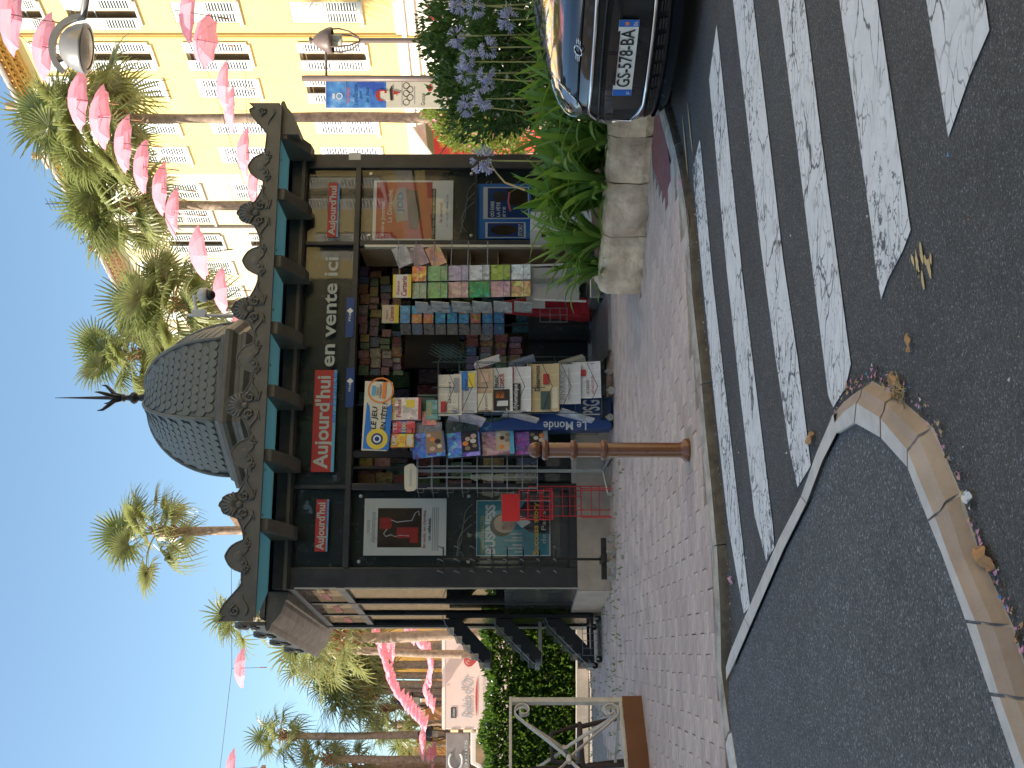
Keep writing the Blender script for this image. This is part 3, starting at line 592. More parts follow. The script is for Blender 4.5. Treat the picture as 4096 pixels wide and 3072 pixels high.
for x, y, s, h, nm in ((-6.6, 1.4, .55, 1.0, 0), (-9.3, 1.0, .5, .9, 1), (-5.0, 2.2, .5, 1.2, 2), (-11.5, 1.2, .6, .7, 3)):
    pz = 15.9+y*.33; ch = MB(MF).box(x, x+s, y, y+s, pz-.8, pz+h-.25).box(x-.05, x+s+.05, y-.05, y+s+.05, pz+h-.25, pz+h-.17).build('chimney', 'concrete', yb if nm == 2 else cb)
    MB(MF).lathe([(.09,pz+h-.17),(.12,pz+h+.25),(.08,pz+h+.25)], 8, T(x+s/2, y+s/2, 0)).build('chimney_pot', 'roof_tile', ch)
for x, y, h in ((-7.6, .6, 1.5), (-9.9, .9, 1.2), (-4.2, 1., 1.4)):
    b = MB(MF); z = 15.9; b.tube([(x,y,z),(x,y,z+h)], .018, 5)
    for k in range(5): b.tube([(x-.3,y,z+h-.1-k*.16),(x+.3,y,z+h-.1-k*.16)], .01, 4)
    b.build('aerial', 'wire_dark', yb if x > -5.4 else cb)
# other buildings far off
def far_building(label, x0, x1, y, zt, mt, slope, wn):
    M = T(x0, y, 0); o = thing('far_building', label, 'building', M=M); L = x1-x0
    MB(M).box(0, L, 0, 8, 0, zt).build('wall', mt, o)
    MB(M).prism([(-.4,zt+.02),(L+.4,zt+.02),(L+.4,zt+.2),(L/2,zt+slope),(-.4,zt+.2)], -.5, 8.5).build('roof', 'roof_tile', o)
    for (x, z) in wn:
        f = MB(M).box(x-.5, x+.5, -.05, .0, z, z+1.6).build('window', 'shutter_paint', o); MB(M).box(x-.35, x+.35, -.07, -.05, z+.12, z+1.48).build('pane', 'window_dark', f)
    return o
far_building('far ochre house with a tiled roof seen just above the kiosk cresting', -9.2, -5.6, 62, 15.6, 'plaster_ochre', 1.7, [(1.,12.5),(2.6,12.5),(1.,9.5),(2.6,9.5)])
far_building('far golden yellow house seen between the kiosk and the delivery lorry', -15.6, -12.6, 58, 9.5, 'plaster_ochre', .9, [(1.5,6.),(1.5,3.)])
M = T(-23.5, 66, 0); o = thing('slatted_building', 'low tan building with diagonal slats behind the palm trunks', 'building', M=M)
MB(M).box(-4, 11, .1, 6, 0, 6.3).build('wall', 'plaster_cream', o); MB(M).box(-4.2, 11.2, -.2, 6.2, 6.3, 6.55).build('roof_edge', 'tan_slat', o)
sm = MB().add([(-.12,-.05,0),(.12,-.05,0),(1.02,-.05,1.5),(.78,-.05,1.5),(-.12,0,0),(.12,0,0),(1.02,0,1.5),(.78,0,1.5)], [(0,1,2,3),(0,4,5,1),(1,5,6,2),(2,6,7,3),(3,7,4,0)]).mesh('slat', 'roof_tile')
for r in range(2):
    for k in range(27): inst('slat', sm, M @ T(-4+k*.52, 0, 2.9+r*1.65), o)
M = T(-27.5, 60, 0); o = thing('tower_block', 'tall narrow tan building with upright slats behind the leftmost palms', 'building', M=M)
MB(M).box(0, 5.6, .1, 5, 0, 7.7).build('wall', 'plaster_cream', o)
sm = MB().box(-.05, .05, -.04, 0, 0, 4.1).mesh('slat', 'tan_slat')
for k in range(22): inst('slat', sm, M @ T(.15+k*.25, .1, 3.4), o)
# the building that shades the crossing, and the sunlit one across the street (seen only as shade and in the glass)
M = T(-12.5, -4.6, 0); o = thing('office_building', 'tall pale building on the sunny side, whose shade covers the crossing', 'building', M=M)
MB(M).slab([(-14,-3.4),(0,0),(0,16.2),(-14,12.3)], 0, 17.4).build('wall', 'plaster_cream', o)
for k in range(4):
    for r in range(4): f = MB(M).box(0, .04, 1.5+k*3.8, 2.7+k*3.8, 2.0+r*3.8, 4.+r*3.8).build('window', 'shutter_paint', o)
MX = frame((10.5, 9, 0), (0.05, -1)); o = thing('apartment_building', 'sunlit yellow house across the street, seen only in the kiosk glass', 'building', M=MX)
holes = []; wins = []
for r in range(3):
    for c in range(5): holes.append((1.0+c*2.6, 1.9+c*2.6, 4.2+r*3.4, 6.2+r*3.4))
b = MB(MX); holed(b, -.5, 13.7, 0, 16, holes); b.build('wall', 'plaster_yellow', o, fix=False)
for h in holes: window(o, MX, *h, 'open')

far_building('warm stone house far out to the left beyond the hedge', -34, -19, 44, 13, 'tan_slat', 1.5, [(2.,8.),(5.,8.),(8.,8.),(11.,8.),(2.,4.),(5.,4.),(8.,4.),(11.,4.)])


b = MB(MX); b.box(-.5, 13.7, -.06, .0, 3.4, 3.8); b.box(-.5, 13.7, -.3, .3, 15.7, 16.1); b.build('cornice', 'stone_pale', o)
for k in range(4): MB(MX).box(.4+k*3.3, 2.9+k*3.3, -.03, .0, .3, 3.1).build('shop_window', 'window_dark', o)
# ================================================================== the kiosk
KW = 4.73; BLx, BLy = -.36, 2.64
def S(fy, d=0.): return kio(2048, fy, d)[0]
def Z(fx, fy, d=0.): return kio(fx, fy, d)[1]
kk = thing('newspaper_kiosk', 'dark newspaper kiosk with a scaly hexagonal dome and teal-lined eaves', 'kiosk', M=MK @ T(KW/2, 1.3, 0))
MS = frame(MK @ Vector((BLx, BLy, 0)), tuple(((MK.to_3x3()) @ Vector((-BLx, -BLy, 0))).xy)); SL = math.hypot(BLx, BLy)   # left wall, x from far to near corner
sLm, sRm, sDoorL = S(1947), S(972), S(1690)
zP, zT0, zT1, zHt = .336, 2.66, 2.72, 3.27
MB(MK).slab([(-.03,-.04),(sDoorL,-.04),(sDoorL,.25),(.2,.25)], 0, zP).build('plinth', 'concrete', kk); MB(MK).slab([(sRm,-.04),(KW+.03,-.04),(KW+.03,.25),(sRm,.25)], 0, zP).build('plinth', 'concrete', kk); b = MB(MK)
b.slab([(-.035,-.04),(.2,.25),(BLx+.2,BLy),(BLx-.05,BLy)], 0, zP-.001); b.build('plinth', 'concrete', kk); MB(MK).box(KW-.15, KW+.03, .25, BLy, 0, zP-.002).build('plinth', 'concrete', kk)
MB(MK).slab([(.2,.22),(KW-.15,.22),(KW-.15,BLy),(BLx+.2,BLy)], .0, .13).build('floor', 'grey_board', kk)
b = MB(MK); b.box(0, S(2270), 0, .14, zP, 3.3)
b.build('corner_post', 'kiosk_metal', kk, bevel=.008)
MB(MK).box(S(672), KW, 0, .14, zP, 3.3).build('corner_post', 'kiosk_metal', kk, bevel=.008)
for s_ in (sLm, sRm): MB(MK).box(s_-.035, s_+.035, .0, .10, zP if s_ != sRm else .1, zT0).build('mullion', 'kiosk_metal', kk, bevel=.006); MB(MK).box(s_-.018, s_+.018, .0, .08, zT1, 3.25).build('mullion', 'kiosk_metal', kk)
MB(MK).box(S(2270), S(672), -.02, .12, zT0, zT1).build('transom', 'kiosk_metal', kk, bevel=.006)
MB(MK).box(-.02, KW+.02, -.03, .16, zHt-.02, 3.42).build('head_beam', 'kiosk_metal', kk, bevel=.01)
MB(MK).box(-.03, KW+.03, -.06, -.032, zHt+.0, zHt+.035).build('head_trim', 'kiosk_bronze', kk)
# header glass and the dark board behind it
for a, c in ((S(2270), sLm-.018), (sLm+.018, sRm-.018), (sRm+.018, S(672))):
    MB(MK).box(a, c, .035, .041, zT1, zHt-.02).build('header_glass', 'kiosk_glass', kk); MB(MK).box(a, c, .09, .10, zT1, zHt-.02).build('header_board', 'dark_panel', kk)
# side bays: glass cases with a dark back
for a, c in ((S(2270), sLm-.035), (sRm+.035, S(672))):
    MB(MK).box(a, c, .03, .036, zP+.08, zT0).build('case_glass', 'kiosk_glass', kk); MB(MK).box(a, c, .11, .13, zP, zT0).build('case_back', 'dark_panel', kk)
    MB(MK).box(a, c, -.005, .06, zP+.0, zP+.08).build('case_sill', 'kiosk_metal', kk); zm = Z(1893, 2100)
    MB(MK).box(a, c, .0, .02, zm-.012, zm+.012).build('case_bar', 'black_metal', kk)
    for q in range(3):
        pts = [(a+.12+(c-a-.24)*t, .085-.004*q, zm+.10+.10*math.sin(t*3.1+q*.5)-.20*t*(.6+.2*q)+.03*math.sin(t*9+q*2)) for t in [k/14 for k in range(15)]]
        MB(MK).tube(pts, .004, 5).build('ribbon', 'tan_ribbon', kk)
    for zz in (zT0-.1, zm+.05):
        for xx in (a+.06, c-.06): MB(MK).lathe([(.0,.012),(.018,.01),(.02,0)], 8, T(xx, .028, zz) @ RX(math.pi/2)).build('glass_stud', 'steel', kk)
# open centre: fixed glass on the left part, door jamb, dark interior
MB(MK).box(sLm+.035, S(1815), .05, .056, zP, zT0).build('front_glass', 'clear_glass', kk)
MB(MK).box(S(1815)-.03, S(1815)+.03, .02, .09, .13, zT0).build('door_post', 'black_metal', kk)
MB(MK).box(S(1868)-.012, S(1868)+.012, .04, .07, .13, zT0).build('door_post', 'black_metal', kk)
MB(MK).box(sLm+.035, sDoorL, -.01, .06, zP-.05, zP+.05).build('sill', 'steel', kk)
b = MB(MK); b.add([(BLx+.06,BLy-.06,0),(KW-.1,BLy-.06,0),(KW-.1,BLy-.06,3.4),(BLx+.06,BLy-.06,3.4)], [(0,1,2,3)]); b.add([(KW-.1,.14,0),(KW-.1,BLy,0),(KW-.1,BLy,3.4),(KW-.1,.14,3.4)], [(0,1,2,3)])
b.box(KW-.1, KW, .14, BLy, 0, 3.4); b.box(BLx, KW, BLy-.05, BLy, 0, 3.4); b.build('back_wall', 'dark_panel', kk)
MB(MK).slab([(.05,.1),(KW,.1),(KW,BLy),(BLx,BLy)], 3.3, 3.44).build('ceiling', 'dark_panel', kk)
# left wall: low panel, three glass lights, thin mullions, header with small signs
MB(MS).box(.02, SL-.01, .0, .05, zP-.02, 1.08).build('low_panel', 'dark_panel', kk)
for q in (0, 1, 2): x0 = .06+q*(SL-.2)/3; MB(MS).box(x0+.03, x0+(SL-.2)/3-.03, .02, .026, 1.1, 2.72).build('side_glass', 'side_glass', kk); MB(MS).box(x0-.03, x0+.03, -.01, .06, zP, 3.3).build('mullion', 'kiosk_metal', kk); MB(MS).box(x0+.05, x0+(SL-.2)/3-.05, .0, .03, 2.76, 3.2).build('side_header', 'kiosk_glass', kk); MB(MS).box(x0+.22, x0+(SL-.2)/3-.22, -.004, -.001, 2.93, 3.0).build('small_sign', 'red_ink', kk)
MB(MS).box(0, SL, -.005, .08, 2.70, 2.78).build('transom', 'kiosk_metal', kk); MB(MS).box(-.02, SL, -.02, .08, 3.2, 3.42).build('head_beam', 'kiosk_metal', kk)
MB(MS).box(-.06, .06, -.03, .12, 0, 3.4).build('corner_post', 'kiosk_bronze', kk)
MB(MS).box(SL-.012, SL+.0, -.014, .0, zP, 3.25).build('corner_trim', 'steel', kk)
# eaves: teal soffit, brackets, curved side cornice, flat roof
OV = .50; zE = 3.47
MB(MK).add([(-.34,-OV,zE),(KW+.34,-OV,zE),(KW+.05,-.02,zE-.01),(-.05,-.02,zE-.01)], [(0,1,2,3)]).build('soffit', 'teal_paint', kk, fix=False)
MB(MK).box(-.30, KW+.30, -OV-.035, -OV+.0, zE-.015, zE+.012).build('soffit_trim', 'kiosk_bronze', kk)
SH = Matrix.Identity(4); SH[0][1] = -.12
for fy in (2121,1841,1581,1327,1059,791,548):
    s_ = S(fy, -OV); b = MB(MK @ T(s_, 0, 0)); pf = [(-OV+.03,zE-.004),(-OV+.03,zE-.075),(-.16,zHt-.07),(-.03,zHt-.09),(-.03,zE-.013)]
    w_ = .065; b.add([((-w_)-.12*y, y, z) for y, z in pf]+[(w_-.12*y, y, z) for y, z in pf], [tuple(range(5)), tuple(range(9,4,-1))]+[(k, (k+1)%5, (k+1)%5+5, k+5) for k in range(5)])
    b.build('bracket', 'kiosk_bronze', kk, bevel=.008)
for q in range(9):
    if q in (0, 8): continue
for fy in (2060,1880,1460,1240,1000,640): MB(MK).lathe([(0,.004),(.012,.004),(.016,0)], 8, T(S(fy,-OV+.09), -OV+.09, zE-.008) @ RX(math.pi)).build('rivet', 'black_metal', kk)
# cresting: outline with shells and round lobes
SHELL = [2020,1624,1240,856]; LOBE = [2226,1816,1433,1045,671]
sh = [S(f, -OV) for f in SHELL]; lb = [S(f, -OV) for f in LOBE]; xl, xr = -.34, KW+.34
def bump(x, c, wd, h, p=2.): t = abs(x-c)/wd; return h*max(0, 1-t**p)**(.5) if t < 1 else 0
def crest(x):
    z = .115+.0*x
    for c in sh: z = max(z, .14+bump(x, c, .125, .235, 2.4)+.012*math.cos((x-c)*75) if abs(x-c) < .125 else 0, .115+.13*math.exp(-((x-c)/.20)**2))
    for c in lb: z = max(z, .10+bump(x, c, .15, .185, 2.)+.012*max(0, 1-abs(x-c)/.05), .115+.02*math.exp(-((x-c)/.25)**2))
    for c, dr_ in ((xl, 1), (xr, -1)):
        t = (x-c)*dr_; z = max(z, .32-.9*t if t < .06 else .29*math.exp(-((t-.05)/.28)**2)+.03)
    return z
n = 420; xs = [xl+(xr-xl)*k/n for k in range(n+1)]
def crest_panel(M, xs, fn, th, name='cresting'):
    vs = []; 
    for x in xs: z = fn(x); vs += [(x, 0, .0), (x, 0, z), (x, th, z), (x, th, 0)]
    fs = []
    for k in range(len(xs)-1):
        for q in range(4): fs.append((k*4+q, (k+1)*4+q, (k+1)*4+(q+1)%4, k*4+(q+1)%4))
    fs += [(0,1,2,3), tuple(len(vs)-4+q for q in (3,2,1,0))]
    return MB(M).add(vs, fs)
MC = MK @ T(0, -OV-.03, zE+.012)
cr = crest_panel(MC, xs, crest, .035).build('cresting', 'kiosk_bronze', kk)
MB(MC).tube([(x, -.002, crest(x)+.0) for x in xs[::2]], .008, 5).build('cresting_edge', 'kiosk_bronze', cr)
def spiral(cx, cz, r, turns, dr_, n=26): return [(cx+dr_*r*(1-t*.85)*math.cos(2*math.pi*turns*t), -.008, cz+r*(1-t*.85)*math.sin(2*math.pi*turns*t)) for t in [k/n for k in range(n+1)]]
for c in sh:
    b = MB(MC @ T(c, 0, 0))
    for k in range(9): a = math.radians(15+150*k/8); b.tube([(.02*math.cos(a), -.004, .19+.02*math.sin(a)), (.07*math.cos(a), -.014, .21+.075*math.sin(a)), (.125*math.cos(a), -.004, .225+.125*math.sin(a))], [.008,.017,.013], 6)
    b.sphere(.035, T(0,-.01,.185), 10, 6, (1,.6,1)); b.build('shell', 'kiosk_bronze', cr, smooth=True)
    b = MB(MC @ T(c, 0, 0))
    for d in (-1, 1): b.tube(spiral(d*.085, .14, .05, 1.6, d), [.014]*20+[.012,.011,.01,.009,.008,.006,.005], 6); b.tube([(d*(.04+.25*t), -.006, .095-.035*math.sin(t*6)) for t in [k/9 for k in range(10)]], [.006,.012,.014,.013,.011,.012,.013,.010,.007,.004], 5); b.tube([(d*(.05+.1*t), -.006, .06-.03*t) for t in [k/4 for k in range(5)]], [.012,.013,.011,.008,.004], 5)
    b.build('scroll', 'kiosk_bronze', cr, smooth=True)
for c in lb:
    b = MB(MC @ T(c, 0, 0)); b.sphere(.06, T(0,.004,.165), 12, 6, (1,.22,.9)); b.sphere(.022, T(-.06,-.006,.12), 8, 5, (1,.6,1))
    for d in (-1, 1): b.tube(spiral(d*.12, .075, .032, 1.3, d), .010, 5); b.tube([(d*(.01+.17*t), -.006, .10+.02*math.cos(t*9)) for t in [k/9 for k in range(10)]], [.008,.012,.013,.012,.012,.013,.011,.009,.007,.004], 5)
    b.build('acanthus', 'kiosk_bronze', cr, smooth=True)
for c, d in ((xl, 1), (xr, -1)):
    b = MB(MC @ T(c, 0, 0)); b.tube(spiral(d*.10, .17, .05, 1.5, d), .013, 6); b.tube([(d*(.05+.2*t), -.006, .08-.03*math.sin(t*5)) for t in [k/8 for k in range(9)]], [.006,.011,.013,.012,.012,.012,.010,.008,.004], 5); b.build('scroll', 'kiosk_bronze', cr, smooth=True)
# side cresting and cornice on the left
ML = frame(MK @ Vector((BLx-.34, BLy+.3, 0)), tuple((MK.to_3x3() @ Vector((-BLx+.02, -BLy-.8, 0))).xy)); LL = 2.95
def side_crest(x): q = x % .82; return .12+.2*math.exp(-((q-.41)/.13)**2)+.08*math.exp(-((q)/.12)**2)+.08*math.exp(-((q-.82)/.12)**2)
c2 = crest_panel(ML @ T(0, .0, zE+.012), [LL*k/160 for k in range(161)], side_crest, .04).build('cresting', 'kiosk_bronze', kk)
for q in range(4):
    b = MB(ML @ T(.41+.82*q, 0, zE+.012))
    for k in range(7): a = math.radians(15+150*k/6); b.tube([(.02*math.cos(a), -.004, .17), (.07*math.cos(a), -.014, .19+.07*math.sin(a)), (.12*math.cos(a), -.004, .2+.11*math.sin(a))], [.008,.017,.013], 5)
    for d in (-1,1): b.tube(spiral(d*.085, .12, .05, 1.4, d), .013, 5)
    b.build('shell', 'kiosk_bronze', c2, smooth=True)
pf = [(-.02,zE+.01),(-.05,zE-.005),(-.045,zE-.03),(-.01,zE-.045),(.02,zE-.05),(.06,zE-.09),(.13,zE-.14),(.21,zE-.165),(.25,zE-.17),(.26,zE-.195),(.34,zE-.195),(.34,zE+.01)]
def cornice(M, L, x0=0.):
    n_ = len(pf); return MB(M).add([(x0,y,z) for y,z in pf]+[(L,y,z) for y,z in pf], [tuple(range(n_)), tuple(range(2*n_-1,n_-1,-1))]+[(k,(k+1)%n_,(k+1)%n_+n_,k+n_) for k in range(n_)])
cornice(ML, LL-.02).build('side_cornice', 'kiosk_bronze', kk)
MR_ = frame(MK @ Vector((KW+.34, -OV, 0)), tuple((MK.to_3x3() @ Vector((.0, 1, 0))).xy)); cornice(MR_, 3.2, .02).build('side_cornice', 'kiosk_bronze', kk)
crest_panel(MR_ @ T(0,0,zE+.012), [3.2*k/160 for k in range(161)], side_crest, .04).build('cresting', 'kiosk_bronze', kk)
MB(MK).slab([(-.3,.02),(KW+.3,.02),(KW+.3,BLy+.3),(BLx-.3,BLy+.3)], zE+.02, zE+.07).build('roof', 'kiosk_bronze', kk)
# dome: hexagon with scales
DC = MK @ T(2.25, 1.33, 0); DR = .93
def hexring(r, z, rot=0.): return [(r*math.cos(math.radians(60*k+rot)), r*math.sin(math.radians(60*k+rot)), z) for k in range(6)]
dth = RZ(math.radians(3.0))
b = MB(DC @ dth)
def hexloft(b, prof):
    o = []; 
    for r, z in prof: o += hexring(r, z)
    b.add(o, [(i*6+k, i*6+(k+1)%6, (i+1)*6+(k+1)%6, (i+1)*6+k) for i in range(len(prof)-1) for k in range(6)])
hexloft(b, [(.90,zE+.0),(.90,3.78),(.93,3.82),(.97,3.90),(1.03,3.95),(1.03,3.99),(1.00,4.01),(1.00,4.05),(1.06,4.09),(1.08,4.13),(1.08,4.17),(1.0,4.20),(.98,4.24),(.90,4.25)])
b.build('dome_base', 'kiosk_bronze', kk)
DZ0, DZ1 = 4.24, 5.28
def dprof(t):   # t 0 bottom..1 top: radius of the corners
    a = t*math.radians(86); return DR*math.cos(a)**.92 if a < math.radians(89) else 0
def dz(t): return DZ0+(DZ1-DZ0)*math.sin(t*math.radians(86))/math.sin(math.radians(86))
b = MB(DC @ dth); hexloft(b, [(dprof(k/18)*.985+.0, dz(k/18)) for k in range(19)]); dm = b.build('dome', 'dome_zinc', kk)
for k in range(6):
    a = math.radians(60*k); MB(DC @ dth).tube([(dprof(t)*math.cos(a), dprof(t)*math.sin(a), dz(t)) for t in [q/18 for q in range(19)]], .024, 6).build('dome_rib', 'dome_zinc', dm, smooth=True)
tile = MB(); pts = [(-.5,0),(.5,0),(.5,-.55),(.38,-.82),(.16,-.97),(0,-1.0),(-.16,-.97),(-.38,-.82),(-.5,-.55)]
tile.add([(x,.012+.02*(-y),y) for x, y in pts]+[(x,-.04+.0*y,y) for x, y in pts], [tuple(range(9))]+[(k,(k+1)%9,(k+1)%9+9,k+9) for k in range(9)]); tme = tile.mesh('shingle', 'dome_zinc')
cnt = 0
NR_ = 16
for f in range(6):
    a0, a1 = math.radians(60*f), math.radians(60*f+60)
    nrm = (DC @ dth).to_3x3() @ Vector((math.cos((a0+a1)/2), math.sin((a0+a1)/2), 0))
    if nrm.y > -.05: continue
    for r in range(NR_):
        t = .03+.9*(r+1)/NR_; t2 = .03+.9*r/NR_; rr_ = dprof(t); w_ = rr_; nt_ = max(1, round(w_/.098))
        for c in range(nt_):
            u = (c+.5+(.25 if r % 2 else -.25)*(1 if nt_ > 1 else 0))/nt_
            if not .06 < u < .94: continue
            p1 = Vector((math.cos(a0), math.sin(a0), 0)).lerp(Vector((math.cos(a1), math.sin(a1), 0)), u); 
            A = p1*dprof(t); A.z = dz(t); B_ = p1*dprof(t2); B_.z = dz(t2)
            up = (A-B_).normalized(); side = (Vector((math.cos(a1), math.sin(a1), 0))-Vector((math.cos(a0), math.sin(a0), 0))).normalized(); out = side.cross(up).normalized()
            if out.z < 0 and False: out = -out
            M = Matrix.Identity(4); L = (A-B_).length*1.12; wd = w_/nt_*1.0
            for i in range(3): M[i][0] = side[i]*wd; M[i][1] = out[i]*.22; M[i][2] = up[i]*L; M[i][3] = A[i]
            inst('shingle', tme, DC @ dth @ M, dm); cnt += 1
b = MB(DC); b.lathe([(.07,5.26),(.075,5.30),(.05,5.33),(.035,5.40),(.06,5.42),(.075,5.45),(.06,5.48),(.035,5.50),(.03,5.55),(.05,5.57),(.03,5.60),(.022,5.8),(.012,6.1),(.003,6.38),(0,6.38)], 14)
fi = b.build('finial', 'black_metal', kk, smooth=True)
for k in range(4):
    a = math.radians(90*k+12); MB(DC).tube([(r*math.cos(a), r*math.sin(a), z) for r, z in ((.02,5.60),(.04,5.68),(.10,5.74),(.155,5.80),(.165,5.86))], [.025,.028,.024,.016,.004], 6).build('finial_leaf', 'black_metal', fi, smooth=True)
# little notices
MB(MK).box(S(640), S(612), -.004, .0, Z(1443,625), Z(1396,625)).build('notice', 'white_board', kk)
# header lettering
def rect(fxa, fxb, fyl, fyr, d): fm = (fyl+fyr)/2; return S(fyl, d), S(fyr, d), Z(fxb, fm, d), Z(fxa, fm, d)
def sticker(fxa, fxb, fyl, fyr, big):
    x0, x1, z0, z1 = rect(fxa, fxb, fyl, fyr, .03); h = z1-z0; o = MB(MK).box(x0, x1, .028, .0335, z0, z1).build('red_title_strip', 'red_ink', kk)
    MB(MK).box(x0, x1, .0262, .0278, z0, z0+h*.13).build('blue_strip', 'cyan_ink', o)
    text("Aujourd'hui", x0+(x1-x0)*.03, x1-(x1-x0)*.06, z0+h*.08, z1-h*.06, MK, .0265, 'pale_ink', o, bold=.025)
    text("en France", x0+(x1-x0)*.48, x1-(x1-x0)*.03, z0+h*.0, z0+h*.24, MK, .025, 'blue_print', o, shear=.2, bold=.01)
sticker(1252, 1342, 1888, 1480, 1); sticker(1262, 1313, 2206, 1998, 0); sticker(1312, 1356, 948, 731, 0)
x0, x1, z0, z1 = rect(1292, 1346, 1466, 1028, .03); text('en vente ici', x0, x1, z0, z1, MK, .031, 'pale_ink', kk, bold=.02)
for fl, fr in ((1348,1190),(1629,1471)):
    x0, x1, z0, z1 = rect(1384, 1416, fl, fr, -.03); o = MB(MK).box(x0, x1, -.03, -.022, z0, z1).build('lottery_strip', 'bluedeep', kk); text('FDJ', x0+(x1-x0)*.40, x0+(x1-x0)*.58, z0+.03, z1-.03, MK, -.032, 'white_ink', o, bold=.02);
    xm = x0+(x1-x0)*.66; zm = (z0+z1)/2; MB(MK).prism([(xm-.035,zm),(xm,zm-.035),(xm+.035,zm),(xm,zm+.035)], -.034, -.031).build('logo', 'white_ink', o)
# ------------------------------------------------------------------ posters in the cases (things: they can be changed)
def poster(label, r, d, mt, edge=None):
    x0, x1, z0, z1 = r; o = MB(MK).box(x0, x1, d, d+.006, z0, z1).build('poster', mt); tag(o, label, 'poster'); return o, (lambda u0, u1, v0, v1, m, nm='patch', lift=.0015: MB(MK).box(x0+(x1-x0)*u0, x0+(x1-x0)*u1, d-lift, d-.0001, z1-(z1-z0)*v1, z1-(z1-z0)*v0).build(nm, m, o)), (lambda s, u0, u1, v0, v1, m, **k: text(s, x0+(x1-x0)*u0, x0+(x1-x0)*u1, z1-(z1-z0)*v1, z1-(z1-z0)*v0, MK, d-.0025-k.pop('lift', 0), m, o, **k)), (lambda pts, m, nm='shape', lift=.003: MB(MK).prism([(x0+(x1-x0)*u, z1-(z1-z0)*v) for u, v in pts], d-lift, d-.0015).build(nm, m, o)), (lambda pts, m, nm='line', r_=.005: MB(MK).tube([(x0+(x1-x0)*u, d-.003, z1-(z1-z0)*v) for u, v in pts], r_, 5).build(nm, m, o))
o, pa, tx, sh_, ln = poster('white monthly-paper poster with a dark square drawing of a cat and red blocks', rect(1456, 1785, 2222, 1994, .045), .045, 'paper_white')
tx('MONDE', .40, .62, .035, .075, 'grey_ink'); tx('diplomatique', .22, .76, .08, .155, 'grey_ink', shear=.3)
pa(.14, .83, .165, .70, 'paper_brown', 'picture'); sh_([(.47,.19),(.66,.19),(.66,.33),(.50,.34),(.45,.30)], 'red_ink'); sh_([(.22,.56),(.49,.56),(.49,.66),(.22,.66)], 'red_ink'); sh_([(.30,.40),(.49,.40),(.49,.57),(.30,.57)], 'red_ink')
ln([(.62,.33),(.58,.40),(.60,.50),(.61,.58),(.74,.62),(.78,.66),(.70,.67)], 'white_ink'); ln([(.46,.28),(.38,.24),(.33,.27),(.36,.33),(.33,.38),(.35,.44),(.34,.55)], 'white_ink')
tx("En août, on s'arrête,", .13, .80, .715, .755, 'red_ink', bold=.02); tx('on réfléchit.', .26, .66, .775, .815, 'ink', bold=.02)
for k in range(4): pa(.08, .84, .83+.022*k, .838+.022*k, 'grey_ink', 'print_line')
o, pa, tx, sh_, ln = poster('dark teal business magazine poster with a suited man and yellow headline', rect(1905, 2201, 2224, 2001, .045), .045, 'paper_white')
pa(.015, .985, .012, .985, 'paper_teal', 'picture'); pa(.02, .7, .35, .70, 'aqua_print', 'chart_panel', .0018)
tx('WORLD CONNECTED', .04, .72, .06, .105, 'yellow_ink'); tx('BUSINESS', .03, .92, .12, .26, 'white_ink', bold=.045)
for k, (u, h) in enumerate(((.06,.10),(.12,.2),(.18,.13),(.26,.24),(.31,.14),(.38,.2))): pa(u, u+.03, .62-h, .62, 'pale_ink', 'bar', .0022)
def oval(cu, cv, ru, rv, n_=20): return [(cu+ru*math.cos(2*math.pi*k/n_), cv+rv*math.sin(2*math.pi*k/n_)) for k in range(n_)]
sh_([(.40,.99),(.42,.72),(.55,.60),(.78,.56),(.97,.66),(.97,.99)], 'suit_print', 'suit', .0035); sh_([(.50,.62),(.60,.54),(.74,.55),(.70,.64),(.60,.74)], 'white_ink', 'collar', .0045)
sh_(oval(.545,.34,.20,.155), 'hair_print', 'hair', .0050); sh_(oval(.575,.385,.165,.15), 'skin_print', 'face', .0062)
ln([(.47,.36),(.54,.355)], 'hair_print', 'eyebrow', .0045); ln([(.49,.375),(.535,.375)], 'hair_print', 'eye', .004); ln([(.60,.36),(.65,.36)], 'hair_print', 'eyebrow', .0045); ln([(.565,.38),(.58,.425),(.555,.43)], 'hair_print', 'nose', .003); ln([(.52,.475),(.57,.485),(.63,.47)], 'red_ink', 'mouth', .004)
tx('Success story', .02, .96, .76, .865, 'yellow_ink', bold=.03, lift=.006); tx('de Paris', .22, .80, .88, .94, 'white_ink', lift=.006)
o, pa, tx, sh_, ln = poster('red and white Sunday newspaper poster with a rolled paper, in the right-hand case', rect(1492, 1812, 962, 722, .045), .045, 'paper_white')
pa(.03, .97, .04, .74, 'red_ink', 'picture'); tx('Votre Journal.', .06, .66, .10, .16, 'white_ink', bold=.01); tx('Le Dimanche.', .30, .86, .18, .24, 'white_ink', bold=.01)
sh_([(.30,.30),(.62,.24),(.86,.30),(.88,.40),(.62,.42),(.34,.44)], 'grey_ink', 'folded_paper'); sh_([(.20,.46),(.44,.44),(.86,.42),(.82,.56),(.42,.60),(.18,.56)], 'paper_brown', 'folded_paper', .004); pa(.45, .75, .31, .36, 'cyan_ink', 'photo', .005); tx('JDD', .46, .80, .30, .40, 'bluedeep', bold=.03, lift=.003)
pa(.02, .86, .735, .785, 'ink', 'bar', .003); tx('Une fois chaque dimanche', .10, .84, .745, .775, 'white_ink', lift=.002); tx('le journal', .30, .62, .83, .88, 'red_ink'); tx('ACTUALITÉS DEPUIS 1948', .22, .76, .91, .94, 'grey_ink')
o, pa, tx, sh_, ln = poster('blue nightlife poster with two white-framed photos, low in the right-hand case', rect(1907, 2125, 956, 735, .045), .045, 'blue_print')
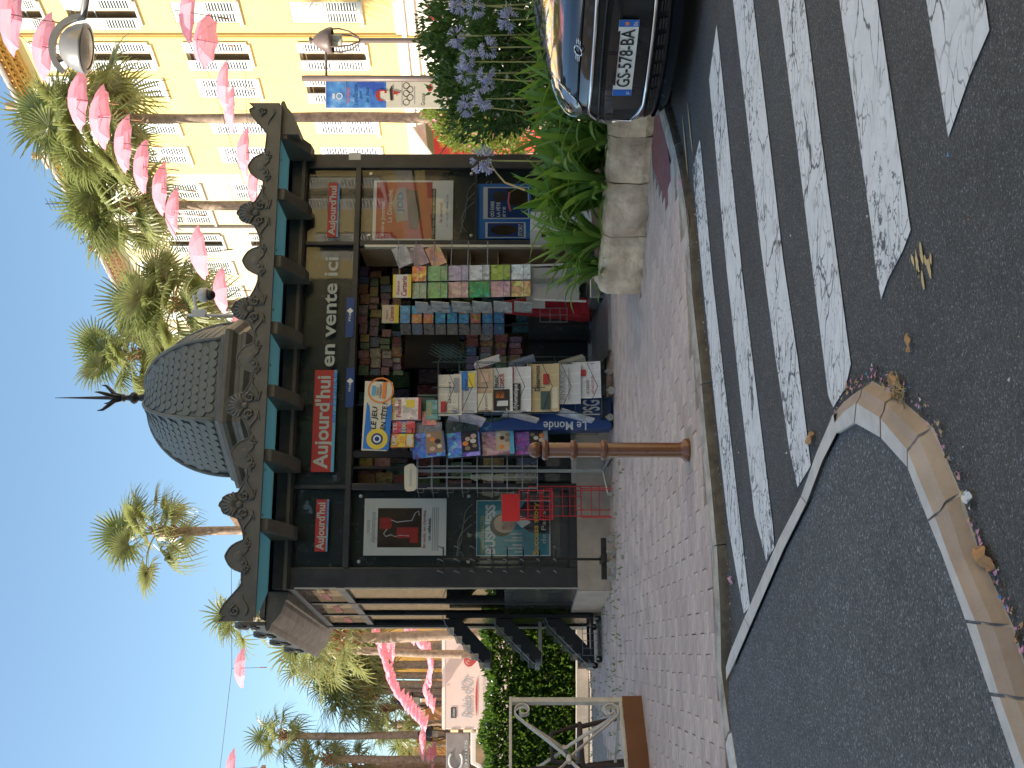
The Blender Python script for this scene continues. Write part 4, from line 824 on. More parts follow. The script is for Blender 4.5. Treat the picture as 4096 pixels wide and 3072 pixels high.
pa(.02, .30, .16, .90, 'white_ink', 'frame'); pa(.035, .285, .20, .86, 'bluedeep', 'photo', .002); pa(.36, .94, .12, .96, 'white_ink', 'frame'); pa(.38, .92, .20, .94, 'bluedeep', 'photo', .002)
tx('OÙ FAIRE', .40, .68, .24, .32, 'white_ink', bold=.03); tx('LA FÊTE', .40, .66, .35, .43, 'white_ink', bold=.03); tx('ÉTÉ', .40, .58, .47, .53, 'white_ink', bold=.02)
sh_(oval(.76,.42,.10,.12), 'hair_print', 'figure'); sh_([(.62,.60),(.9,.55),(.9,.92),(.55,.92)], 'paper_brown', 'figure'); ln([(.50,.62),(.66,.58),(.84,.60)], 'pink_ink', 'glow', .012); sh_(oval(.16,.5,.09,.24), 'paper_brown', 'figure')
tx('STORY', .05, .27, .76, .84, 'white_ink', bold=.03)
# ------------------------------------------------------------------ goods
def slab_item(name, label, cat, M, x0, x1, z0, z1, y0, y1, mt, col, lean=0., tilt=0., group=None, bend=0.):
    """a printed sheet or magazine standing in frame M, leaning back by lean, turned in its plane by tilt"""
    col = tuple(min(.86, c*1.3) for c in col); w_, h = x1-x0, z1-z0; L = M @ T((x0+x1)/2, y0, z0) @ RY(tilt) @ RX(-lean)
    b = MB(); nn = 4
    vs = []; fs = []
    for k in range(nn+1):
        t = k/nn; yy = bend*math.sin(t*math.pi)
        for xx in (-w_/2, w_/2): vs.append((xx, yy, t*h)); vs.append((xx, yy+(y1-y0), t*h))
    for k in range(nn):
        o_ = k*4; fs += [(o_,o_+2,o_+6,o_+4),(o_+1,o_+5,o_+7,o_+3),(o_,o_+4,o_+5,o_+1),(o_+2,o_+3,o_+7,o_+6)]
    fs += [(0,1,3,2), (nn*4, nn*4+2, nn*4+3, nn*4+1)]
    b.add(vs, fs); me = b.mesh(name, mt); o = bpy.data.objects.new(name, me); COL.objects.link(o); o.matrix_world = L; LOC[o.name] = L.copy(); o.color = (*col, 1)
    if name == 'magazine' and h > .0: pass
    return tag(o, label, cat, group), L, w_, h
def printed(o, L, w_, h, items):
    for it in items:
        if it[0] == 't': _, s, u0, u1, v0, v1, m = it[:7]; text(s, -w_/2+w_*u0, -w_/2+w_*u1, h*(1-v1), h*(1-v0), L, -.004, m, o, bold=it[7] if len(it) > 7 else .01)
        else: _, u0, u1, v0, v1, m = it; MB(L).box(-w_/2+w_*u0, -w_/2+w_*u1, -.0025, -.0005, h*(1-v1), h*(1-v0)).build('patch', m, o)
def at(fxa, fxb, fyl, fyr, d): return rect(fxa, fxb, fyl, fyr, d)
# --- newspaper spinner in front of the door
DN = -.78
xc_ = S(1565, DN+.1)
nr = thing('newspaper_rack', 'tall green wire spinner full of newspapers in front of the kiosk door', 'rack', M=MK @ T(xc_, DN+.3, 0))
MB(MK).tube([(xc_,DN+.32,.1),(xc_,DN+.32,1.95)], .016, 8).build('pole', 'wire_green', nr)
x0, x1 = S(1655, DN), S(1450, DN); zz = [Z(v, 1560, DN) for v in (1752, 1836, 1907, 1967, 2033, 2115, 2225, 2300, 2405)]
b = MB(MK)
for z in zz: b.tube([(x0,DN-.02,z),(x1,DN-.02,z)], .004, 5); b.tube([(x1,DN-.02,z),(x1+.20,DN+.55,z)], .004, 5); b.tube([(x0,DN-.02,z),(x0-.10,DN+.55,z)], .004, 5)
for x in (x0, (x0+x1)/2, x1): b.tube([(x,DN-.02,.12),(x,DN-.02,1.78)], .004, 5)
b.tube([(x1+.20,DN+.55,.12),(x1+.20,DN+.55,1.78)], .004, 5); b.tube([(x0-.1,DN+.55,.12),(x0-.1,DN+.55,1.78)], .004, 5)
b.build('wire_frame', 'wire_green', nr)
for k, z in enumerate(zz[1:]):   # crossing front wires of every pocket
    xm = (x0+x1)/2; MB(MK).tube([(x0+.02,DN-.03,z+.02),(x0+.02,DN-.06,z+.14),(xm,DN-.07,z+.04),(x1-.02,DN-.06,z+.14),(x1-.02,DN-.03,z+.02)], .0035, 5).build('pocket_wire', 'black_metal', nr)
b = MB(MK)
for k in range(5):
    for q in range(4): b.tube([(x1+.02+.06*q, DN+.04+.11*q, 1.45+.05*k), (x1+.10+.06*q, DN+.0+.11*q, 1.62+.05*k)], .003, 4)
b.build('pocket_wire', 'wire_green', nr)
bs = MB(MK).box(xc_-.28, xc_+.22, DN+.06, DN+.16, .085, .12).box(xc_-.08, xc_+.02, DN-.1, DN+.6, .085, .12).build('base', 'black_metal', nr)
def castor(M, parent, r=.035, mt='castor_grey'):
    w_ = MB(M).lathe([(.008,-.014),(r,-.013),(r+.003,0),(r,.013),(.008,.014)], 12, T(0,0,r) @ RX(math.pi/2)).build('castor', mt, parent); MB(M).box(-.012, .012, -.018, .018, r, r*2+.02).build('fork', 'steel', w_)
for dx, dy in ((-.26,.11),(.2,.11),(-.03,-.07),(-.03,.55)): castor(MK @ T(xc_+dx, DN+dy, 0), nr)
NP = [
 ('cream satirical newspaper, topmost in the wire spinner', 1752,1846,1659,1495, (.60,.55,.45), [('t','Le Canard',.30,.80,.44,.54,'ink'),('p',.08,.34,.10,.34,'red_ink'),('p',.55,.9,.66,.9,'grey_ink')]),
 ('grey-blue newspaper with a yellow picture, second row of the spinner', 1836,1907,1650,1482, (.48,.48,.47), [('p',.55,.98,.1,.5,'blue_print'),('p',.6,.95,.5,.9,'yellow_print'),('t','TIRE',.5,.8,.35,.5,'ink')]),
 ('tan film newspaper with a red-haired portrait, third row of the spinner', 1905,1972,1645,1474, (.46,.34,.22), [('p',.03,.42,.05,.95,'cream_print'),('p',.04,.38,.52,.66,'red_ink'),('t','Film',.08,.36,.52,.66,'white_ink'),('p',.68,.9,.3,.75,'skin_print')]),
 ('newspaper with a black front block and the figure 1, fourth row of the spinner', 1966,2050,1645,1470, (.60,.60,.57), [('p',.02,.5,.1,.85,'ink'),('t','1',.12,.24,.25,.78,'white_ink',.03),('p',.30,.46,.2,.6,'orange_print'),('t','FRANC',.56,.82,.15,.35,'ink',.02),('t','TIREUR',.56,.86,.4,.6,'red_ink',.02)]),
 ('monthly paper with a black masthead strip, fifth row of the spinner', 2030,2124,1646,1466, (.60,.60,.60), [('p',.03,.62,.02,.55,'ink'),('t','MONDE',.26,.52,.06,.2,'white_ink'),('t','diplomatique',.04,.60,.24,.48,'white_ink',.01),('p',.66,.98,.05,.25,'red_ink'),('t','Le Rev',.68,.96,.08,.22,'white_ink',.02)]),
 ('ochre newspaper with a green picture and brown headline, sixth row of the spinner', 2108,2236,1646,1455, (.52,.41,.22), [('t','LA DÉCROISSANCE',.38,.98,.04,.14,'ink'),('t','Désarmons',.42,.96,.24,.40,'ink',.02),('p',.04,.42,.42,.72,'plaster_green' if False else 'wire_green'),('p',.56,.78,.5,.68,'red_ink'),('p',.06,.5,.78,.96,'cream_print')]),
 ('grey newspaper with a thin headline, seventh row of the spinner', 2214,2322,1616,1458, (.52,.52,.53), [('t','RIVAROL',.10,.86,.24,.42,'grey_ink'),('p',.1,.9,.55,.58,'grey_ink')]),
 ('white newspaper with a black masthead and red drawing, lowest in the spinner', 2284,2402,1592,1447, (.62,.62,.64), [('p',.04,.66,.05,.22,'ink'),('t','LA BRECHE',.07,.63,.08,.19,'white_ink',.02),('p',.6,.78,.3,.5,'red_ink'),('t','LE GRAND',.1,.5,.5,.6,'ink'),('t','DÉTRICOTAGE',.1,.6,.66,.76,'red_ink')])]
for k, (lab, va, vb, fl, fr, col, its) in enumerate(NP):
    x0, x1, z0, z1 = at(va, vb, fl, fr, DN-.03); o, L, w_, h = slab_item('newspaper', lab, 'newspaper', MK, x0, x1, z0, z1, DN-.03-.004*k, DN-.012-.004*k, 'newsprint', col, lean=.12, tilt=R.uniform(-.03,.03), group='newspapers in the wire spinner', bend=.012)
    printed(o, L, w_, h, its)
MRt = frame(MK @ Vector((S(1450,DN)+.03, DN+.02, 0)), tuple((MK.to_3x3() @ Vector((.18,.55,0))).xy))
for k, (z, nm) in enumerate(((1.13,'upper'),(.78,'middle'),(.28,'lower'))):
    o, L, w_, h = slab_item('newspaper', f'folded newspaper seen edge-on, {nm} pocket on the right side of the spinner', 'newspaper', MRt, .03, .48, z, z+.26, -.03, .02, 'newsprint', ((.50,.47,.48),(.12,.15,.22),(.28,.28,.24))[k], lean=.3, group='newspapers in the wire spinner')
MLt = frame(MK @ Vector((S(1658,DN)-.06, DN+.45, 0)), tuple((MK.to_3x3() @ Vector((.06,-.45,0))).xy))
for k, (z, nm) in enumerate(((1.30,'upper'),(.78,'middle'),(.24,'lower'))):
    o, L, w_, h = slab_item('newspaper', f'slanting newspaper with photos, {nm} pocket on the left side of the spinner', 'newspaper', MLt, .02, .44, z, z+.34, -.05, -.03, 'cover_soft', ((.50,.47,.50),(.45,.43,.40),(.42,.44,.50))[k], lean=.25, tilt=.2, group='newspapers in the wire spinner')
# --- blue stand
x0 = S(1722, -.6); o = thing('news_stand', 'deep blue slanted newspaper stand with white lettering on its side', 'stand', M=MK @ T(x0+.2, -.6, 0))
P = [(S(f, -.62), Z(v, f, -.62)) for f, v in ((1722,1968),(1690,1966),(1650,2170),(1592,2325),(1592,2428),(1716,2440))]; P[-1] = (P[-1][0], .02); P[-2] = (P[-2][0], .02)
bl = MB(MK).prism(P, -.66, -.42).build('body', 'bluedeep', o, bevel=.006)
Mv = MK @ T(S(1706,-.665), -.665, Z(2345,1700,-.665)) @ RY(-math.radians(90)); text('Le Monde', 0, .42, -.05, .035, Mv, -.002, 'white_ink', bl, shear=.0, bold=.01)
xa, xb, za, zb = rect(2330, 2400, 1660, 1600, -.665); text('PSG', xa, xb, za, zb, MK, -.668, 'white_ink', bl, bold=.02)
# --- magazine rack with the big blue covers
DM = -.55
mr = thing('magazine_rack', 'dark wire magazine rack holding four large colourful covers left of the spinner', 'rack', M=MK @ T(S(1775,DM), DM, 0))
x0, x1 = S(1826, DM), S(1716, DM); b = MB(MK)
for x in (x0, x1): b.tube([(x,DM+.06,.1),(x,DM+.06,1.62)], .006, 6)
for v in (1650,1785,1924,2058,2196): z = Z(v, 1775, DM); b.tube([(x0,DM+.05,z),(x1,DM+.05,z)], .005, 5); b.tube([(x0,DM-.05,z),(x1,DM-.05,z)], .004, 5)
for x in (x0-.05, x1+.05): b.tube([(x,DM-.14,.03),(x,DM+.3,.03)], .008, 6)
b.build('wire_frame', 'black_metal', mr)
MG = [('blue magazine with a brown group photo, top of the four large covers', 1646,1778,1822,1722, (.05,.16,.50)), ('bright blue and purple magazine, second of the four large covers', 1788,1919,1820,1722, (.07,.20,.62)), ('mauve magazine with an orange and teal foot, third of the four large covers', 1927,2056,1814,1720, (.42,.20,.24)), ('purple magazine with a dark photo, lowest of the four large covers', 2060,2192,1812,1722, (.22,.06,.30))]
for k, (lab, va, vb, fl, fr, col) in enumerate(MG):
    x0, x1, z0, z1 = at(va, vb, fl, fr, DM-.05); o, L, w_, h = slab_item('magazine', lab, 'magazine', MK, x0, x1, z0, z1, DM-.05, DM-.035, 'cover', col, lean=.1, tilt=-.10+.02*k, group='magazines in the dark wire rack')
    MB(L).box(-w_*.34, w_*.5, -.0035, -.0005, h*.04, h*.56).build('cover_picture', ('card_brown','suit_print','tan_slat','hair_print')[k], o)
    for q_, (u, v, rr2) in enumerate(((-.18,.38,.09),(.02,.44,.10),(.20,.36,.09),(.36,.46,.08),(.10,.20,.10),(-.10,.16,.08),(.30,.18,.10))): MB(L).prism([(w_*u+w_*rr2*math.cos(t_*.785), h*v+w_*rr2*1.25*math.sin(t_*.785)) for t_ in range(8)], -.0045, -.001).build('cover_picture', ('skin_print','card_brown','orange_print','skin_print','hair_print','cream_print','card_brown')[(q_+k) % 7], o)
    if k in (2, 3): MB(L).box(-w_*.5, w_*.5, -.0045, -.0005, 0, h*.14).build('foot_strip', ('cyan_ink','grey_ink')[k-2], o)
    o, L, w_, h = slab_item('magazine', ('grey','dark green','dark blue','violet')[k]+' magazine half hidden behind the large covers, '+('top','second','third','lowest')[k]+' pocket', 'magazine', MK, x0+.06, x1+.09, z0+.03, z1+.02, DM-.02, DM-.008, 'cover', ((.24,.22,.24),(.05,.07,.06),(.03,.08,.28),(.2,.07,.25))[k], lean=.1, group='magazines in the dark wire rack')
MB(MK).box(S(1700,DM), S(1588,DM), DM+.02, DM+.03, Z(1740,1640,DM), Z(1560,1640,DM)).build('header_wire_panel', 'wire_green', mr)
PZ = [('yellow and pink crossword magazine under the game sign', 1566,1684,1682,1594, (.72,.55,.50), [('p',.0,1,.0,.10,'yellow_print'),('t','JEUX',.3,.95,.0,.14,'orange_print',.02),('t','Fléchés',.12,.9,.18,.34,'red_ink',.01),('p',.55,.9,.5,.8,'yellow_print'),('p',.0,1,.92,1.,'red_ink')]), ('red and blue puzzle magazine numbered 100 under the game sign', 1570,1660,1734,1686, (.55,.06,.06), [('t','TE',.15,.85,.03,.2,'white_ink',.02),('p',.0,1,.4,.62,'blue_print'),('t','100',.1,.9,.42,.6,'yellow_ink',.03)]), ('orange and yellow puzzle magazine at the end of the row under the game sign', 1564,1656,1790,1738, (.72,.30,.04), [('t','UP',.15,.85,.05,.25,'white_ink',.03),('p',.0,1,.35,.62,'yellow_print'),('t','20',.2,.8,.38,.58,'orange_print',.02),('p',.1,.9,.7,.95,'cream_print')]), ('teal and yellow booklet below the crossword magazine', 1704,1762,1678,1600, (.16,.34,.33), [('t','DEUX',.2,.9,.1,.35,'yellow_ink',.01)]), ('pink and orange booklet between two puzzle magazines', 1688,1745,1700,1645, (.66,.22,.18), [])]
for lab, va, vb, fl, fr, col, its in PZ:
    x0, x1, z0, z1 = at(va, vb, fl, fr, DM-.02); o, L, w_, h = slab_item('magazine', lab, 'magazine', MK, x0, x1, z0, z1, DM-.02-.01*len(its), DM-.01, 'cover_soft', col, lean=.06, group='puzzle magazines under the game sign'); printed(o, L, w_, h, its)
# --- game sign
DS = -.62; qs = [(1461,1524),(1571,1529),(1547,1804),(1445,1801)]; pts = [kio(a, f, DS) for a, f in qs]   # right-top, right-bottom, left-bottom, left-top
gs = MB(MK).prism(pts, DS, DS+.012).build('game_sign', 'cream_print'); tag(gs, 'blue and cream lottery game sign with a yellow round logo, above the puzzle magazines', 'sign')
xr_, xl_ = (pts[0][0]+pts[1][0])/2, (pts[2][0]+pts[3][0])/2; zt_, zb_ = (pts[0][1]+pts[3][1])/2, (pts[1][1]+pts[2][1])/2; ang = math.atan2(pts[1][1]-pts[2][1], xr_-xl_)
Mg = MK @ T(xl_, DS-.001, zb_) @ RY(-ang); wg, hg = math.hypot(xr_-xl_, pts[1][1]-pts[2][1]), zt_-zb_
MB(Mg).add([(.004,-.002,.003),(wg*.68,-.002,.003),(wg*.62,-.002,hg*.20),(wg*.12,-.002,hg*.30),(wg*.12,-.002,hg*.66),(wg*.62,-.002,hg*.87),(wg*.68,-.002,hg*.985),(.004,-.002,hg*.985)], [(0,1,2,3),(3,4,7,0),(4,5,6,7)]).build('blue_field', 'blue_print', gs, fix=False)
def disc(M, cx, cz, r, y, mt, par, nm='disc', rin=0.):
    n_ = 28
    if rin: return MB(M).add([(cx+q*math.cos(2*math.pi*k/n_), y, cz+q*math.sin(2*math.pi*k/n_)) for q in (rin, r) for k in range(n_)], [(k, (k+1)%n_, (k+1)%n_+n_, k+n_) for k in range(n_)]).build(nm, mt, par, fix=False)
    return MB(M).add([(cx+r*math.cos(2*math.pi*k/n_), y, cz+r*math.sin(2*math.pi*k/n_)) for k in range(n_)], [tuple(range(n_))]).build(nm, mt, par, fix=False)
disc(Mg, wg*.155, hg*.48, hg*.40, -.004, 'yellow_print', gs); disc(Mg, wg*.155, hg*.48, hg*.22, -.006, 'bluedeep', gs); disc(Mg, wg*.155, hg*.48, hg*.15, -.0075, 'white_ink', gs, 'logo', hg*.09)
text('LE JEU', wg*.29, wg*.62, hg*.50, hg*.76, Mg, -.004, 'ink', gs, shear=.1, bold=.02); text('EN TÊTE !', wg*.29, wg*.68, hg*.20, hg*.44, Mg, -.004, 'ink', gs, shear=.15, bold=.02)
disc(Mg, wg*.86, hg*.5, hg*.50, -.003, 'orange_print', gs, 'ring', hg*.44); MB(Mg).box(wg*.74, wg*.98, -.005, -.003, hg*.30, hg*.44).build('orange_bar', 'orange_print', gs); MB(Mg).box(wg*.78, wg*.92, -.006, -.003, hg*.70, hg*.84).build('blue_bar', 'cyan_ink', gs)
text('ZÉRO', wg*.78, wg*.90, hg*.58, hg*.66, Mg, -.004, 'ink', gs, bold=.01); text("D'ARGENT", wg*.75, wg*.95, hg*.47, hg*.55, Mg, -.004, 'ink', gs, bold=.01)
for u in (.04, .7): MB(MK).tube([(xl_+wg*u, DS+.02, zt_-.02), (xl_+wg*u, DS+.3, zT0)], .003, 4).build('hanging_wire', 'black_metal', gs)
# --- empty wire spinner with a cream header
DW = -.45
wr = thing('postcard_spinner', 'empty grey wire postcard spinner with a cream header plate', 'rack', M=MK @ T(S(1885,DW), DW, 0))
xw = [S(f, DW) for f in (1955, 1912, 1868, 1824)]; zw = [Z(v, 1890, DW) for v in (1672, 1730, 1790, 1850, 1910, 1970, 2030, 2090, 2150)]
b = MB(MK)
for z in zw:
    for a, c in zip(xw, xw[1:]): b.tube([(a,DW-.02,z),(c,DW-.02,z)], .0035, 5); b.tube([(a,DW-.08,z+.005),(c,DW-.08,z+.005)], .003, 5)
    b.tube([(xw[0],DW-.02,z),(xw[0]-.06,DW+.2,z)], .003, 5); b.tube([(xw[3],DW-.02,z),(xw[3]+.06,DW+.2,z)], .003, 5)
    b.tube([(xw[0],DW-.02,z),(xw[0]-.045,DW-.05,z),(xw[0]-.045,DW-.05,z-.06),(xw[0],DW-.02,z-.06)], .003, 4); b.tube([(xw[3],DW-.02,z),(xw[3]+.045,DW-.05,z),(xw[3]+.045,DW-.05,z-.06),(xw[3],DW-.02,z-.06)], .003, 4)
for x in xw: b.tube([(x,DW-.02,zw[-1]),(x,DW-.02,zw[0])], .004, 5); b.tube([(x,DW-.08,zw[-1]),(x,DW-.08,zw[0]-.1)], .003, 5)
b.build('wire_frame', 'wire_grey', wr)
MB(MK).box(S(1880,DW)-.016, S(1880,DW)+.016, DW+.06, DW+.08, .07, zw[0]).build('pole', 'wire_grey', wr)
for a in (20, 110, 200, 290): MB(MK).tube([(S(1880,DW),DW+.07,.09),(S(1880,DW)+.26*math.cos(math.radians(a)),DW+.07+.26*math.sin(math.radians(a)),.05)], .014, 6).build('foot', 'wire_grey', wr); castor(MK @ T(S(1880,DW)+.26*math.cos(math.radians(a)), DW+.07+.26*math.sin(math.radians(a)), 0), wr, .022)
pl = [(1966,1628),(1955,1618),(1868,1617),(1855,1640),(1856,1654),(1880,1673),(1950,1672),(1964,1655)]; MB(MK).prism([kio(a, f, DW) for f, a in pl], DW-.012, DW).build('header_plate', 'cream_print', wr); xa, xb, za, zb = rect(1630, 1658, 1945, 1875, DW-.014); MB(MK).box(xa, xb, DW-.015, DW-.0125, za+.03, zb-.02).build('faded_strip', 'pale_ink', wr)
# --- red wire stand
DRd = -.22
rs = thing('red_wire_stand', 'red wire stand with a blank red plate, below the business poster', 'rack', M=MK @ T(S(2015,DRd), DRd, 0))
xa, xb, za, zb = rect(2007, 2078, 2085, 1975, DRd-.2); MB(MK).box(xa, xb, DRd-.2, DRd-.185, za, zb).build('plate', 'red_board', rs, bevel=.004)
def wires(d, fl, fr, va, vb, nx, rows):
    b = MB(MK); a, c = S(fl, d), S(fr, d)
    for k in range(nx+1): x = a+(c-a)*k/nx; b.tube([(x,d,Z(vb,2010,d)),(x,d,Z(va,2010,d))], .006 if k in (0,nx) else .004, 5)
    for v in rows: z = Z(v, 2010, d); b.tube([(a,d,z),(c,d,z)], .006 if v in (va, vb) else .004, 5)
    return b
wires(DRd-.2, 2078, 1962, 2078, 2210, 3, (2078,2110,2160,2172,2200,2210)).build('upper_basket', 'wire_red', rs)
wires(DRd, 2064, 1946, 2115, 2324, 3, (2115,2165,2206,2250,2280,2300,2324)).build('back_grid', 'wire_red', rs)
b = MB(MK)
for f in (2064, 2040, 1962, 1945): b.tube([(S(f,DRd-.02),DRd-.02,0.01),(S(f,DRd-.02),DRd-.02,Z(2300,2010,DRd))], .006, 5)
for f in (2070, 1955): b.tube([(S(f,DRd-.2),DRd-.2,Z(2210,2010,DRd-.2)),(S(f,DRd),DRd,Z(2180,2010,DRd))], .006, 5); b.tube([(S(f,DRd-.28),DRd-.28,.02),(S(f,DRd),DRd,.30)], .006, 5); b.tube([(S(f,DRd-.2),DRd-.2,Z(2078,2010,DRd-.2)),(S(f,DRd),DRd,Z(2115,2010,DRd))], .006, 5)
for z in (.12, .2): b.tube([(S(2064,DRd),DRd-.02,z),(S(1945,DRd),DRd-.02,z)], .004, 5)
b.build('legs', 'wire_red', rs)
# --- black peg stand on castors
DP = -.42
pk = thing('peg_stand', 'black peg stand on a castored base at the left corner of the kiosk', 'rack', M=MK @ T(S(2237,DP), DP, 0))
xp = S(2237, DP); MB(MK).tube([(xp,DP,.1),(xp,DP,1.66)], .014, 6).build('pole', 'black_metal', pk)
pe = MB().tube([(0,0,0),(0,-.30,.02),(0,-.31,.035)], .006, 5).mesh('peg', 'wire_grey')
for k, v in enumerate((1773,1838,1900,1967,2029,2094,2158,2223)):
    z = Z(v, 2237, DP); MB(MK).box(xp-.14, xp+.12, DP-.012, DP, z-.006, z+.006).build('rail', 'black_metal', pk)
    for dx in (-.13, -.02, .10): inst('peg', pe, MK @ T(xp+dx, DP-.012, z), pk)
bs = MB(MK); bs.box(S(2318,DP-.1), S(2152,DP-.1), DP-.13, DP-.05, .085, .135); bs.box(xp-.04, xp+.04, DP-.2, DP+.22, .087, .13); bs.build('base', 'black_metal', pk, bevel=.004)
for f, y in ((2312,-.09),(2262,-.2),(2240,.2),(2212,-.16),(2160,-.09)): castor(MK @ T(S(f,DP), DP+y, 0), pk, .036)
# --- stepped rack along the left wall
sr = thing('stepped_rack', 'black stepped magazine rack on wheels against the left side of the kiosk', 'rack', M=T(-2.62, 12.0, 0))
Msr = frame((-2.60, 12.05, 0), (-.935, -.354))
for x, y in ((.0,-.02),(.0,-.68)): MB(Msr).box(x-.02, x+.02, y-.02, y+.02, .09, 1.74).build('upright', 'black_metal', sr)
MB(Msr).box(-.02, .0, -.66, -.04, .12, 1.72).build('back_panel', 'dark_panel', sr)
for z in (1.28, .72, .14):
    st = []
    for k in range(5): st += [(.03+.095*k, z+.46-.092*k), (.03+.095*(k+1), z+.46-.092*k)]
    st += [(.03+.095*5, z-.03), (.40, z-.05), (.03, z+.30)]
    MB(Msr).prism(st, -.68, -.02).build('tray', 'black_metal', sr)
    for y in (-.01, -.35): MB(Msr).tube([(.0,y,z+.5),(.10,y,z+.46),(.52,y,z+.04),(.50,y,z-.04)], .005, 5).build('tray_wire', 'wire_grey', sr)
    MB(Msr).box(.46, .56, -.3, -.02, z-.03, z+.02).build('tray_lip', 'wire_grey', sr)
for x in (.0, .5):
    MB(Msr).box(x-.015, x+.015, -.68, .0, .09, .12).build('base_rail', 'black_metal', sr)
MB(Msr).box(0, .5, -.015, .015, .09, .121).build('base_rail', 'black_metal', sr); MB(Msr).box(0, .5, -.69, -.66, .09, .121).build('base_rail', 'black_metal', sr)
for x, y in ((.03,-.02),(.47,-.02),(.03,-.66),(.47,-.66)): castor(Msr @ T(x, y, 0), sr, .036, 'rubber')
b = MB(Msr)
for k in range(5): b.tube([(.12+.08*k,.06,.04),(.12+.08*k,.06,.22)], .003, 4)
for z in (.04,.13,.22): b.tube([(.12,.06,z),(.44,.06,z)], .003, 4)
b.build('wire_basket', 'wire_grey', sr)
MB(Msr).box(.02, .5, -.34, -.30, .66, .70).build('cross_bar', 'steel', sr)
# --- greeting-card spinner at the door, right
DCd = -.30
xcc = S(1105, DCd); cs = thing('card_spinner', 'revolving greeting-card stand with a yellow and white header by the right door jamb', 'rack', M=MK @ T(xcc, DCd, 0))
MB(MK).box(xcc-.02, xcc+.02, DCd+.16, DCd+.2, .1, 1.6).build('pole', 'steel', cs)
xa, xb, za, zb = rect(1572, 1645, 1190, 1098, DCd-.06); hd = MB(MK).box(xa, xb, DCd-.06, DCd-.05, za, zb).build('header', 'white_board', cs)
MB(MK).box(xa, xb, DCd-.0625, DCd-.0603, zb-.028, zb).build('yellow_band', 'yellow_print', hd); MB(MK).box(xa, xb, DCd-.0625, DCd-.0603, za, za+.035).build('yellow_band', 'yellow_print', hd)
text('Espace', xa+.03, xb-.07, za+(zb-za)*.60, za+(zb-za)*.80, MK, -.063+DCd, 'red_ink', hd, shear=.2, bold=.01); text('Carterie', xa+.015, xb-.02, za+(zb-za)*.24, za+(zb-za)*.55, MK, -.063+DCd, 'red_ink', hd, shear=.2, bold=.02)
CV = [(1648,1704),(1710,1788),(1793,1872),(1876,1957),(1962,2040),(2045,2121)]
CC = [[((.30,.36,.24),'pale green card with a black-eyed daisy'),((.75,.20,.04),'blue and orange sunset card')],[((.20,.36,.12),'green card with a white-faced animal'),((.18,.34,.14),'green card with a pink ribbon figure')],[((.50,.30,.26),'mauve and peach card'),((.36,.30,.42),'lilac card with two round figures')],[((.02,.30,.10),'emerald green card'),((.52,.54,.55),'white card with black strokes')],[((.55,.30,.32),'pale pink card with a white swirl'),((.30,.40,.06),'lime green card with a yellow flower')],[((.62,.38,.14),'honey yellow card'),((.62,.66,.72),'white card with an orange bird')]]
RN = ['top','second','third','fourth','fifth','lowest']; cardg = 'greeting cards in the revolving stand'
b = MB(MK)
for r, (va, vb) in enumerate(CV):
    for c, (fl, fr) in enumerate(((1192,1130),(1124,1064))):
        sh_f = -r*1.5; x0, x1, z0, z1 = at(va, vb, fl+sh_f, fr+sh_f, DCd-.02); col, lab = CC[r][c]
        o, L, w_, h = slab_item('greeting_card', f'{lab}, {RN[r]} row, {"left" if c == 0 else "right"} column of the revolving stand', 'card', MK, x0, x1, z0, z1, DCd-.02, DCd-.012, 'cover_soft', col, lean=.08, group=cardg)
        b.tube([(x0-.006,DCd-.035,z0-.004),(x1+.006,DCd-.035,z0-.004),(x1+.006,DCd-.035,z0+.07),(x0-.006,DCd-.035,z0+.07),(x0-.006,DCd-.035,z0-.004)], .003, 4)
    x0, x1, z0, z1 = at(va, vb, 1196, 1192, DCd-.02)
    Mq = frame(MK @ Vector((x0-.075, DCd+.24, 0)), tuple((MK.to_3x3() @ Vector((.055,-.25,0))).xy)); o, L, w_, h = slab_item('greeting_card', f'card seen edge-on, {RN[r]} row on the left side of the revolving stand', 'card', Mq, .03, .25, z0-.02, z1-.03, -.02, -.012, 'cover_soft', (.42,.40,.36), lean=.1, group=cardg)
b.build('pocket_wire', 'wire_grey', cs)
b = MB(MK); xo = S(1060, DCd)
for v in (1590,1660,1735,1805,1872,1950): z = Z(v, 1020, DCd); b.tube([(xo,DCd,z),(xo+.30,DCd+.1,z+.0)], .005, 5)
b.build('side_arm', 'wire_grey', cs)
for k, v in enumerate((1595,1660,1730)):
    z = Z(v, 1030, DCd); Mq = frame(MK @ Vector((xo+.03, DCd+.02, 0)), tuple((MK.to_3x3() @ Vector((.28,.14,0))).xy)); slab_item('greeting_card', f'dark card tilted outwards, {RN[k]} arm on the right side of the revolving stand', 'card', Mq, .0, .30, z-.1, z+.06, 0, .01, 'cover_soft', ((.25,.24,.24),(.24,.14,.15),(.45,.20,.08))[k], lean=.2, tilt=-.35, group=cardg)
MB(MK).box(S(1196,DCd), S(1068,DCd), DCd+.02, DCd+.05, Z(2316,1130,DCd), Z(2124,1130,DCd)).build('lower_panel', 'grey_board', cs)
MB(MK).box(S(1124,DCd)-.02, S(1124,DCd)+.02, DCd-.005, DCd+.02, Z(2330,1130,DCd), Z(2130,1130,DCd)).build('panel_post', 'steel', cs)
MB(MK).tube([(S(1060,DCd),DCd+.02,Z(2124,1060,DCd)),(S(1055,DCd),DCd+.02,Z(2250,1060,DCd)),(S(1048,DCd),DCd+.02,Z(2345,1060,DCd))], .012, 6).build('frame_tube', 'white_board', cs)
MB(MK).tube([(S(1196,DCd),DCd+.02,Z(2134,1196,DCd)),(S(1203,DCd),DCd+.02,Z(2345,1196,DCd))], .012, 6).build('frame_tube', 'white_board', cs)
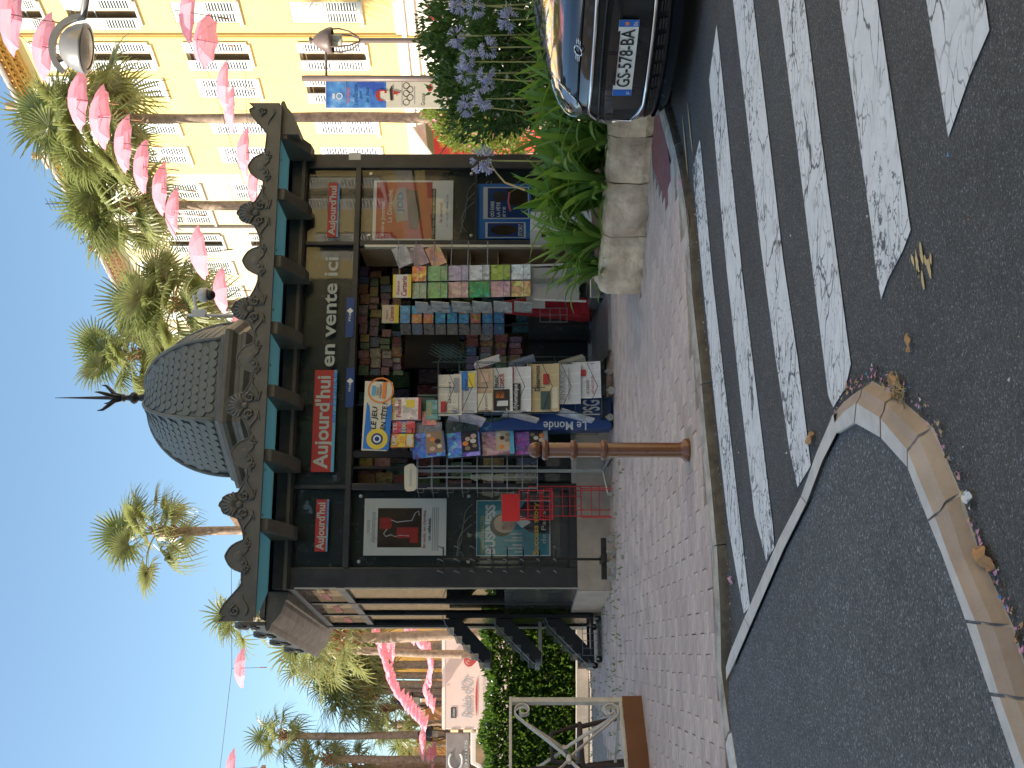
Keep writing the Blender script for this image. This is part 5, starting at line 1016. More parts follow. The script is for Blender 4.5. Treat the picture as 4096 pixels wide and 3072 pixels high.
bs = MB(MK).box(S(1205,DCd), S(1048,DCd), DCd-.12, DCd+.3, Z(2395,1130,DCd)-.0, Z(2356,1130,DCd)).build('base', 'steel', cs, bevel=.01)
for f in (1095, 1125, 1195): castor(MK @ T(S(f,DCd), DCd-.06, max(0.015, Z(2395,1130,DCd)-.06)), cs, .03, 'rubber')
# second card spinner, inside the door
DI = .35; xi = S(1290, DI); ci = thing('card_spinner', 'small revolving card stand with a faded yellow header, just inside the door', 'rack', M=MK @ T(xi, DI, 0))
MB(MK).tube([(xi,DI+.1,.13),(xi,DI+.1,1.75)], .012, 6).build('pole', 'black_metal', ci); MB(MK).lathe([(0,.17),(.2,.16),(.22,.13)], 12, T(xi,DI+.1,0)).build('base', 'black_metal', ci)
xa, xb, za, zb = rect(1528, 1595, 1292, 1220, DI-.03); hd = MB(MK).box(xa, xb, DI-.03, DI-.02, za, zb).build('header', 'cream_print', ci); MB(MK).box(xa, xb, DI-.033, DI-.0305, za, za+.05).build('yellow_band', 'yellow_print', hd); text('Carterie', xa+.02, xb-.02, za+(zb-za)*.3, za+(zb-za)*.55, MK, DI-.034, 'red_ink', hd, shear=.2, bold=.01); text('Espace', xa+.04, xb-.06, za+(zb-za)*.6, za+(zb-za)*.78, MK, DI-.034, 'red_ink', hd, shear=.2)
b = MB(MK)
for r in range(9):
    va = 1600+r*47
    for c, (fl, fr) in enumerate(((1292,1256),(1254,1222))):
        x0, x1, z0, z1 = at(va, va+41, fl, fr, DI-.02); col = R.choice([(.05,.22,.45),(.10,.28,.42),(.5,.2,.08),(.30,.34,.36),(.06,.3,.5),(.42,.36,.2)])
        slab_item('greeting_card', f'small printed card, {["top","second","third","fourth","fifth","sixth","seventh","eighth","lowest"][r]} row, {"left" if c == 0 else "right"} column of the stand inside the door', 'card', MK, x0, x1, z0, z1, DI-.02, DI-.012, 'cover_soft', col, lean=.06, group='small cards in the stand inside the door')
    x0, x1, z0, z1 = at(va, va+41, 1330, 1296, DI+.05); Mq = frame(MK @ Vector((x0, DI+.14, 0)), tuple((MK.to_3x3() @ Vector((.9,-.75,0))).xy)); slab_item('greeting_card', f'dim card on the shaded side, {["top","second","third","fourth","fifth","sixth","seventh","eighth","lowest"][r]} row of the stand inside the door', 'card', Mq, 0, .13, z0, z1, 0, .008, 'cover_soft', R.choice([(.2,.22,.24),(.06,.15,.25),(.25,.2,.16)]), group='dim cards in the stand inside the door')
    z = at(va, va+41, 1292, 1222, DI-.02)[2]; b.tube([(S(1296,DI),DI-.03,z),(S(1220,DI),DI-.03,z)], .003, 4)
b.build('pocket_wire', 'wire_green', ci)
# red plastic stand, clear racks, ramp, boxes
rd = thing('red_display', 'red plastic floor display leaning by the card stand', 'display', M=MK @ T(S(1225,.0), .0, 0))
q = [(2000,1205),(2020,1238),(2130,1248),(2320,1268),(2362,1268),(2370,1190),(2100,1190)]; MB(MK).prism([kio(a, f, .02) for a, f in q], .02, .20).build('body', 'red_plastic', rd, bevel=.01)
xa, xb, za, zb = rect(2325, 2352, 1262, 1205, -.02); MB(MK).box(xa, xb, -.10, .02, za, zb).build('pocket', 'red_plastic', rd)
xa, xb, za, zb = rect(2105, 2180, 1235, 1190, -.03); MB(MK @ T(0,0,0)).box(xa, xb, -.05, -.04, za, zb).build('ticket_card', 'paper_white', rd)
b = MB(MK)
for v in (2160, 2200, 2240, 2268): z = Z(v, 1255, .0); b.tube([(S(1290,.0),-.02,z),(S(1235,.0),-.02,z),(S(1235,.0),.12,z)], .004, 4)
for f in (1290, 1262, 1235): b.tube([(S(f,.0),-.02,Z(2268,1255,.0)),(S(f,.0),-.02,Z(2160,1255,.0))], .004, 4)
o = b.build('wire_leaflet_rack', 'steel'); tag(o, 'small bright wire leaflet rack beside the red display', 'rack')
ra = [G(2408,1470,.03), G(2404,1196,.05)]; b = MB(MK); x0, x1 = S(1440,-.2), S(1190,-.2)
b.add([(x0,-.62,.03),(x1,-.62,.03),(x1,.26,.135),(x0,.26,.135),(x0,-.62,.0),(x1,-.62,.0),(x1,.26,.10),(x0,.26,.10)], [(0,1,2,3),(0,4,5,1),(1,5,6,2),(3,2,6,7),(0,3,7,4)]); o = b.build('ramp', 'steel'); tag(o, 'grey metal ramp leading up to the kiosk door', 'ramp')
# shop interior: counter, shelves, stock
b = MB(MK); b.box(S(1560,.9), S(1330,.9), .9, 1.3, .13, 1.12); b.box(S(1330,.9)-.4, S(1330,.9), .9, 2.2, .13, 1.1); o = b.build('counter', 'dark_panel'); tag(o, 'dark shop counter inside the kiosk', 'counter')
sf_ = thing('shelf_unit', 'tall dark shelf unit filled with magazines along the back of the kiosk', 'shelves', M=MK @ T(2.3, 2.4, 0))
zs = [.7, 1.1, 1.5, 1.9, 2.3, 2.62]
for z in zs: MB(MK).box(.15, KW-.2, 2.28, 2.55, z-.02, z).build('shelf', 'black_metal', sf_)
for x in (.15, 1.3, 2.4, 3.5, KW-.22): MB(MK).box(x, x+.03, 2.26, 2.56, .13, 2.95).build('upright', 'black_metal', sf_)
pal = [(.44,.16,.2),(.5,.4,.12),(.16,.36,.2),(.18,.24,.45),(.5,.46,.4),(.48,.12,.1),(.4,.28,.4),(.16,.4,.42),(.55,.5,.2)]
for si, z in enumerate(zs[:-1]+[2.62]):
    x = .22; q = -1
    while x < KW-.45: q += 1; w_ = R.uniform(.17,.24); slab_item('magazine', f'dim magazine, {["first","second","third","fourth","fifth","sixth","seventh","eighth","ninth","tenth","eleventh","twelfth","thirteenth","fourteenth","fifteenth","sixteenth","seventeenth","eighteenth","nineteenth","twentieth","last but one","last"][min(q,21)]} from the left on the {["lowest","second","third","fourth","fifth","top"][si]} shelf at the back', 'magazine', MK, x, x+w_, z+.002, z+R.uniform(.24,.32), 2.2, 2.21, 'cover', R.choice(pal), lean=.15, group='magazines on the back shelves'); x += w_+R.uniform(.01,.05)
# toys and packets hanging behind the lintel
CN = {'red':(.24,.06,.05),'yellow':(.30,.24,.07),'green':(.09,.17,.09),'blue':(.07,.12,.22),'pink':(.28,.14,.16),'white':(.28,.27,.25),'orange':(.28,.13,.05),'violet':(.15,.09,.18)}
ORD = ['first','second','third','fourth','fifth','sixth','seventh','eighth','ninth','tenth','eleventh','twelfth','thirteenth','fourteenth','fifteenth','sixteenth','seventeenth','eighteenth','nineteenth','twentieth','twenty-first','twenty-second','twenty-third','twenty-fourth']
for r in range(4):
    f0 = 1500; q = 0
    while f0 > 1100:
        wd = R.choice((22,28,34,42)); cn = R.choice(list(CN)); va = 1436+r*44+R.uniform(-6,6)
        if not (1205 < f0-wd < 1300 and r > 1):
            x0, x1, z0, z1 = at(va, va+R.uniform(30,42), f0, f0-wd+4, .5+.06*r); slab_item('toy_packet', f'{cn} packet hanging inside the kiosk, {ORD[q]} from the left in the {("top","second","third","bottom")[r]} row', 'packet', MK, x0, x1, z0, z1, .5+.06*r, .52+.06*r, 'cover', CN[cn], group='packets hanging inside the kiosk', tilt=R.uniform(-.08,.08)); q += 1
        f0 -= wd
for q, (va, vb, fl, fr) in enumerate(((1440,1500,1940,1895),(1505,1570,1938,1890),(1575,1630,1940,1900),(1438,1490,1870,1830),(1500,1560,1866,1826))):
    cn = R.choice(list(CN)); x0, x1, z0, z1 = at(va, vb, fl, fr, .3); slab_item('toy_packet', f'{cn} packet behind the narrow front pane, {ORD[q]} of five', 'packet', MK, x0, x1, z0, z1, .3, .33, 'cover_soft', CN[cn], group='packets hanging inside the kiosk')
o = MB(MK).box(S(1470,1.2), S(1290,1.2), 1.2, 1.28, Z(1838,1380,1.2), Z(1620,1380,1.2)).build('monitor', 'black_metal'); tag(o, 'dark till screen above the counter inside the kiosk', 'screen')
o = MB(MK).box(S(1330,.5), S(1228,.5), .5, .8, .14, Z(2115,1280,.5)).build('cabinet', 'dark_panel'); tag(o, 'low dark cabinet behind the inner card stand', 'cabinet')
for r in range(4):
    f0 = 1475; q = 0
    while f0 > 1345:
        wd = R.choice((24,30,36)); va = 1860+r*58; x0, x1, z0, z1 = at(va, va+R.uniform(44,54), f0, f0-wd+3, .82); cn = R.choice(list(CN)); slab_item('magazine', f'{cn} magazine in the counter rack, {ORD[q]} from the left in the {("top","second","third","bottom")[r]} row', 'magazine', MK, x0, x1, z0, z1, .82, .835, 'cover', CN[cn], lean=.1, group='magazines on the counter rack'); q += 1; f0 -= wd
b = MB(MK)
for r in range(5): z = Z(1858+r*58, 1410, .82); b.box(S(1480,.82), S(1340,.82), .81, .87, z-.008, z)
o = b.build('counter_rack', 'black_metal'); tag(o, 'narrow dark rack of magazines on the front of the shop counter', 'rack')
# jamb shelves right of the door
b = MB(MK); x1 = S(985); b.box(x1-.02, x1, .05, .6, .13, zT0); o = b.build('jamb_board', 'card_brown'); tag(o, 'pale brown side board with shelves inside the right door jamb', 'board')
for k, v in enumerate((1600,1690,1785,1880,1990)): MB(MK).box(x1-.28, x1-.02, .12, .5, Z(v,1010,.2)-.015, Z(v,1010,.2)).build('shelf', 'card_brown', o)
MB(MK).box(x1-.012, x1+.015, -.01, .05, .2, zT0-.06).build('edge_strip', 'cream_print', o)
o = MB(MK).box(S(960,-.35), S(885,-.35), -.62, -.2, 0, Z(2122,930,-.4)).build('paper_box', 'white_board'); tag(o, 'pale box with a slot standing behind the planter leaves', 'box'); MB(MK).box(S(950,-.63), S(930,-.63), -.626, -.62, Z(2185,940,-.63), Z(2165,940,-.63)).build('slot', 'ink', o)
# ------------------------------------------------------------------ bollard
pb = G(2760, 1800, 0); bo = thing('bollard', 'brown ball-topped metal bollard standing on the pavement edge', 'bollard', loc=tuple(pb))
MB(T(*pb)).lathe([(.0,0),(.066,0),(.066,.02),(.060,.035),(.048,.045),(.042,.06),(.042,.80),(.030,.815),(.028,.83)], 28).build('post', 'bollard_paint', bo, smooth=True)
for z in (Z(2175,1800)*0+.815, .655, .485): MB(T(*pb)).lathe([(.042,z-.018),(.052,z-.016),(.057,z-.006),(.058,z),(.057,z+.006),(.052,z+.016),(.042,z+.018)], 28).build('ring', 'bollard_paint', bo, smooth=True)
MB(T(*pb)).sphere(.044, T(0,0,.868), 24, 16).build('ball', 'bollard_paint', bo, smooth=True)
b = MB(T(*pb) @ RZ(.2)); b.box(-.13, .13, -.11, .11, -.02, .006); b.build('foot_slab', 'concrete', bo, bevel=.004)
# ================================================================== planter
pt = thing('stone_planter', 'low planter wall of rounded pale stone blocks at the corner of the pavement', 'planter', loc=(1.0, 8.2, 0))
pl3 = [Vector((x, y, 0)) for x, y in PLF]
sp = resample(pl3, .07); k = 0; lens = [7, 6, 5, 6, 6, 7, 6, 7, 6, 8, 7, 8, 8, 9, 9, 9, 9, 9, 9, 9]
H_ = .315
for li_, L_ in enumerate(lens):
    seg = sp[k:k+L_+1]; k += L_
    if len(seg) < 3: break
    rows = []; hh = H_+R.uniform(-.012,.012); bul = R.uniform(.0,.015)
    for q, p in enumerate(seg):
        a, c = seg[max(0,q-1)], seg[min(len(seg)-1,q+1)]; t = (c-a).normalized(); nn = Vector((-t.y, t.x, 0)); nn = nn if nn.y > 0 else -nn
        e = 0.0; 
        if q == 0: e = .004
        if q == len(seg)-1: e = -.004
        edge = .012 if q in (0, len(seg)-1) else 0; rn = lambda s: Vector((R.uniform(-s,s), R.uniform(-s,s), R.uniform(-s,s)))
        pr = [(edge, -.01), (-.012-bul+edge, .05), (-.016-bul+edge, hh*.5), (-.008-bul+edge, hh-.06), (.015+edge, hh-.02), (.05, hh-edge*.6), (.12, hh+.004-edge*.6), (.20, hh-.03), (.22, .05)]
        rows.append([p+t*e+nn*u+Vector((0,0,z))+rn(.006) for u, z in pr])
    b = MB(); m_ = len(rows[0])
    for r0, r1 in zip(rows, rows[1:]):
        for q in range(m_-1): b.add([r0[q], r1[q], r1[q+1], r0[q+1]], [(0,1,2,3)])
    b.add(rows[0], [tuple(range(m_))]); b.add(rows[-1], [tuple(range(m_))]); b.build('stone_block', 'stone', pt, smooth=False)
# left end return of the wall
for q in range(5):
    a = Vector((.70,8.40,0)).lerp(Vector((.93,9.6,0)), q/5+.02); c = Vector((.70,8.40,0)).lerp(Vector((.93,9.6,0)), (q+1)/5-.005); t = (c-a).normalized(); nn = Vector((t.y,-t.x,0))
    b = MB(); b.add([tuple(p) for p in (a+Vector((0,0,0)), c, c+nn*.2, a+nn*.2, a+Vector((0,0,H_-.03)), c+Vector((0,0,H_-.03)), c+nn*.2+Vector((0,0,H_-.03)), a+nn*.2+Vector((0,0,H_-.03)))], [(0,3,2,1),(4,5,6,7),(0,1,5,4),(1,2,6,5),(2,3,7,6),(3,0,4,7)]); b.build('stone_block', 'stone', pt, bevel=.03)
MB().poly([(x+.1, y+.14, .25) for x, y in PLF]+[(8.2,9.0,.25),(5.0,12.6,.25),(3.3,12.0,.25),(1.05,9.6,.25)]).build('soil', 'soil', pt, fix=False)
# ---------------------------------------------------------------- agapanthus
def strap(L, wd, a0, bend, tw=0.):
    b = MB(); n = 8; p = Vector((0,0,0)); pts = []; a = a0
    for k in range(n+1):
        pts.append((p.copy(), a)); a += bend/n*(.4+1.2*k/n); p = p+Vector((math.sin(a), 0, math.cos(a)))*(L/n)
    vs = []
    for k, (q, a) in enumerate(pts):
        t = k/n; w_ = .78*wd*(.55+.9*math.sin(math.pi*min(1, t*.9+.1)))*(1 if t < .85 else (1-t)/.15*.9+.1)*.62; up = Vector((math.cos(a), 0, -math.sin(a)))
        c, s_ = math.cos(tw*t), math.sin(tw*t)
        for u in (-1, 0, 1): vs.append(q+Vector((0, u*w_*c, 0))+up*(u*w_*s_)-up*(.25*w_*(1-abs(u))))
    fs = [(k*3+u, k*3+u+1, k*3+u+4, k*3+u+3) for k in range(n) for u in (0, 1)]
    return b.add(vs, fs).mesh('leaf', 'agap_leaf', smooth=True, fix=False)
STR = [strap(.56,.030,.10,.9,.3), strap(.62,.034,.25,1.2,-.4), strap(.50,.030,.4,1.5,.2), strap(.58,.032,.05,.6,-.2), strap(.46,.028,.7,1.3,.6), strap(.66,.034,.3,1.7,.3), strap(.40,.028,1.0,1.0,-.5)]
def trumpet(b, M, s=1.):
    prof = [(.003,0),(.006,.014),(.010,.026),(.020,.042)]
    b.lathe([(r*s, z*s) for r, z in prof[:3]], 5, M)
    for k in range(6):
        a = math.pi/3*k; r0, r1 = .008*s, .024*s
        b.add([(r0*math.cos(a-.45),r0*math.sin(a-.45),.024*s),(r0*math.cos(a+.45),r0*math.sin(a+.45),.024*s),(r1*math.cos(a+.25),r1*math.sin(a+.25),.046*s),(r1*1.12*math.cos(a),r1*1.12*math.sin(a),.050*s),(r1*math.cos(a-.25),r1*math.sin(a-.25),.046*s)], [(0,1,2,3,4)], M)
def umbel(seed):
    r = random.Random(seed); b = MB()
    for k in range(22):
        z = r.uniform(-.55, 1); a = r.uniform(0, 6.28); rr_ = math.sqrt(1-z*z); d = Vector((rr_*math.cos(a), rr_*math.sin(a), z)); L = r.uniform(.035,.055)
        Mq = d.to_track_quat('Z', 'Y').to_matrix().to_4x4(); dn = Vector((d.x, d.y, d.z-.35)).normalized(); M2 = T(*(d*L)) @ dn.to_track_quat('Z', 'Y').to_matrix().to_4x4(); trumpet(b, M2, r.uniform(.8,1.1))
    return b.mesh('umbel', 'agap_flower', fix=False)
UMB = [umbel(1), umbel(2), umbel(3)]
def inplant(p):
    return in_poly(p[0], p[1], PLANTER)
spots = []
base_ = resample(pl3, .36)
rowdefs = [(.16, 0), (.42, .15), (.72, .05), (1.05, .2)]
for off, sh0 in rowdefs:
    for q, p in enumerate(base_[:-1]):
        if q > 11: continue
        a, c = base_[q], base_[q+1]; t = (c-a).normalized(); nn = Vector((-t.y,t.x,0)); nn = nn if nn.y > 0 else -nn
        s = p+t*(.12+sh0+R.uniform(-.05,.05))+nn*(off+R.uniform(-.05,.05))
        if s.x/s.y > .40: continue
        if off > .9 and s.x < 1.7: continue
        spots.append((s.x, s.y, off, q))
FLW = [(1904,25,8.7),(1842,14,8.9),(1833,145,8.9),(1953,191,8.6),(1885,247,8.8),(1863,296,8.9),(1947,315,8.5),(1941,395,8.5),(1872,422,9.1),(1931,642,8.35),(2040,80,8.4)]
fl_pts = [W(a, f, Y) for a, f, Y in FLW]
plants = []
posw = lambda x, y: 'by the kerb corner of the planter' if x < 1.1 else 'in the middle of the planter' if x < 1.9 else 'behind the parked car'
for i_, (x, y, off, q) in enumerate(spots):
    rown = {0: 'front row', 1: 'second row', 2: 'third row', 3: 'back row'}[[r[0] for r in rowdefs].index(off)]
    pl_ = thing('agapanthus_plant', 'x', 'plant', (x, y, .25), 'agapanthus clumps in the stone planter'); plants.append((Vector((x, y, .25)), pl_)); pl_['label'] = f'clump of arching green strap leaves, {ORD[q]} from the kerb corner in the planter {rown}'
    small = .80 if q < 1 else 1.0
    for k in range(34 if off < .6 else 24):
        a = R.uniform(0, 6.28); sc = R.uniform(.85,1.28)*small*(1.+.12*(off > .3)); m = STR[R.choice((0,1,2,3,4,5,6) if off < .3 else (0,1,2,3,5))]
        inst('leaf', m, T(x+R.uniform(-.04,.04), y+R.uniform(-.04,.04), .25) @ RZ(a) @ RX(R.uniform(-.15,.15)) @ Matrix.Scale(sc, 4), pl_)
for k, p in enumerate(fl_pts):
    root = min(plants, key=lambda q: (q[0]-Vector((p.x, p.y, .25))).length)
    r0 = root[0]; foot = Vector((p.x+.2*(r0.x-p.x)+R.uniform(-.03,.03), p.y+.2*(r0.y-p.y), .27)); s = MB(); mid = foot.lerp(p, .55)+Vector((R.uniform(-.03,.03), 0, 0)); s.tube([foot, mid, p], [.008,.007,.005], 6)
    st_ = s.build('flower_stalk', 'petiole', root[1], smooth=True); inst('umbel', UMB[k % 3], T(*p) @ RZ(k*1.3) @ Matrix.Scale(1.02 if k != 9 else 1.2, 4), st_)
b = MB(); p = W(1960, 655, 8.35); b.tube([W(2100,760,8.3), W(2020,730,8.32), W(1985,690,8.34), W(1962,655,8.35)], [.009,.008,.006,.004], 5); o = b.build('withered_stalk', 'straw', plants[0][1])
# shrubs behind, in the planter
def foliage(seed, n, shape, leaf, wd, mt='shrub_leaf', up=.3, name='foliage'):
    """n little leaves spread through a volume: shape(r) gives a point and the direction outwards"""
    r = random.Random(seed); b = MB()
    vs = []; fs = []
    for k in range(n):
        p, d = shape(r); d = (d+Vector((r.uniform(-.8,.8), r.uniform(-.8,.8), r.uniform(-.6,.8)+up))).normalized(); s = d.cross(Vector((r.uniform(-1,1), r.uniform(-1,1), r.uniform(-1,1)))).normalized(); L = leaf*r.uniform(.6,1.25); w_ = wd*r.uniform(.7,1.2); nn = d.cross(s)*L*.12
        o = len(vs); vs += [p, p+d*L*.5+s*w_+nn, p+d*L-nn, p+d*L*.5-s*w_+nn]; fs.append((o,o+1,o+2,o+3))
    b.v = [Vector(v) for v in vs]; b.f = fs; b.fm = [0]*len(fs); return b
def blob(c, rx, ry, rz, shell=.55):
    lob = [(random.Random(int(c[0]*97+k)).uniform(-1,1), random.Random(int(c[1]*89+k*3)).uniform(-1,1), random.Random(k*7+3).uniform(-.6,1)) for k in range(9)]
    def f(r):
        while True:
            v = Vector((r.gauss(0,1), r.gauss(0,1), r.gauss(0,1)))
            if v.length > .01: break
        v.normalize(); q = r.uniform(shell, 1)**.6
        m = 1+.22*sum(max(0, v.dot(Vector(l).normalized())-.75)*4 for l in lob)-.12+r.uniform(-.05,.08)
        return Vector((c[0]+v.x*rx*q*m, c[1]+v.y*ry*q*m, c[2]+v.z*rz*q*m)), v
    return f
for k, (fx, fy, Y, rx, rz, n, lab, fl) in enumerate((
  (1990,70,10.2,.62,.72,5200,'dark green shrub with white blossom behind the blue flowers, at the edge of the frame',1), (1980,260,10.4,.48,.62,4200,'dark green rounded shrub behind the blue flowers, centre of the planter',1), (2000,395,10.0,.34,.55,2400,'narrow dark shrub between the sunlit oleander and the parked car',0), (2040,160,9.4,.60,.45,3000,'low leafy shrub right behind the strap leaves',1))):
    c = W(fx, fy, Y); s = thing('shrub', lab, 'shrub', (c.x, c.y, .25)); foliage(k+5, n, blob(c, rx, .55, rz, .4), .075, .017, 'shrub_leaf').build('foliage', 'shrub_leaf', s, kind='stuff', fix=False)
    b = MB(); 
    for q in range(5): a = q*1.3; b.tube([(c.x+.08*math.cos(a), c.y+.08*math.sin(a), .24), (c.x+.3*math.cos(a), c.y+.2*math.sin(a), c.z)], [.012,.006], 5)
    b.build('stem', 'trunk', s)
    if fl: foliage(k+50, 90, blob(c, rx*.98, .5, rz*.98, .8), .05, .02).build('blossom', 'white_flower', s, kind='stuff', fix=False)
for k, (fx, fy, Y, rx, rz, n, lab) in enumerate(((1850,475,19,.55,.55,1700,'sunlit oleander with pink blossom in front of the banner pole'), (1990,480,18,.35,.5,1100,'sunlit oleander beside the red shop front'), (2010,590,17,.45,.45,1100,'low sunlit oleander by the kiosk corner post'), (1800,400,19.5,.55,.5,1600,'tall sunlit oleander below the banner'))):
    c = W(fx, fy, Y); s = thing('oleander', lab, 'shrub', (c.x, c.y, 0)); foliage(k+25, n, blob(c, rx, .5, rz, .3), .16, .02, up=.6).build('foliage', 'oleander_leaf', s, kind='stuff', fix=False)
    foliage(k+75, 70, blob((c.x, c.y, c.z+.15), rx*.9, .5, rz*.8, .85), .07, .035).build('blossom', 'pink_flower', s, kind='stuff', fix=False)
    b = MB()
    for q in range(6): a = q*1.05; b.tube([(c.x+.1*math.cos(a), c.y+.1*math.sin(a), 0), (c.x+.35*math.cos(a), c.y+.25*math.sin(a), c.z+.1)], [.02,.01], 5)
    b.build('stem', 'trunk', s)
# ---------------------------------------------------------------- hedge on the left
hg_ = thing('hedge', 'clipped glossy hedge behind the kiosk and railing, sunlit along its top', 'hedge', (-4.6, 14.5, 0))
def hedge_shape(r):
    x = r.uniform(-7.6, -1.4); f = r.random(); top = 1.27+.05*math.sin(x*5)+.04*math.sin(x*13)
    if f < .55: z = r.uniform(.17, top); return Vector((x, 14.15+r.uniform(0,.10)+.05*math.sin(x*7+z*9), z)), Vector((0,-1,.1))
    if f < .8: return Vector((x, r.uniform(14.15,15.0), top+r.uniform(-.08,.05))), Vector((0,-.2,1))
    return Vector((x, r.uniform(14.25,14.95), r.uniform(.2, top))), Vector((r.uniform(-1,1), r.uniform(-1,1), .5))
foliage(91, 30000, hedge_shape, .08, .026).build('foliage', 'hedge_leaf', hg_, kind='stuff', fix=False)
b = MB()
for k in range(26): x = -7.4+k*.23; b.tube([(x,14.55,0),(x+R.uniform(-.1,.1),14.55,1.1)], .015, 5)
b.build('stem', 'trunk', hg_)
b = MB(); b.box(-7.5, -1.45, 14.6, 14.8, .1, 1.0); b.build('inner_growth', 'shrub_leaf', hg_)
hw_ = MB().box(-9, -1.6, 13.98, 14.1, 0, .165).build('low_wall', 'concrete', bevel=.01); tag(hw_, 'low concrete edging wall at the foot of the hedge', 'wall')
MB().box(-9, -1.6, 14.1, 15.2, 0, .12).build('soil', 'soil', hw_)
b = MB(); r = random.Random(3)
for k in range(260):
    x, y = r.choice(((r.uniform(-4,-1.9), r.uniform(10.2,12.6)), (r.uniform(-5,-2.6), r.uniform(12.8,13.9)), (r.uniform(-3.5,-.5), r.uniform(9.5,10.6)))); 
    for q in range(4): a = r.uniform(0,6.28); L = r.uniform(.02,.05); b.add([(x,y,0),(x+.006,y,0),(x+L*.5*math.cos(a),y+L*.5*math.sin(a),L)], [(0,1,2)])
b.build('joint_weeds', 'agap_leaf', kind='stuff', fix=False)
# ---------------------------------------------------------------- railing and chair on the left
pr_ = G(2566, 2805, 0); Mr = frame(pr_, (-.60, -.80)); rl = thing('railing', 'cream iron railing with a scrolled cross brace on a brown steel base', 'railing', M=Mr)
zt = 1.0; zb = .165; LP = 1.02
b = MB(Mr); b.box(-.022, .022, -.022, .022, 0, zt); b.box(LP-.022, LP+.022, -.022, .022, 0, zt); b.build('post', 'white_rail', rl, bevel=.004)
MB(Mr).box(-.026, LP*2, -.026, .026, zt, zt+.022).build('top_rail', 'white_rail', rl, bevel=.004); MB(Mr).box(.022, LP*2, -.02, .02, zb-.012, zb+.012).build('bottom_rail', 'white_rail', rl, bevel=.003)
def scrollbar(y, x0, z0, x1, z1, sgx, sgz):
    pts = []
    def sp_(cx, cz, r, st, dirn): return [(cx+r*(1-.72*t)*math.cos(st+dirn*2*math.pi*1.15*t), y, cz+r*(1-.72*t)*math.sin(st+dirn*2*math.pi*1.15*t)) for t in [k/18 for k in range(19)]]
    return pts
def brace(y):
    xm, zm = LP/2, (zt+zb)/2; b = MB(Mr)
    for sx in (-1, 1):
        for sz in (-1, 1):
            xe, ze = xm+sx*(LP/2-.10), zm+sz*((zt-zb)/2-.09)
            pts = [(xm+sx*.025, y, zm+sz*.02), (xm+sx*.06, y, zm+sz*.05), (xm+sx*.16, y, zm+sz*.155), (xm+sx*.30, y, zm+sz*.31)]
            cx, cz, r0 = xm+sx*(LP/2-.085), zm+sz*((zt-zb)/2-.085), .07
            for t in [k/22 for k in range(23)]:
                ang = math.radians(135)-math.radians(430)*t; rr_ = r0*(1-.68*t); pts.append((cx+sx*rr_*math.cos(ang), y, cz+sz*rr_*math.sin(ang)))
            vs = []; fs = []
            for i, p in enumerate(pts):
                a, c = Vector(pts[max(0,i-1)]), Vector(pts[min(len(pts)-1,i+1)]); d = (c-a).normalized(); n_ = Vector((-d.z,0,d.x))*.0045; hw2 = Vector((0,.016,0)); P_ = Vector(p); vs += [P_+n_-hw2, P_+n_+hw2, P_-n_+hw2, P_-n_-hw2]
            for i in range(len(pts)-1):
                for q in range(4): fs.append((i*4+q, i*4+(q+1)%4, (i+1)*4+(q+1)%4, (i+1)*4+q))
            b.add(vs, fs)
    b.tube([(xm-.03,y,zm),(xm+.03,y,zm)], .02, 8); return b
brace(0).build('cross_brace', 'white_rail', rl)
b = MB(Mr @ T(0,.30,0)); b.box(-.02, .02, -.02, .02, 0, zt-.02); b.build('post', 'white_rail', rl) if False else None
MB(Mr).box(-.02, 2.2, .02, .04, .0, zb-.014).build('base_plate', 'rust_steel', rl); MB(Mr).box(.13, .23, -.07, .02, .06, .12).build('bracket', 'rust_steel', rl)
# second railing panel at right angles behind it
Mr2 = frame(pr_ + Vector((-.04, .06, 0)), (-.86, .50)); rl2 = thing('railing', 'far side of the cream iron railing, seen through the cross brace', 'railing', M=Mr2); Mold = Mr; Mr = Mr2; LPo = LP; LP = 1.02
brace(0).build('cross_brace', 'white_rail', rl2); MB(Mr).box(.03, 1.1, -.02, .02, zt, zt+.02).build('top_rail', 'white_rail', rl2); MB(Mr).box(.03, 1.1, -.012, .012, zb-.01, zb+.01).build('bottom_rail', 'white_rail', rl2); MB(Mr).box(LP-.02, LP+.02, -.02, .02, 0, zt).build('post', 'white_rail', rl2); Mr = Mold
Mc = frame((-3.22, 8.62, 0), (-.9, .43)); ch = thing('cafe_chair', 'dark woven cafe chair behind the cream railing', 'chair', M=Mc)
b = MB(Mc); n = 10; vs = []; fs = []
for i in range(n+1):
    u = -.24+.48*i/n
    for j in range(9): z = .46+.46*j/8; vs.append((u, .06*(1-(u/.24)**2)+.10*(z-.46), z+(.03*(1-(u/.24)**2) if j == 8 else 0)))
for i in range(n):
    for j in range(8): fs.append((i*9+j, (i+1)*9+j, (i+1)*9+j+1, i*9+j+1))
b.add(vs, fs); o = b.build('backrest', 'wicker', ch, smooth=True); m = o.modifiers.new('thick', 'SOLIDIFY'); m.thickness = .025
MB(Mc).box(-.25, .25, -.46, .03, .42, .46).build('seat', 'wicker', ch, bevel=.015)
MB(Mc).tube([(-.25,.02,.50),(-.26,.0,.68),(-.25,-.3,.68),(-.24,-.42,.46)], .018, 8).build('armrest', 'wicker', ch); MB(Mc).tube([(.25,.02,.50),(.26,.0,.68),(.25,-.3,.68),(.24,-.42,.46)], .018, 8).build('armrest', 'wicker', ch)
for x, y in ((-.22,-.42),(.22,-.42),(-.22,.02),(.22,.02)): MB(Mc).tube([(x*1.15,y*1.25,0),(x,y,.44)], .02, 8).build('leg', 'wicker', ch)
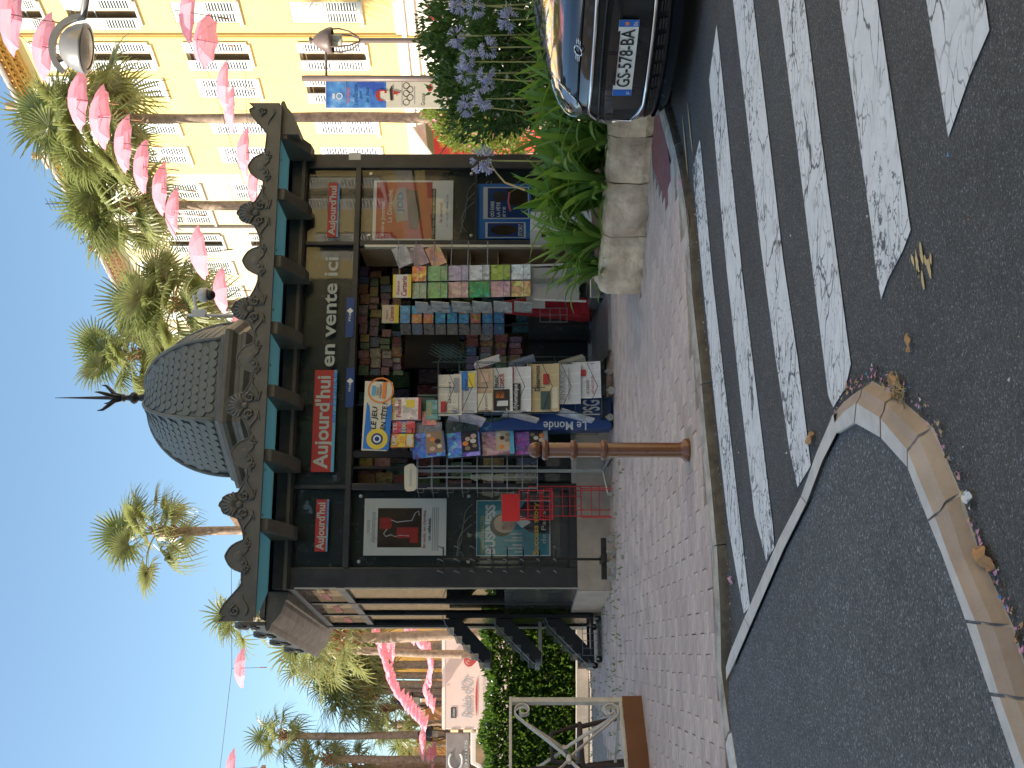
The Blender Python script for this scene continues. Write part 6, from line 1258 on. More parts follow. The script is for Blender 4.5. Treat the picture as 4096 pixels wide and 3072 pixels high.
# ---------------------------------------------------------------- parked car
psi = math.radians(55); fv = Vector((-math.sin(psi), -math.cos(psi), 0)); lv = Vector((-fv.y, fv.x, 0)); Pp = Vector((1.86, 6.08, -.05)); MV = Matrix.Identity(4)
for i in range(3): MV[i][0] = fv[i]; MV[i][1] = lv[i]; MV[i][2] = (0,0,1)[i]; MV[i][3] = Pp[i]
car = thing('parked_car', 'black three-door hatchback with a chrome-edged grille, nose to the crossing', 'car', M=MV)
CT = [(.08,-.16,.77),(.11,-.06,.80),(.16,-.03,.81),(.20,-.035,.815),(.26,-.01,.83),(.40,.0,.845),(.52,-.005,.85),(.60,-.02,.85),(.65,-.035,.85),(.69,-.06,.848),(.72,-.10,.845),(.75,-.16,.84),(.78,-.25,.83),(.81,-.36,.81),(.84,-.50,.785),(.87,-.68,.75),(.90,-.90,.70),(.925,-1.13,.64),(.94,-1.32,.58)]
L0, NE = .68, 2.35
def lerp_t(tab, z, c):
    for a, d in zip(tab, tab[1:]):
        if a[0] <= z <= d[0]: u = (z-a[0])/(d[0]-a[0]); return a[c]+(d[c]-a[c])*u
    return tab[0][c] if z < tab[0][0] else tab[-1][c]
def front(y, z):
    Wd = lerp_t(CT, z, 2); xf = lerp_t(CT, z, 1); s_ = min(.9999, (abs(y)/Wd))**(NE/2); c_ = math.sqrt(max(0, 1-s_*s_)); return xf-L0*(1-c_**(2/NE))
def contour(z, xr=-3.75, n=26):
    Wd, xf = lerp_t(CT, z, 2), lerp_t(CT, z, 1); pts = [(xr, -Wd*.96, z), ((xr+xf-L0)/2, -Wd, z)]
    for k in range(n+1):
        th = -math.pi/2+math.pi*k/n; s_, c_ = math.sin(th), max(0, math.cos(th)); pts.append((xf-L0+L0*c_**(2/NE), math.copysign(abs(s_)**(2/NE), s_)*Wd, z))
    return pts+[((xr+xf-L0)/2, Wd, z), (xr, Wd*.96, z)]
def loft(b, rings, close=True):
    n_ = len(rings[0]); vs = [p for r in rings for p in r]; fs = []
    for i in range(len(rings)-1):
        for k in range(n_ if close else n_-1): fs.append((i*n_+k, i*n_+(k+1)%n_, (i+1)*n_+(k+1)%n_, (i+1)*n_+k))
    b.add(vs, fs); return b
b = MB(MV); loft(b, [contour(z) for z in (.08,.11,.16,.20,.26,.33,.40,.46,.52,.56,.60,.625,.65,.67,.69,.705,.72)]); b.add([(-3.75,-.78,.3),(-3.75,.78,.3),(-3.75,.78,.8),(-3.75,-.78,.8)], [(0,1,2,3)])
b.build('body', 'car_paint', car, smooth=True)
b = MB(MV); zs_ = [.715+.225*(k/26) for k in range(27)]; loft(b, [contour(z, -1.8, 40) for z in zs_]); ring = contour(.94, -1.8, 40); b.add(ring, [tuple(range(len(ring)))]); b.build('bonnet', 'car_paint', car, smooth=True)
b = MB(MV); loft(b, [[(-1.5,-.845,.71),(-3.75,-.82,.71),(-3.75,.82,.71),(-1.5,.845,.71)], [(-1.7,-.80,.93),(-3.8,-.76,.93),(-3.8,.76,.93),(-1.7,.80,.93)]]); b.build('side_panel', 'car_paint', car)
b = MB(MV); loft(b, [[(-1.68,-.74,.92),(-3.74,-.74,.92),(-3.74,.74,.92),(-1.68,.74,.92)], [(-2.25,-.60,1.37),(-3.55,-.58,1.37),(-3.55,.58,1.37),(-2.25,.60,1.37)]]); b.build('windows', 'clear_glass' if False else 'car_black', car)
MB(MV).box(-3.6, -2.25, -.60, .60, 1.37, 1.42).build('roof', 'car_paint', car, bevel=.03)
for sy in (-1, 1):
    MB(MV).tube([(-1.68,sy*.72,.93),(-2.26,sy*.60,1.38)], .03, 6).build('pillar', 'car_paint', car)
    MB(MV).sphere(.10, T(-2.0, sy*.92, .98), 12, 8, (.5,1,.75)).build('wing_mirror', 'car_paint', car, smooth=True)
    for xw in (-.80, -3.25):
        w_ = MB(MV).lathe([(.20,-.09),(.29,-.09),(.30,-.05),(.30,.05),(.29,.09),(.20,.09)], 24, T(xw, sy*.76, .30) @ RX(math.pi/2)).build('wheel', 'rubber', car, smooth=True); MB(MV).lathe([(0,-.06*1),(.19,-.07),(.2,.07),(0,.06)], 20, T(xw, sy*.76, .30) @ RX(math.pi/2)).build('rim', 'steel', w_)
        MB(MV).lathe([(.36,-.05),(.36,.05),(.30,.06)], 24, T(xw, sy*.80, .30) @ RX(math.pi/2)).build('arch_trim', 'car_grey', car, smooth=True)
def fpatch(P, off, nm, mt, par=car, ny=16, nz=5, smooth=True):
    """a piece of the nose between the lower and upper outline P(y)->(z0,z1)"""
    ya, yb_, fn = P; b = MB(MV); vs = []; fs = []
    for i in range(ny+1):
        y = ya+(yb_-ya)*i/ny; z0, z1 = fn(y)
        for j in range(nz+1): z = z0+(z1-z0)*j/nz; vs.append((front(y, z)+off, y, z))
    for i in range(ny):
        for j in range(nz): fs.append((i*(nz+1)+j, (i+1)*(nz+1)+j, (i+1)*(nz+1)+j+1, i*(nz+1)+j+1))
    return b.add(vs, fs).build(nm, mt, par, smooth=smooth, fix=False)
def gz(y):    # the hexagonal grille opening
    a = abs(y); top = .588-.10*max(0, (a-.46)/.14)**2.; bot = .268+.07*max(0, (a-.38)/.26)**1.6; return (bot, max(top, bot+.002))
GY = .60
fpatch((-GY, GY, gz), .012, 'grille', 'car_mesh', ny=24)
def ftube(pts, r, nm, mt, off=.018, n=8): return MB(MV).tube([(front(y, z)+off, y, z) for y, z in pts], r, n).build(nm, mt, car, smooth=True)
up_ = [(-GY+2*GY*k/40, gz(-GY+2*GY*k/40)[1]) for k in range(41)]; lo_ = [(-GY+2*GY*k/40, gz(-GY+2*GY*k/40)[0]) for k in range(41)]
ftube(up_+lo_[::-1]+[up_[0]], .013, 'grille_surround', 'chrome')
fpatch((-.60, .60, lambda y: (.455-.02*(abs(y)/.6)**2, .512-.03*(abs(y)/.6)**2)), .045, 'grille_bar', 'car_paint', nz=4); ftube([(-.58+1.16*k/24, .54-.02*(abs(-.58+1.16*k/24)/.6)**2) for k in range(25)], .008, 'grille_slat', 'car_black', .03)
fpatch((-.42, .42, lambda y: (.285, .455)), .028, 'plate_panel', 'car_black', nz=4)
fpatch((-.66, .66, lambda y: (.175+.03*(abs(y)/.66)**2, .255-.03*(abs(y)/.66)**2)), .010, 'lower_grille', 'car_mesh')
b = MB(MV)
for k in range(9):
    y = -.40+.1*k
    for z in (.198, .215, .232): b.box(front(y, z)+.012, front(y, z)+.024, y-.035, y+.035, z-.004, z+.004)
b.build('lower_slat', 'car_grey', car)
fpatch((-.78, .78, lambda y: (.10, .165)), .022, 'splitter', 'car_paint', nz=2)
MB(MV).tube([(front(y, .646)+.002, y, .646+.02*(1-(y/.6)**2)) for y in [-.62+1.24*k/30 for k in range(31)]], .005, 5).build('shut_line', 'rubber', car)
for sy in (-1, 1):
    cy, cz, ry, rz_ = sy*.51, .715, .135, .085; b = MB(MV); vs = [(front(cy, cz)+.03, cy, cz)]; fs = []
    for q in (.4, .75, 1.):
        for k in range(28): a = 2*math.pi*k/28; y = cy+q*ry*math.cos(a); z = cz+q*rz_*math.sin(a); vs.append((front(y, z)+.006+.024*(1-q*q), y, z))
    fs = [(0, 1+k, 1+(k+1)%28) for k in range(28)]+[(1+r*28+k, 1+r*28+(k+1)%28, 1+(r+1)*28+(k+1)%28, 1+(r+1)*28+k) for r in range(2) for k in range(28)]
    hl = b.add(vs, fs).build('headlight', 'lamp_glass', car, smooth=True, fix=False)
    MB(MV).tube([(front(cy+ry*1.03*math.cos(a), cz+rz_*1.03*math.sin(a))+.006, cy+ry*1.03*math.cos(a), cz+rz_*1.03*math.sin(a)) for a in [2*math.pi*k/28 for k in range(29)]], .004, 6).build('chrome_ring', 'chrome', hl, smooth=True)
# number plate
Mpl = MV @ T(front(0,.41)+.034, 0, 0) @ RZ(math.pi/2)     # plane facing forward: x to the viewer's right
pw, ph = .52, .11
def yz(u): return .0
b = MB(); cv = lambda x: front(x, .41)-front(0, .41)
vs = []; fs = []
for k in range(13): x = -pw/2+pw*k/12; vs += [(x, .0, .355), (x, .0, .355+ph)]
MPL = Mpl
b = MB(MPL); b.add(vs, [(2*k, 2*k+2, 2*k+3, 2*k+1) for k in range(12)]); npl = b.build('number_plate', 'plate_white', car, fix=False)
for xa, xb in ((-pw/2, -pw/2+.045), (pw/2-.045, pw/2)): MB(MPL).add([(xa,-.0015,.356),(xb,-.0015,.356),(xb,-.0015,.354+ph),(xa,-.0015,.354+ph)], [(0,1,2,3)]).build('blue_band', 'plate_blue', npl, fix=False)
text('GS-578-BA', -pw/2+.065, pw/2-.06, .372, .449, MPL, -.004, 'ink', npl, bold=.012); text('F', -pw/2+.014, -pw/2+.032, .364, .385, MPL, -.004, 'white_ink', npl); text('06', pw/2-.038, pw/2-.008, .362, .385, MPL, -.004, 'white_ink', npl)
disc(MPL, pw/2-.022, .42, .012, -.004, 'orange_print', npl, 'crest')
zb_ = .675; Mb = MV @ T(front(0, zb_)+.012, 0, zb_) @ RZ(math.pi/2) @ RX(math.radians(-48)); b = MB(Mb); b.tube([(.030*math.cos(a), 0, .030*math.sin(a)) for a in [2*math.pi*k/24 for k in range(25)]], .0045, 6)
for s_ in (-1, 1):
    for j, (l0, l1) in enumerate(((.030,.075),(.032,.085),(.030,.075))): b.tube([(s_*l0, 0, (j-1)*.013), (s_*l1, 0, (j-1)*.013)], .0035, 5)
b.build('badge', 'chrome', car, smooth=True)
# ---------------------------------------------------------------- delivery lorry
MT = T(-13.5, 42, 0); lo = thing('delivery_lorry', 'cream delivery lorry with a blue-grey name and red hearts, parked behind the hedge', 'lorry', M=MT)
bx_ = MB(MT).box(0, 3.58, 0, 2.2, .9, 3.74).build('box_body', 'truck_box', lo, bevel=.04)
MB(MT).box(.0, 3.58, -.012, .02, 3.62, 3.72).build('top_trim', 'white_board', lo); MB(MT).box(3.5, 3.6, -.015, .02, .9, 3.74).build('corner_trim', 'white_board', lo)
def TX(fxa, fxb, fyl, fyr): f = lambda fy: kx(fy)*42+13.5; g = lambda fx: 1+kz(fx)*42; return f(fyl), f(fyr), g(fxb), g(fxa)
x0, x1, z0, z1 = TX(1845,1890,2870,2704); text("Relais d'Or", x0, x1, z0, z1, MT, -.02, 'grey_ink', bx_, shear=.25, bold=.012)
x0, x1, z0, z1 = TX(1926,1950,2870,2703); text('Chaque jour plus proche de vous', x0, x1, z0, z1, MT, -.02, 'grey_ink', bx_, shear=.2)
x0, x1, z0, z1 = TX(1902,1914,2868,2706); MB(MT).prism([(x0+(x1-x0)*t, (z0+z1)/2+.06*math.sin(math.pi*t)*s+.03*(.5-t)) for s, ts in ((1, [k/12 for k in range(13)]), (-.3, [1-k/12 for k in range(1,12)])) for t in ts], -.02, -.012).build('red_swoosh', 'red_ink', bx_)
x0, x1, z0, z1 = TX(1804,1826,2871,2829); MB(MT).box(x0, x1, -.02, -.01, z0, z1).build('dark_label', 'ink', bx_); text("CÔTE D'AZUR", x0+.04, x1-.04, z0+.05, z1-.05, MT, -.024, 'white_ink', bx_)
x0, x1, z0, z1 = TX(1843,1925,2665,2590); cx, cz = (x0+x1)/2, (z0+z1)/2
for s in (1., .72, .45):
    MB(MT).tube([(cx+s*.36*(math.sin(a)**3), -.015, cz+s*.022*(13*math.cos(a)-5*math.cos(2*a)-2*math.cos(3*a)-math.cos(4*a))) for a in [2*math.pi*k/36 for k in range(37)]], .028, 6).build('heart_outline', 'red_ink', bx_)
MB(MT).add([(-.08,-.01,.5),(-1.9,-.01,.5),(-2.0,-.01,1.5),(-1.35,-.01,2.62),(-.08,-.01,2.62),(-.08,2.1,.5),(-1.9,2.1,.5),(-2.0,2.1,1.5),(-1.35,2.1,2.62),(-.08,2.1,2.62)], [(0,1,2,3,4),(9,8,7,6,5),(0,5,6,1),(1,6,7,2),(2,7,8,3),(3,8,9,4),(4,9,5,0)]).build('cab', 'truck_cab', lo, bevel=.05)
MB(MT).add([(-.35,-.025,1.55),(-1.75,-.025,1.55),(-1.25,-.025,2.42),(-.35,-.025,2.42)], [(0,1,2,3)]).build('cab_window', 'window_dark', lo, fix=False)
MB(MT).box(-1.6, -1.3, -.3, -.03, 1.6, 2.2).build('wing_mirror', 'truck_dark', lo, bevel=.04)
sg = MB(MT).box(-2.3, -.25, .3, .42, 2.68, 3.6).build('roof_sign', 'truck_dark', lo, bevel=.03); MB(MT).tube([(-1.3+.36*math.cos(a), .28, 3.22+.26*math.sin(a)) for a in [math.radians(45+270*k/20) for k in range(21)]], .045, 6).build('letter_arc', 'pale_ink', sg); text('COPIES', -2.1, -.5, 2.76, 2.86, MT, .29, 'pale_ink', sg)
for x in (-1.2, 2.6): MB(MT).lathe([(0,-.14),(.42,-.14),(.44,0),(.42,.14),(0,.14)], 18, T(x, .2, .44) @ RX(math.pi/2)).build('wheel', 'rubber', lo)
MB(MT).box(-.2, 3.5, .1, 2., .6, .9).build('chassis', 'truck_dark', lo); 
for z in (1.6,2.1,2.6,3.1): MB(MT).box(-.10, .0, -.03, .0, z, z+.3).build('step_grip', 'awning_cream', lo)
# ---------------------------------------------------------------- palms
def fan(seed, pet=.85, rad=.78, n=30, droop=.5):
    r = random.Random(seed); b = MB(); pts = [(pet*t, 0, .10*math.sin(math.pi*t)-.06*t*t) for t in [k/5 for k in range(6)]]
    b.use(1).tube(pts, [.022,.018,.016,.014,.012,.010], 5); b.use(0); c = Vector(pts[-1])
    for k in range(n):
        a = math.radians(-125+250*k/(n-1)); L = rad*(1-.18*abs(a)/2.2)*r.uniform(.88,1.08); d = Vector((math.cos(a), math.sin(a), 0)); s = Vector((-d.y, d.x, 0)); cup = .14*(abs(a)/2.2); prev = None
        nseg = 5; vs = []
        dr_ = droop*r.uniform(.5,1.6)
        for q in range(nseg+1):
            t = q/nseg; w_ = .034*math.sin(math.pi*min(1, .12+t*.80))*(1-.55*t)+.002; zz = cup*t-dr_*max(0, t-.45)**2*1.4; p = c+d*(L*(t-.22*max(0, t-.5)**2*dr_))+Vector((0,0,zz)); fold = .012*(1-t); vs += [p+s*w_+Vector((0,0,-fold)), p+Vector((0,0,fold*.3)), p-s*w_+Vector((0,0,-fold))]
        b.add(vs, [(q*3+u, q*3+u+1, q*3+u+4, q*3+u+3) for q in range(nseg) for u in (0,1)])
    return b.mesh('frond', ['palm_leaf', 'petiole'], fix=False)
FAN = [fan(1), fan(2, .7, .85, 32, .8), fan(3, 1.0, .72, 28, .35), fan(4, .6, .8, 30, 1.3)]
FANLO = [fan(5, .8, .78, 17, .6), fan(6, .65, .85, 17, 1.0), fan(7, .9, .75, 15, .4)]
def palm(label, foot, top, r0, R_, nf=26, seed=0, lo=False, boot=True, squash=1.):
    """foot and top of the trunk, trunk radius, reach of the crown"""
    r = random.Random(seed+100); p = thing('palm_tree', label, 'palm', tuple(foot)); fo, to = Vector(foot), Vector(top); mid = [fo.lerp(to, t)+Vector((.10*math.sin(t*3+seed), .08*math.sin(t*4+seed*2), 0))*min(1, 4*t*(1-t)+.0) for t in [k/10 for k in range(11)]]
    rr_ = [r0*(1.35-.35*min(1, k/2.))*(1-.10*k/10)*r.uniform(.94,1.06) for k in range(11)]; MB().tube(mid, rr_, 12).build('trunk', 'trunk', p, smooth=True)
    if boot:
        b = MB()
        for k in range(34):
            a = r.uniform(0,6.28); z = r.uniform(-.9,.15)*R_*.42; d = Vector((math.cos(a), math.sin(a), 0)); q = to+Vector((0,0,z))+d*r0*.7; b.tube([q, q+d*r0*.6+Vector((0,0,.12*R_*.5)), q+d*r0*r.uniform(.7,1.3)+Vector((0,0,.22*R_*.5))], [.055*R_*.5,.04*R_*.5,.012], 4)
        b.build('trunk_boot', 'trunk_boot', p, fix=False)
    s = R_/1.62
    for k in range(nf):
        t = (k+.5)/nf; el = math.radians(86-132*t**.95*squash+r.uniform(-10,10)); a = k*2.399+r.uniform(-.3,.3); sc = s*r.uniform(.85,1.12)
        inst('frond', r.choice(FANLO if lo else FAN), T(*(to+Vector((0,0,.05*R_)))) @ RZ(a) @ RY(-el) @ RX(r.uniform(-.5,.5)) @ Matrix.Scale(sc, 4), p)
    return p
def wp(fx, fy, Y): return tuple(W(fx, fy, Y))
def gp(fy, Y): return (kx(fy)*Y, Y, 0)
pgr = None
palm('tall palm whose trunk stands left of the town banner', gp(492,25), wp(400,470,25), .125, 1.9, 30, 1)
palm('leaning palm crown with its trunk rising behind the kiosk cresting', gp(800,27), wp(520,815,27), .135, 1.85, 30, 2)
palm('half-hidden palm behind the white security camera', gp(1215,24), wp(720,1215,24), .12, 1.65, 34, 3)
palm('palm rising over the kiosk dome against the sky', gp(1425,27), wp(545,1420,27), .115, 1.5, 27, 4)
palm('lone palm standing clear against the open sky left of the dome', gp(2135,27), wp(640,2130,27), .12, 1.5, 22, 5)
palm('small palm top showing just above the left end of the cresting', gp(2440,34), wp(985,2460,34), .15, 1.5, 20, 6, lo=True)
palm('thick-trunked palm right beside the kiosk post, behind the stepped rack', gp(2552,30), wp(1370,2548,30), .16, 1.8, 22, 7, lo=True)
for k, (fb, fx, ft, Y, rr_, R_, lab) in enumerate((
  (2575,1460,2590,40,.2,2.0,'bushy palm behind the nearest left trunk, red-brown stem'), (2650,1395,2655,38,.15,2.3,'broad palm crown above the lorry box'), (2690,1480,2700,46,.16,2.1,'palm with a thin pale trunk above the lorry, middle of the row'), (2722,1420,2740,44,.17,2.0,'palm with a reddish trunk behind the pink strand'), (2760,1440,2770,42,.15,2.1,'palm whose crown ends the left side of the big palm clump'), (2822,1530,2828,52,.15,1.8,'small palm behind the dark lantern'), (2946,1135,2942,40,.15,1.55,'slim tall palm with a dark trunk left of the lorry'), (2980,1680,2970,60,.18,2.2,'low palm far behind the lorry cab'), (3030,1305,3035,42,.17,1.6,'palm with a red-brown trunk at the left edge of the frame'), (2610,1290,2600,36,.14,2.0,'high palm crown beside the kiosk roof corner'), (2880,1590,2900,56,.16,2.1,'leafy palm between the two slim trunks'), (3060,1420,3075,50,.17,2.0,'palm cut by the left edge of the frame'))):
    q_ = max(1., 48./Y) if fb != 2610 else 1.; palm(lab, gp(fb, Y*q_), wp(fx, ft, Y*q_), rr_*q_, R_*q_*.95, 20, 20+k, lo=True)
# trees across the street, behind the viewer: they darken the kiosk glass
for k, (x, y) in enumerate(((-9.,-15.),(-4.5,-16.),(.3,-15.5),(5.,-17.),(9.2,-18.5),(12.5,-15.),(15.5,-18.),(18.5,-15.))):
    s = thing('plane_tree', 'dark leafy plane tree across the street, mirrored in the kiosk glass, '+('first','second','third','fourth','fifth','sixth','seventh','eighth')[k]+' of eight', 'tree', (x, y, 0)); foliage(k+200, 3000, blob((x, y, 7.), 3., 2.4, 5.2, .3), .7, .26).build('crown', 'shrub_leaf', s, kind='stuff', fix=False); MB().tube([(x,y,0),(x+.2,y,5)], [.25,.15], 8).build('trunk', 'trunk', s)
# ---------------------------------------------------------------- pink umbrellas
um0 = thing('pink_umbrella', 'x', 'umbrella', (0,0,0)); b = MB(); n8 = 8; vs = [(0,0,.21)]; rings = [(.18,.195),(.34,.135),(.46,.055),(.51,.0)]
for q, (r_, z) in enumerate(rings):
    for k in range(16):
        a = 2*math.pi*k/16; odd = k % 2; rr_ = r_*(math.cos(math.pi/8)*(.985 if q < 3 else .93) if odd else 1); vs.append((rr_*math.cos(a), rr_*math.sin(a), z+(.012*(q == 3) if odd else 0)))
fs = [(0, 1+k, 1+(k+1)%16) for k in range(16)]+[(1+q*16+k, 1+(q+1)*16+k, 1+(q+1)*16+(k+1)%16, 1+q*16+(k+1)%16) for q in range(3) for k in range(16)]
b.add(vs, fs).build('canopy', 'umbrella_pink', um0, fix=False)
b = MB()
for k in range(8): a = 2*math.pi*k/8; b.tube([(.0,0,.195),(.17*math.cos(a),.17*math.sin(a),.185),(.33*math.cos(a),.33*math.sin(a),.125),(.5*math.cos(a),.5*math.sin(a),.0)], .0035, 4); b.tube([(0,0,.03),(.28*math.cos(a),.28*math.sin(a),.135)], .003, 4)
b.build('ribs', 'umbrella_pink', um0); MB().tube([(0,0,.27),(0,0,-.42)], .006, 6).build('shaft', 'pole_brown', um0); MB().tube([(0,0,-.40),(0,0,-.56)], .013, 6).build('handle', 'trunk_boot', um0)
UL = [(43,62,300,'pink umbrella cut by the top right corner of the scene',.15,.3),(172,190,255,'pink umbrella half hidden behind the street lamp head',.25,-.2),(310,400,230,'pink umbrella just left of the street lamp, over the palm',.12,.1),(398,470,238,'pink umbrella over the top of the tall palm trunk',.06,.0),(492,575,222,'pink umbrella fifth down the right-hand strand',.1,.1),(566,668,212,'pink umbrella sixth down the right-hand strand, in front of cream wall',.1,.15),(640,755,205,'pink umbrella in front of the second palm trunk, upper of a touching pair',.08,.1),(690,852,190,'pink umbrella in front of the second palm trunk, lower of a touching pair',.12,.1),(790,1010,205,'large pink umbrella above the security camera, facing us',-.30,.35),(880,1165,180,'pink umbrella behind the security camera dome',-.12,.3),(955,1300,165,'pink umbrella partly behind the cresting beside the dome',-.1,.35),
      (752,52,235,'pink umbrella over the pale shuttered window at the right edge',.15,.15),(812,165,200,'pink umbrella touching the right-edge one, over the yellow wall',.35,-.2),(893,345,185,'pink umbrella left of the banner, upper of a touching pair',.05,.05),(921,440,175,'pink umbrella left of the banner, lower of a touching pair',.05,.1),(975,610,195,'pink umbrella just above the right end of the cresting',.06,.05),(1015,740,170,'pink umbrella half behind the round lobe of the cresting',.1,.1),
      (960,2672,153,'deep pink umbrella hanging alone against the sky left of the kiosk',.02,.05),(925,3075,150,'deep pink umbrella cut by the left edge of the sky',.05,.2)]
first = True; upos = []
for fx, fy, dia, lab, tx_, ty_ in UL:
    Y = F*.93/dia; p = W(fx, fy, Y); p.z -= .08; M = T(*p) @ RY(tx_*.6) @ RX(.17+abs(ty_)*.5 if fx < 740 or 889 < fx < 1016 and fy < 800 else .1+ty_) @ RZ(R.uniform(0,.78)); upos.append(M @ Vector((0,0,.27)))
    if first: um0.matrix_basis = M; um0['label'] = lab; first = False; um0['group'] = 'pink umbrellas hung over the street'
    else: copy_tree(um0, None, M, label=lab)
def strand(pts, n, Y0, Y1, lab, size=1.):
    L = [0]
    for a, c in zip(pts, pts[1:]): L.append(L[-1]+math.hypot(c[0]-a[0], c[1]-a[1]))
    for k in range(n):
        s = (k+.5)/n*L[-1]; q = max(i for i in range(len(L)-1) if L[i] <= s); t = (s-L[q])/(L[q+1]-L[q]); fx = pts[q][0]+(pts[q+1][0]-pts[q][0])*t; fy = pts[q][1]+(pts[q+1][1]-pts[q][1])*t; Y = Y0+(Y1-Y0)*k/n
        copy_tree(um0, None, T(*W(fx, fy, Y)) @ RY(R.uniform(-.2,.2)) @ RX(R.uniform(-.2,.2)) @ RZ(R.uniform(0,1)) @ Matrix.Scale(size, 4), label=lab.replace('pink umbrella', ORD[k]+' pink umbrella from the kiosk' if Y0 < 40 else ORD[k]+' pink umbrella'), group='far strands of pink umbrellas among the palms')
strand([(1500,2512),(1525,2560),(1548,2640),(1565,2700),(1590,2760),(1625,2800),(1665,2850),(1715,2900)], 23, 31, 36, 'pink umbrella in the upper far strand towards the lantern', .62)
strand([(1625,2515),(1680,2560),(1715,2600),(1730,2660),(1722,2710),(1705,2755),(1715,2790),(1745,2830)], 19, 36, 43, 'pink umbrella in the lower far strand, above the lorry roof', .66)
strand([(1690,2935),(1700,2975),(1690,3010),(1730,3020),(1745,2985),(1735,3060)], 12, 44, 50, 'pink umbrella in the farthest strand, above the lorry cab', .75)
copy_tree(um0, None, T(*W(1574, 2590, 33)), label='single pink umbrella hanging between the two far strands', group='pink umbrellas hung over the street')
def cable(pts, lab, r_=.006):
    q = []
    for a, c in zip(pts, pts[1:]): q += [Vector(a).lerp(Vector(c), t/4) for t in range(4)]
    o = MB().tube(q+[Vector(pts[-1])], r_, 4).build('cable', 'wire_dark'); tag(o, lab, 'cable')
cable([tuple(u) for u in upos[:11]], 'steel cable carrying the long right-hand row of umbrellas'); cable([tuple(u) for u in upos[11:17]], 'steel cable carrying the lower right-hand row of umbrellas')
cable([wp(925,2250,27), tuple(upos[17]), wp(880,3075,28), wp(860,3300,28)], 'thin cable crossing the sky on the left with two umbrellas'); cable([wp(980,270,22), wp(985,420,24), wp(1000,700,27)], 'thin cable running along the yellow facade')
# ---------------------------------------------------------------- street lamps, banner, camera
Yl = 10.6; lc = W(345, 195, Yl); sl_ = thing('street_lamp', 'grey dome street lamp on a long arm at the upper right', 'street lamp', tuple(lc)); Ml = T(*lc) @ RY(.10) @ RX(.10)
MB(Ml).lathe([(0,.255),(.05,.25),(.12,.225),(.18,.175),(.22,.10),(.24,.02),(.245,0),(.235,-.012),(.20,-.014)], 32).build('head', 'lamp_grey', sl_, smooth=True); MB(Ml).lathe([(0,-.03),(.12,-.025),(.17,-.012),(.20,-.006)], 28).build('lens', 'lens', sl_, smooth=True)
b = MB(Ml); vs = []; fs = []
for k in range(17):
    a = math.radians(8+135*k/16); r0, r1 = .29, .345
    for rr_ in (r0, r1):
        for yy in (-.03, .03): vs.append((rr_*math.cos(a), yy, rr_*math.sin(a)*1.02))
for k in range(16):
    for q, s in ((0,1),(1,3),(3,2),(2,0)): fs.append((k*4+q, k*4+s, (k+1)*4+s, (k+1)*4+q))
b.add(vs, fs+[(0,1,3,2),(64,65,67,66)]).build('yoke', 'lamp_grey', sl_)
MB(Ml).tube([(-.16,0,.30),(-.12,0,.20)], .03, 8).build('joint', 'pole_brown', sl_)
MB(Ml).tube([(.30,0,.06),(.9,.0,.03),(1.8,.05,.0)], .035, 10).build('arm', 'lamp_grey', sl_, smooth=True); MB().tube([(lc.x+1.8, lc.y+.05, 0), (lc.x+1.8, lc.y+.05, lc.z+.3)], .06, 10).build('pole', 'pole_brown', sl_)
def lantern(label, fx, fy, Y, s, mt, foot=True):
    c = W(fx, fy, Y); o = thing('lantern_post', label, 'street lamp', (c.x, c.y, 0)); M = T(c.x, c.y, c.z) @ Matrix.Scale(s, 4)
    MB(M).lathe([(0,.34),(.05,.33),(.06,.30),(.03,.27),(.06,.25),(.14,.16),(.20,.04),(.21,.0),(.21,-.05),(.19,-.05)], 20).build('hood', mt, o, smooth=True); MB(M).lathe([(.0,-.02),(.10,-.03),(.10,-.20),(0,-.22)], 12).build('bulb_housing', 'lens', o)
    for k in range(4): a = math.pi/4+math.pi/2*k; MB(M).tube([(r_*math.cos(a), r_*math.sin(a), z) for r_, z in ((.20,-.04),(.205,-.18),(.16,-.34),(.07,-.46),(.02,-.50))], .014, 6).build('cage_bar', mt, o)
    MB(M).tube([(0,0,-.48),(0,0,-.60)], .04, 8).build('collar', mt, o); MB().tube([(c.x,c.y,0),(c.x,c.y,c.z-.5*s)], .042*s, 10).build('post', mt, o); return o, c
o, c1 = lantern('brown lantern with an open cage in front of the yellow facade', 1318, 162, 17.5, 1.0, 'pole_brown')
bp = thing('banner_post', 'brown post carrying the tall blue and pink town banner', 'post', (kx(314)*17.6, 17.6, 0)); xb = kx(314)*17.6; zt_ = 1+kz(1208)*17.6
MB().tube([(xb,17.6,0),(xb,17.6,zt_)], .05, 12).build('post', 'pole_brown', bp, smooth=True)
for v in (1384, 1608): z = 1+kz(v)*17.6; MB().tube([(xb-.05,17.6,z),(xb-.45,17.6,z)], .012, 6).build('arm', 'steel', bp)
z = 1+kz(1306)*17.6; MB().tube([(xb,17.6,z),(c1.x,c1.y,z)], .022, 6).build('cross_arm', 'pole_brown', bp)
MBn = T(kx(433)*17.6, 17.6, 0); bw = (433-327)/F*17.6; z1 = 1+kz(1302)*17.6; z0 = 1+kz(1815)*17.6; zs_ = 1+kz(1545)*17.6; bh = z1-z0
bn = MB(MBn).box(0, bw, -.008, .008, z0, z1).build('banner', 'paper_white'); tag(bn, 'tall town banner, blue sky above pale pink, on the brown post', 'banner'); MB(MBn).box(.003, bw-.003, -.0095, -.0082, zs_, z1-.01).build('sky_print', 'banner_sky', bn); MB(MBn).box(.003, bw-.003, -.0095, -.0082, z0+.005, zs_).build('pink_print', 'cream_print', bn)
zz = lambda v: 1+kz(v)*17.6
disc(MBn, bw*.45, zz(1358), .055, -.012, 'white_ink', bn, 'emblem', .035); MB(MBn).box(bw*.35, bw*.55, -.012, -.0097, zz(1340), zz(1330)).build('emblem', 'white_ink', bn)
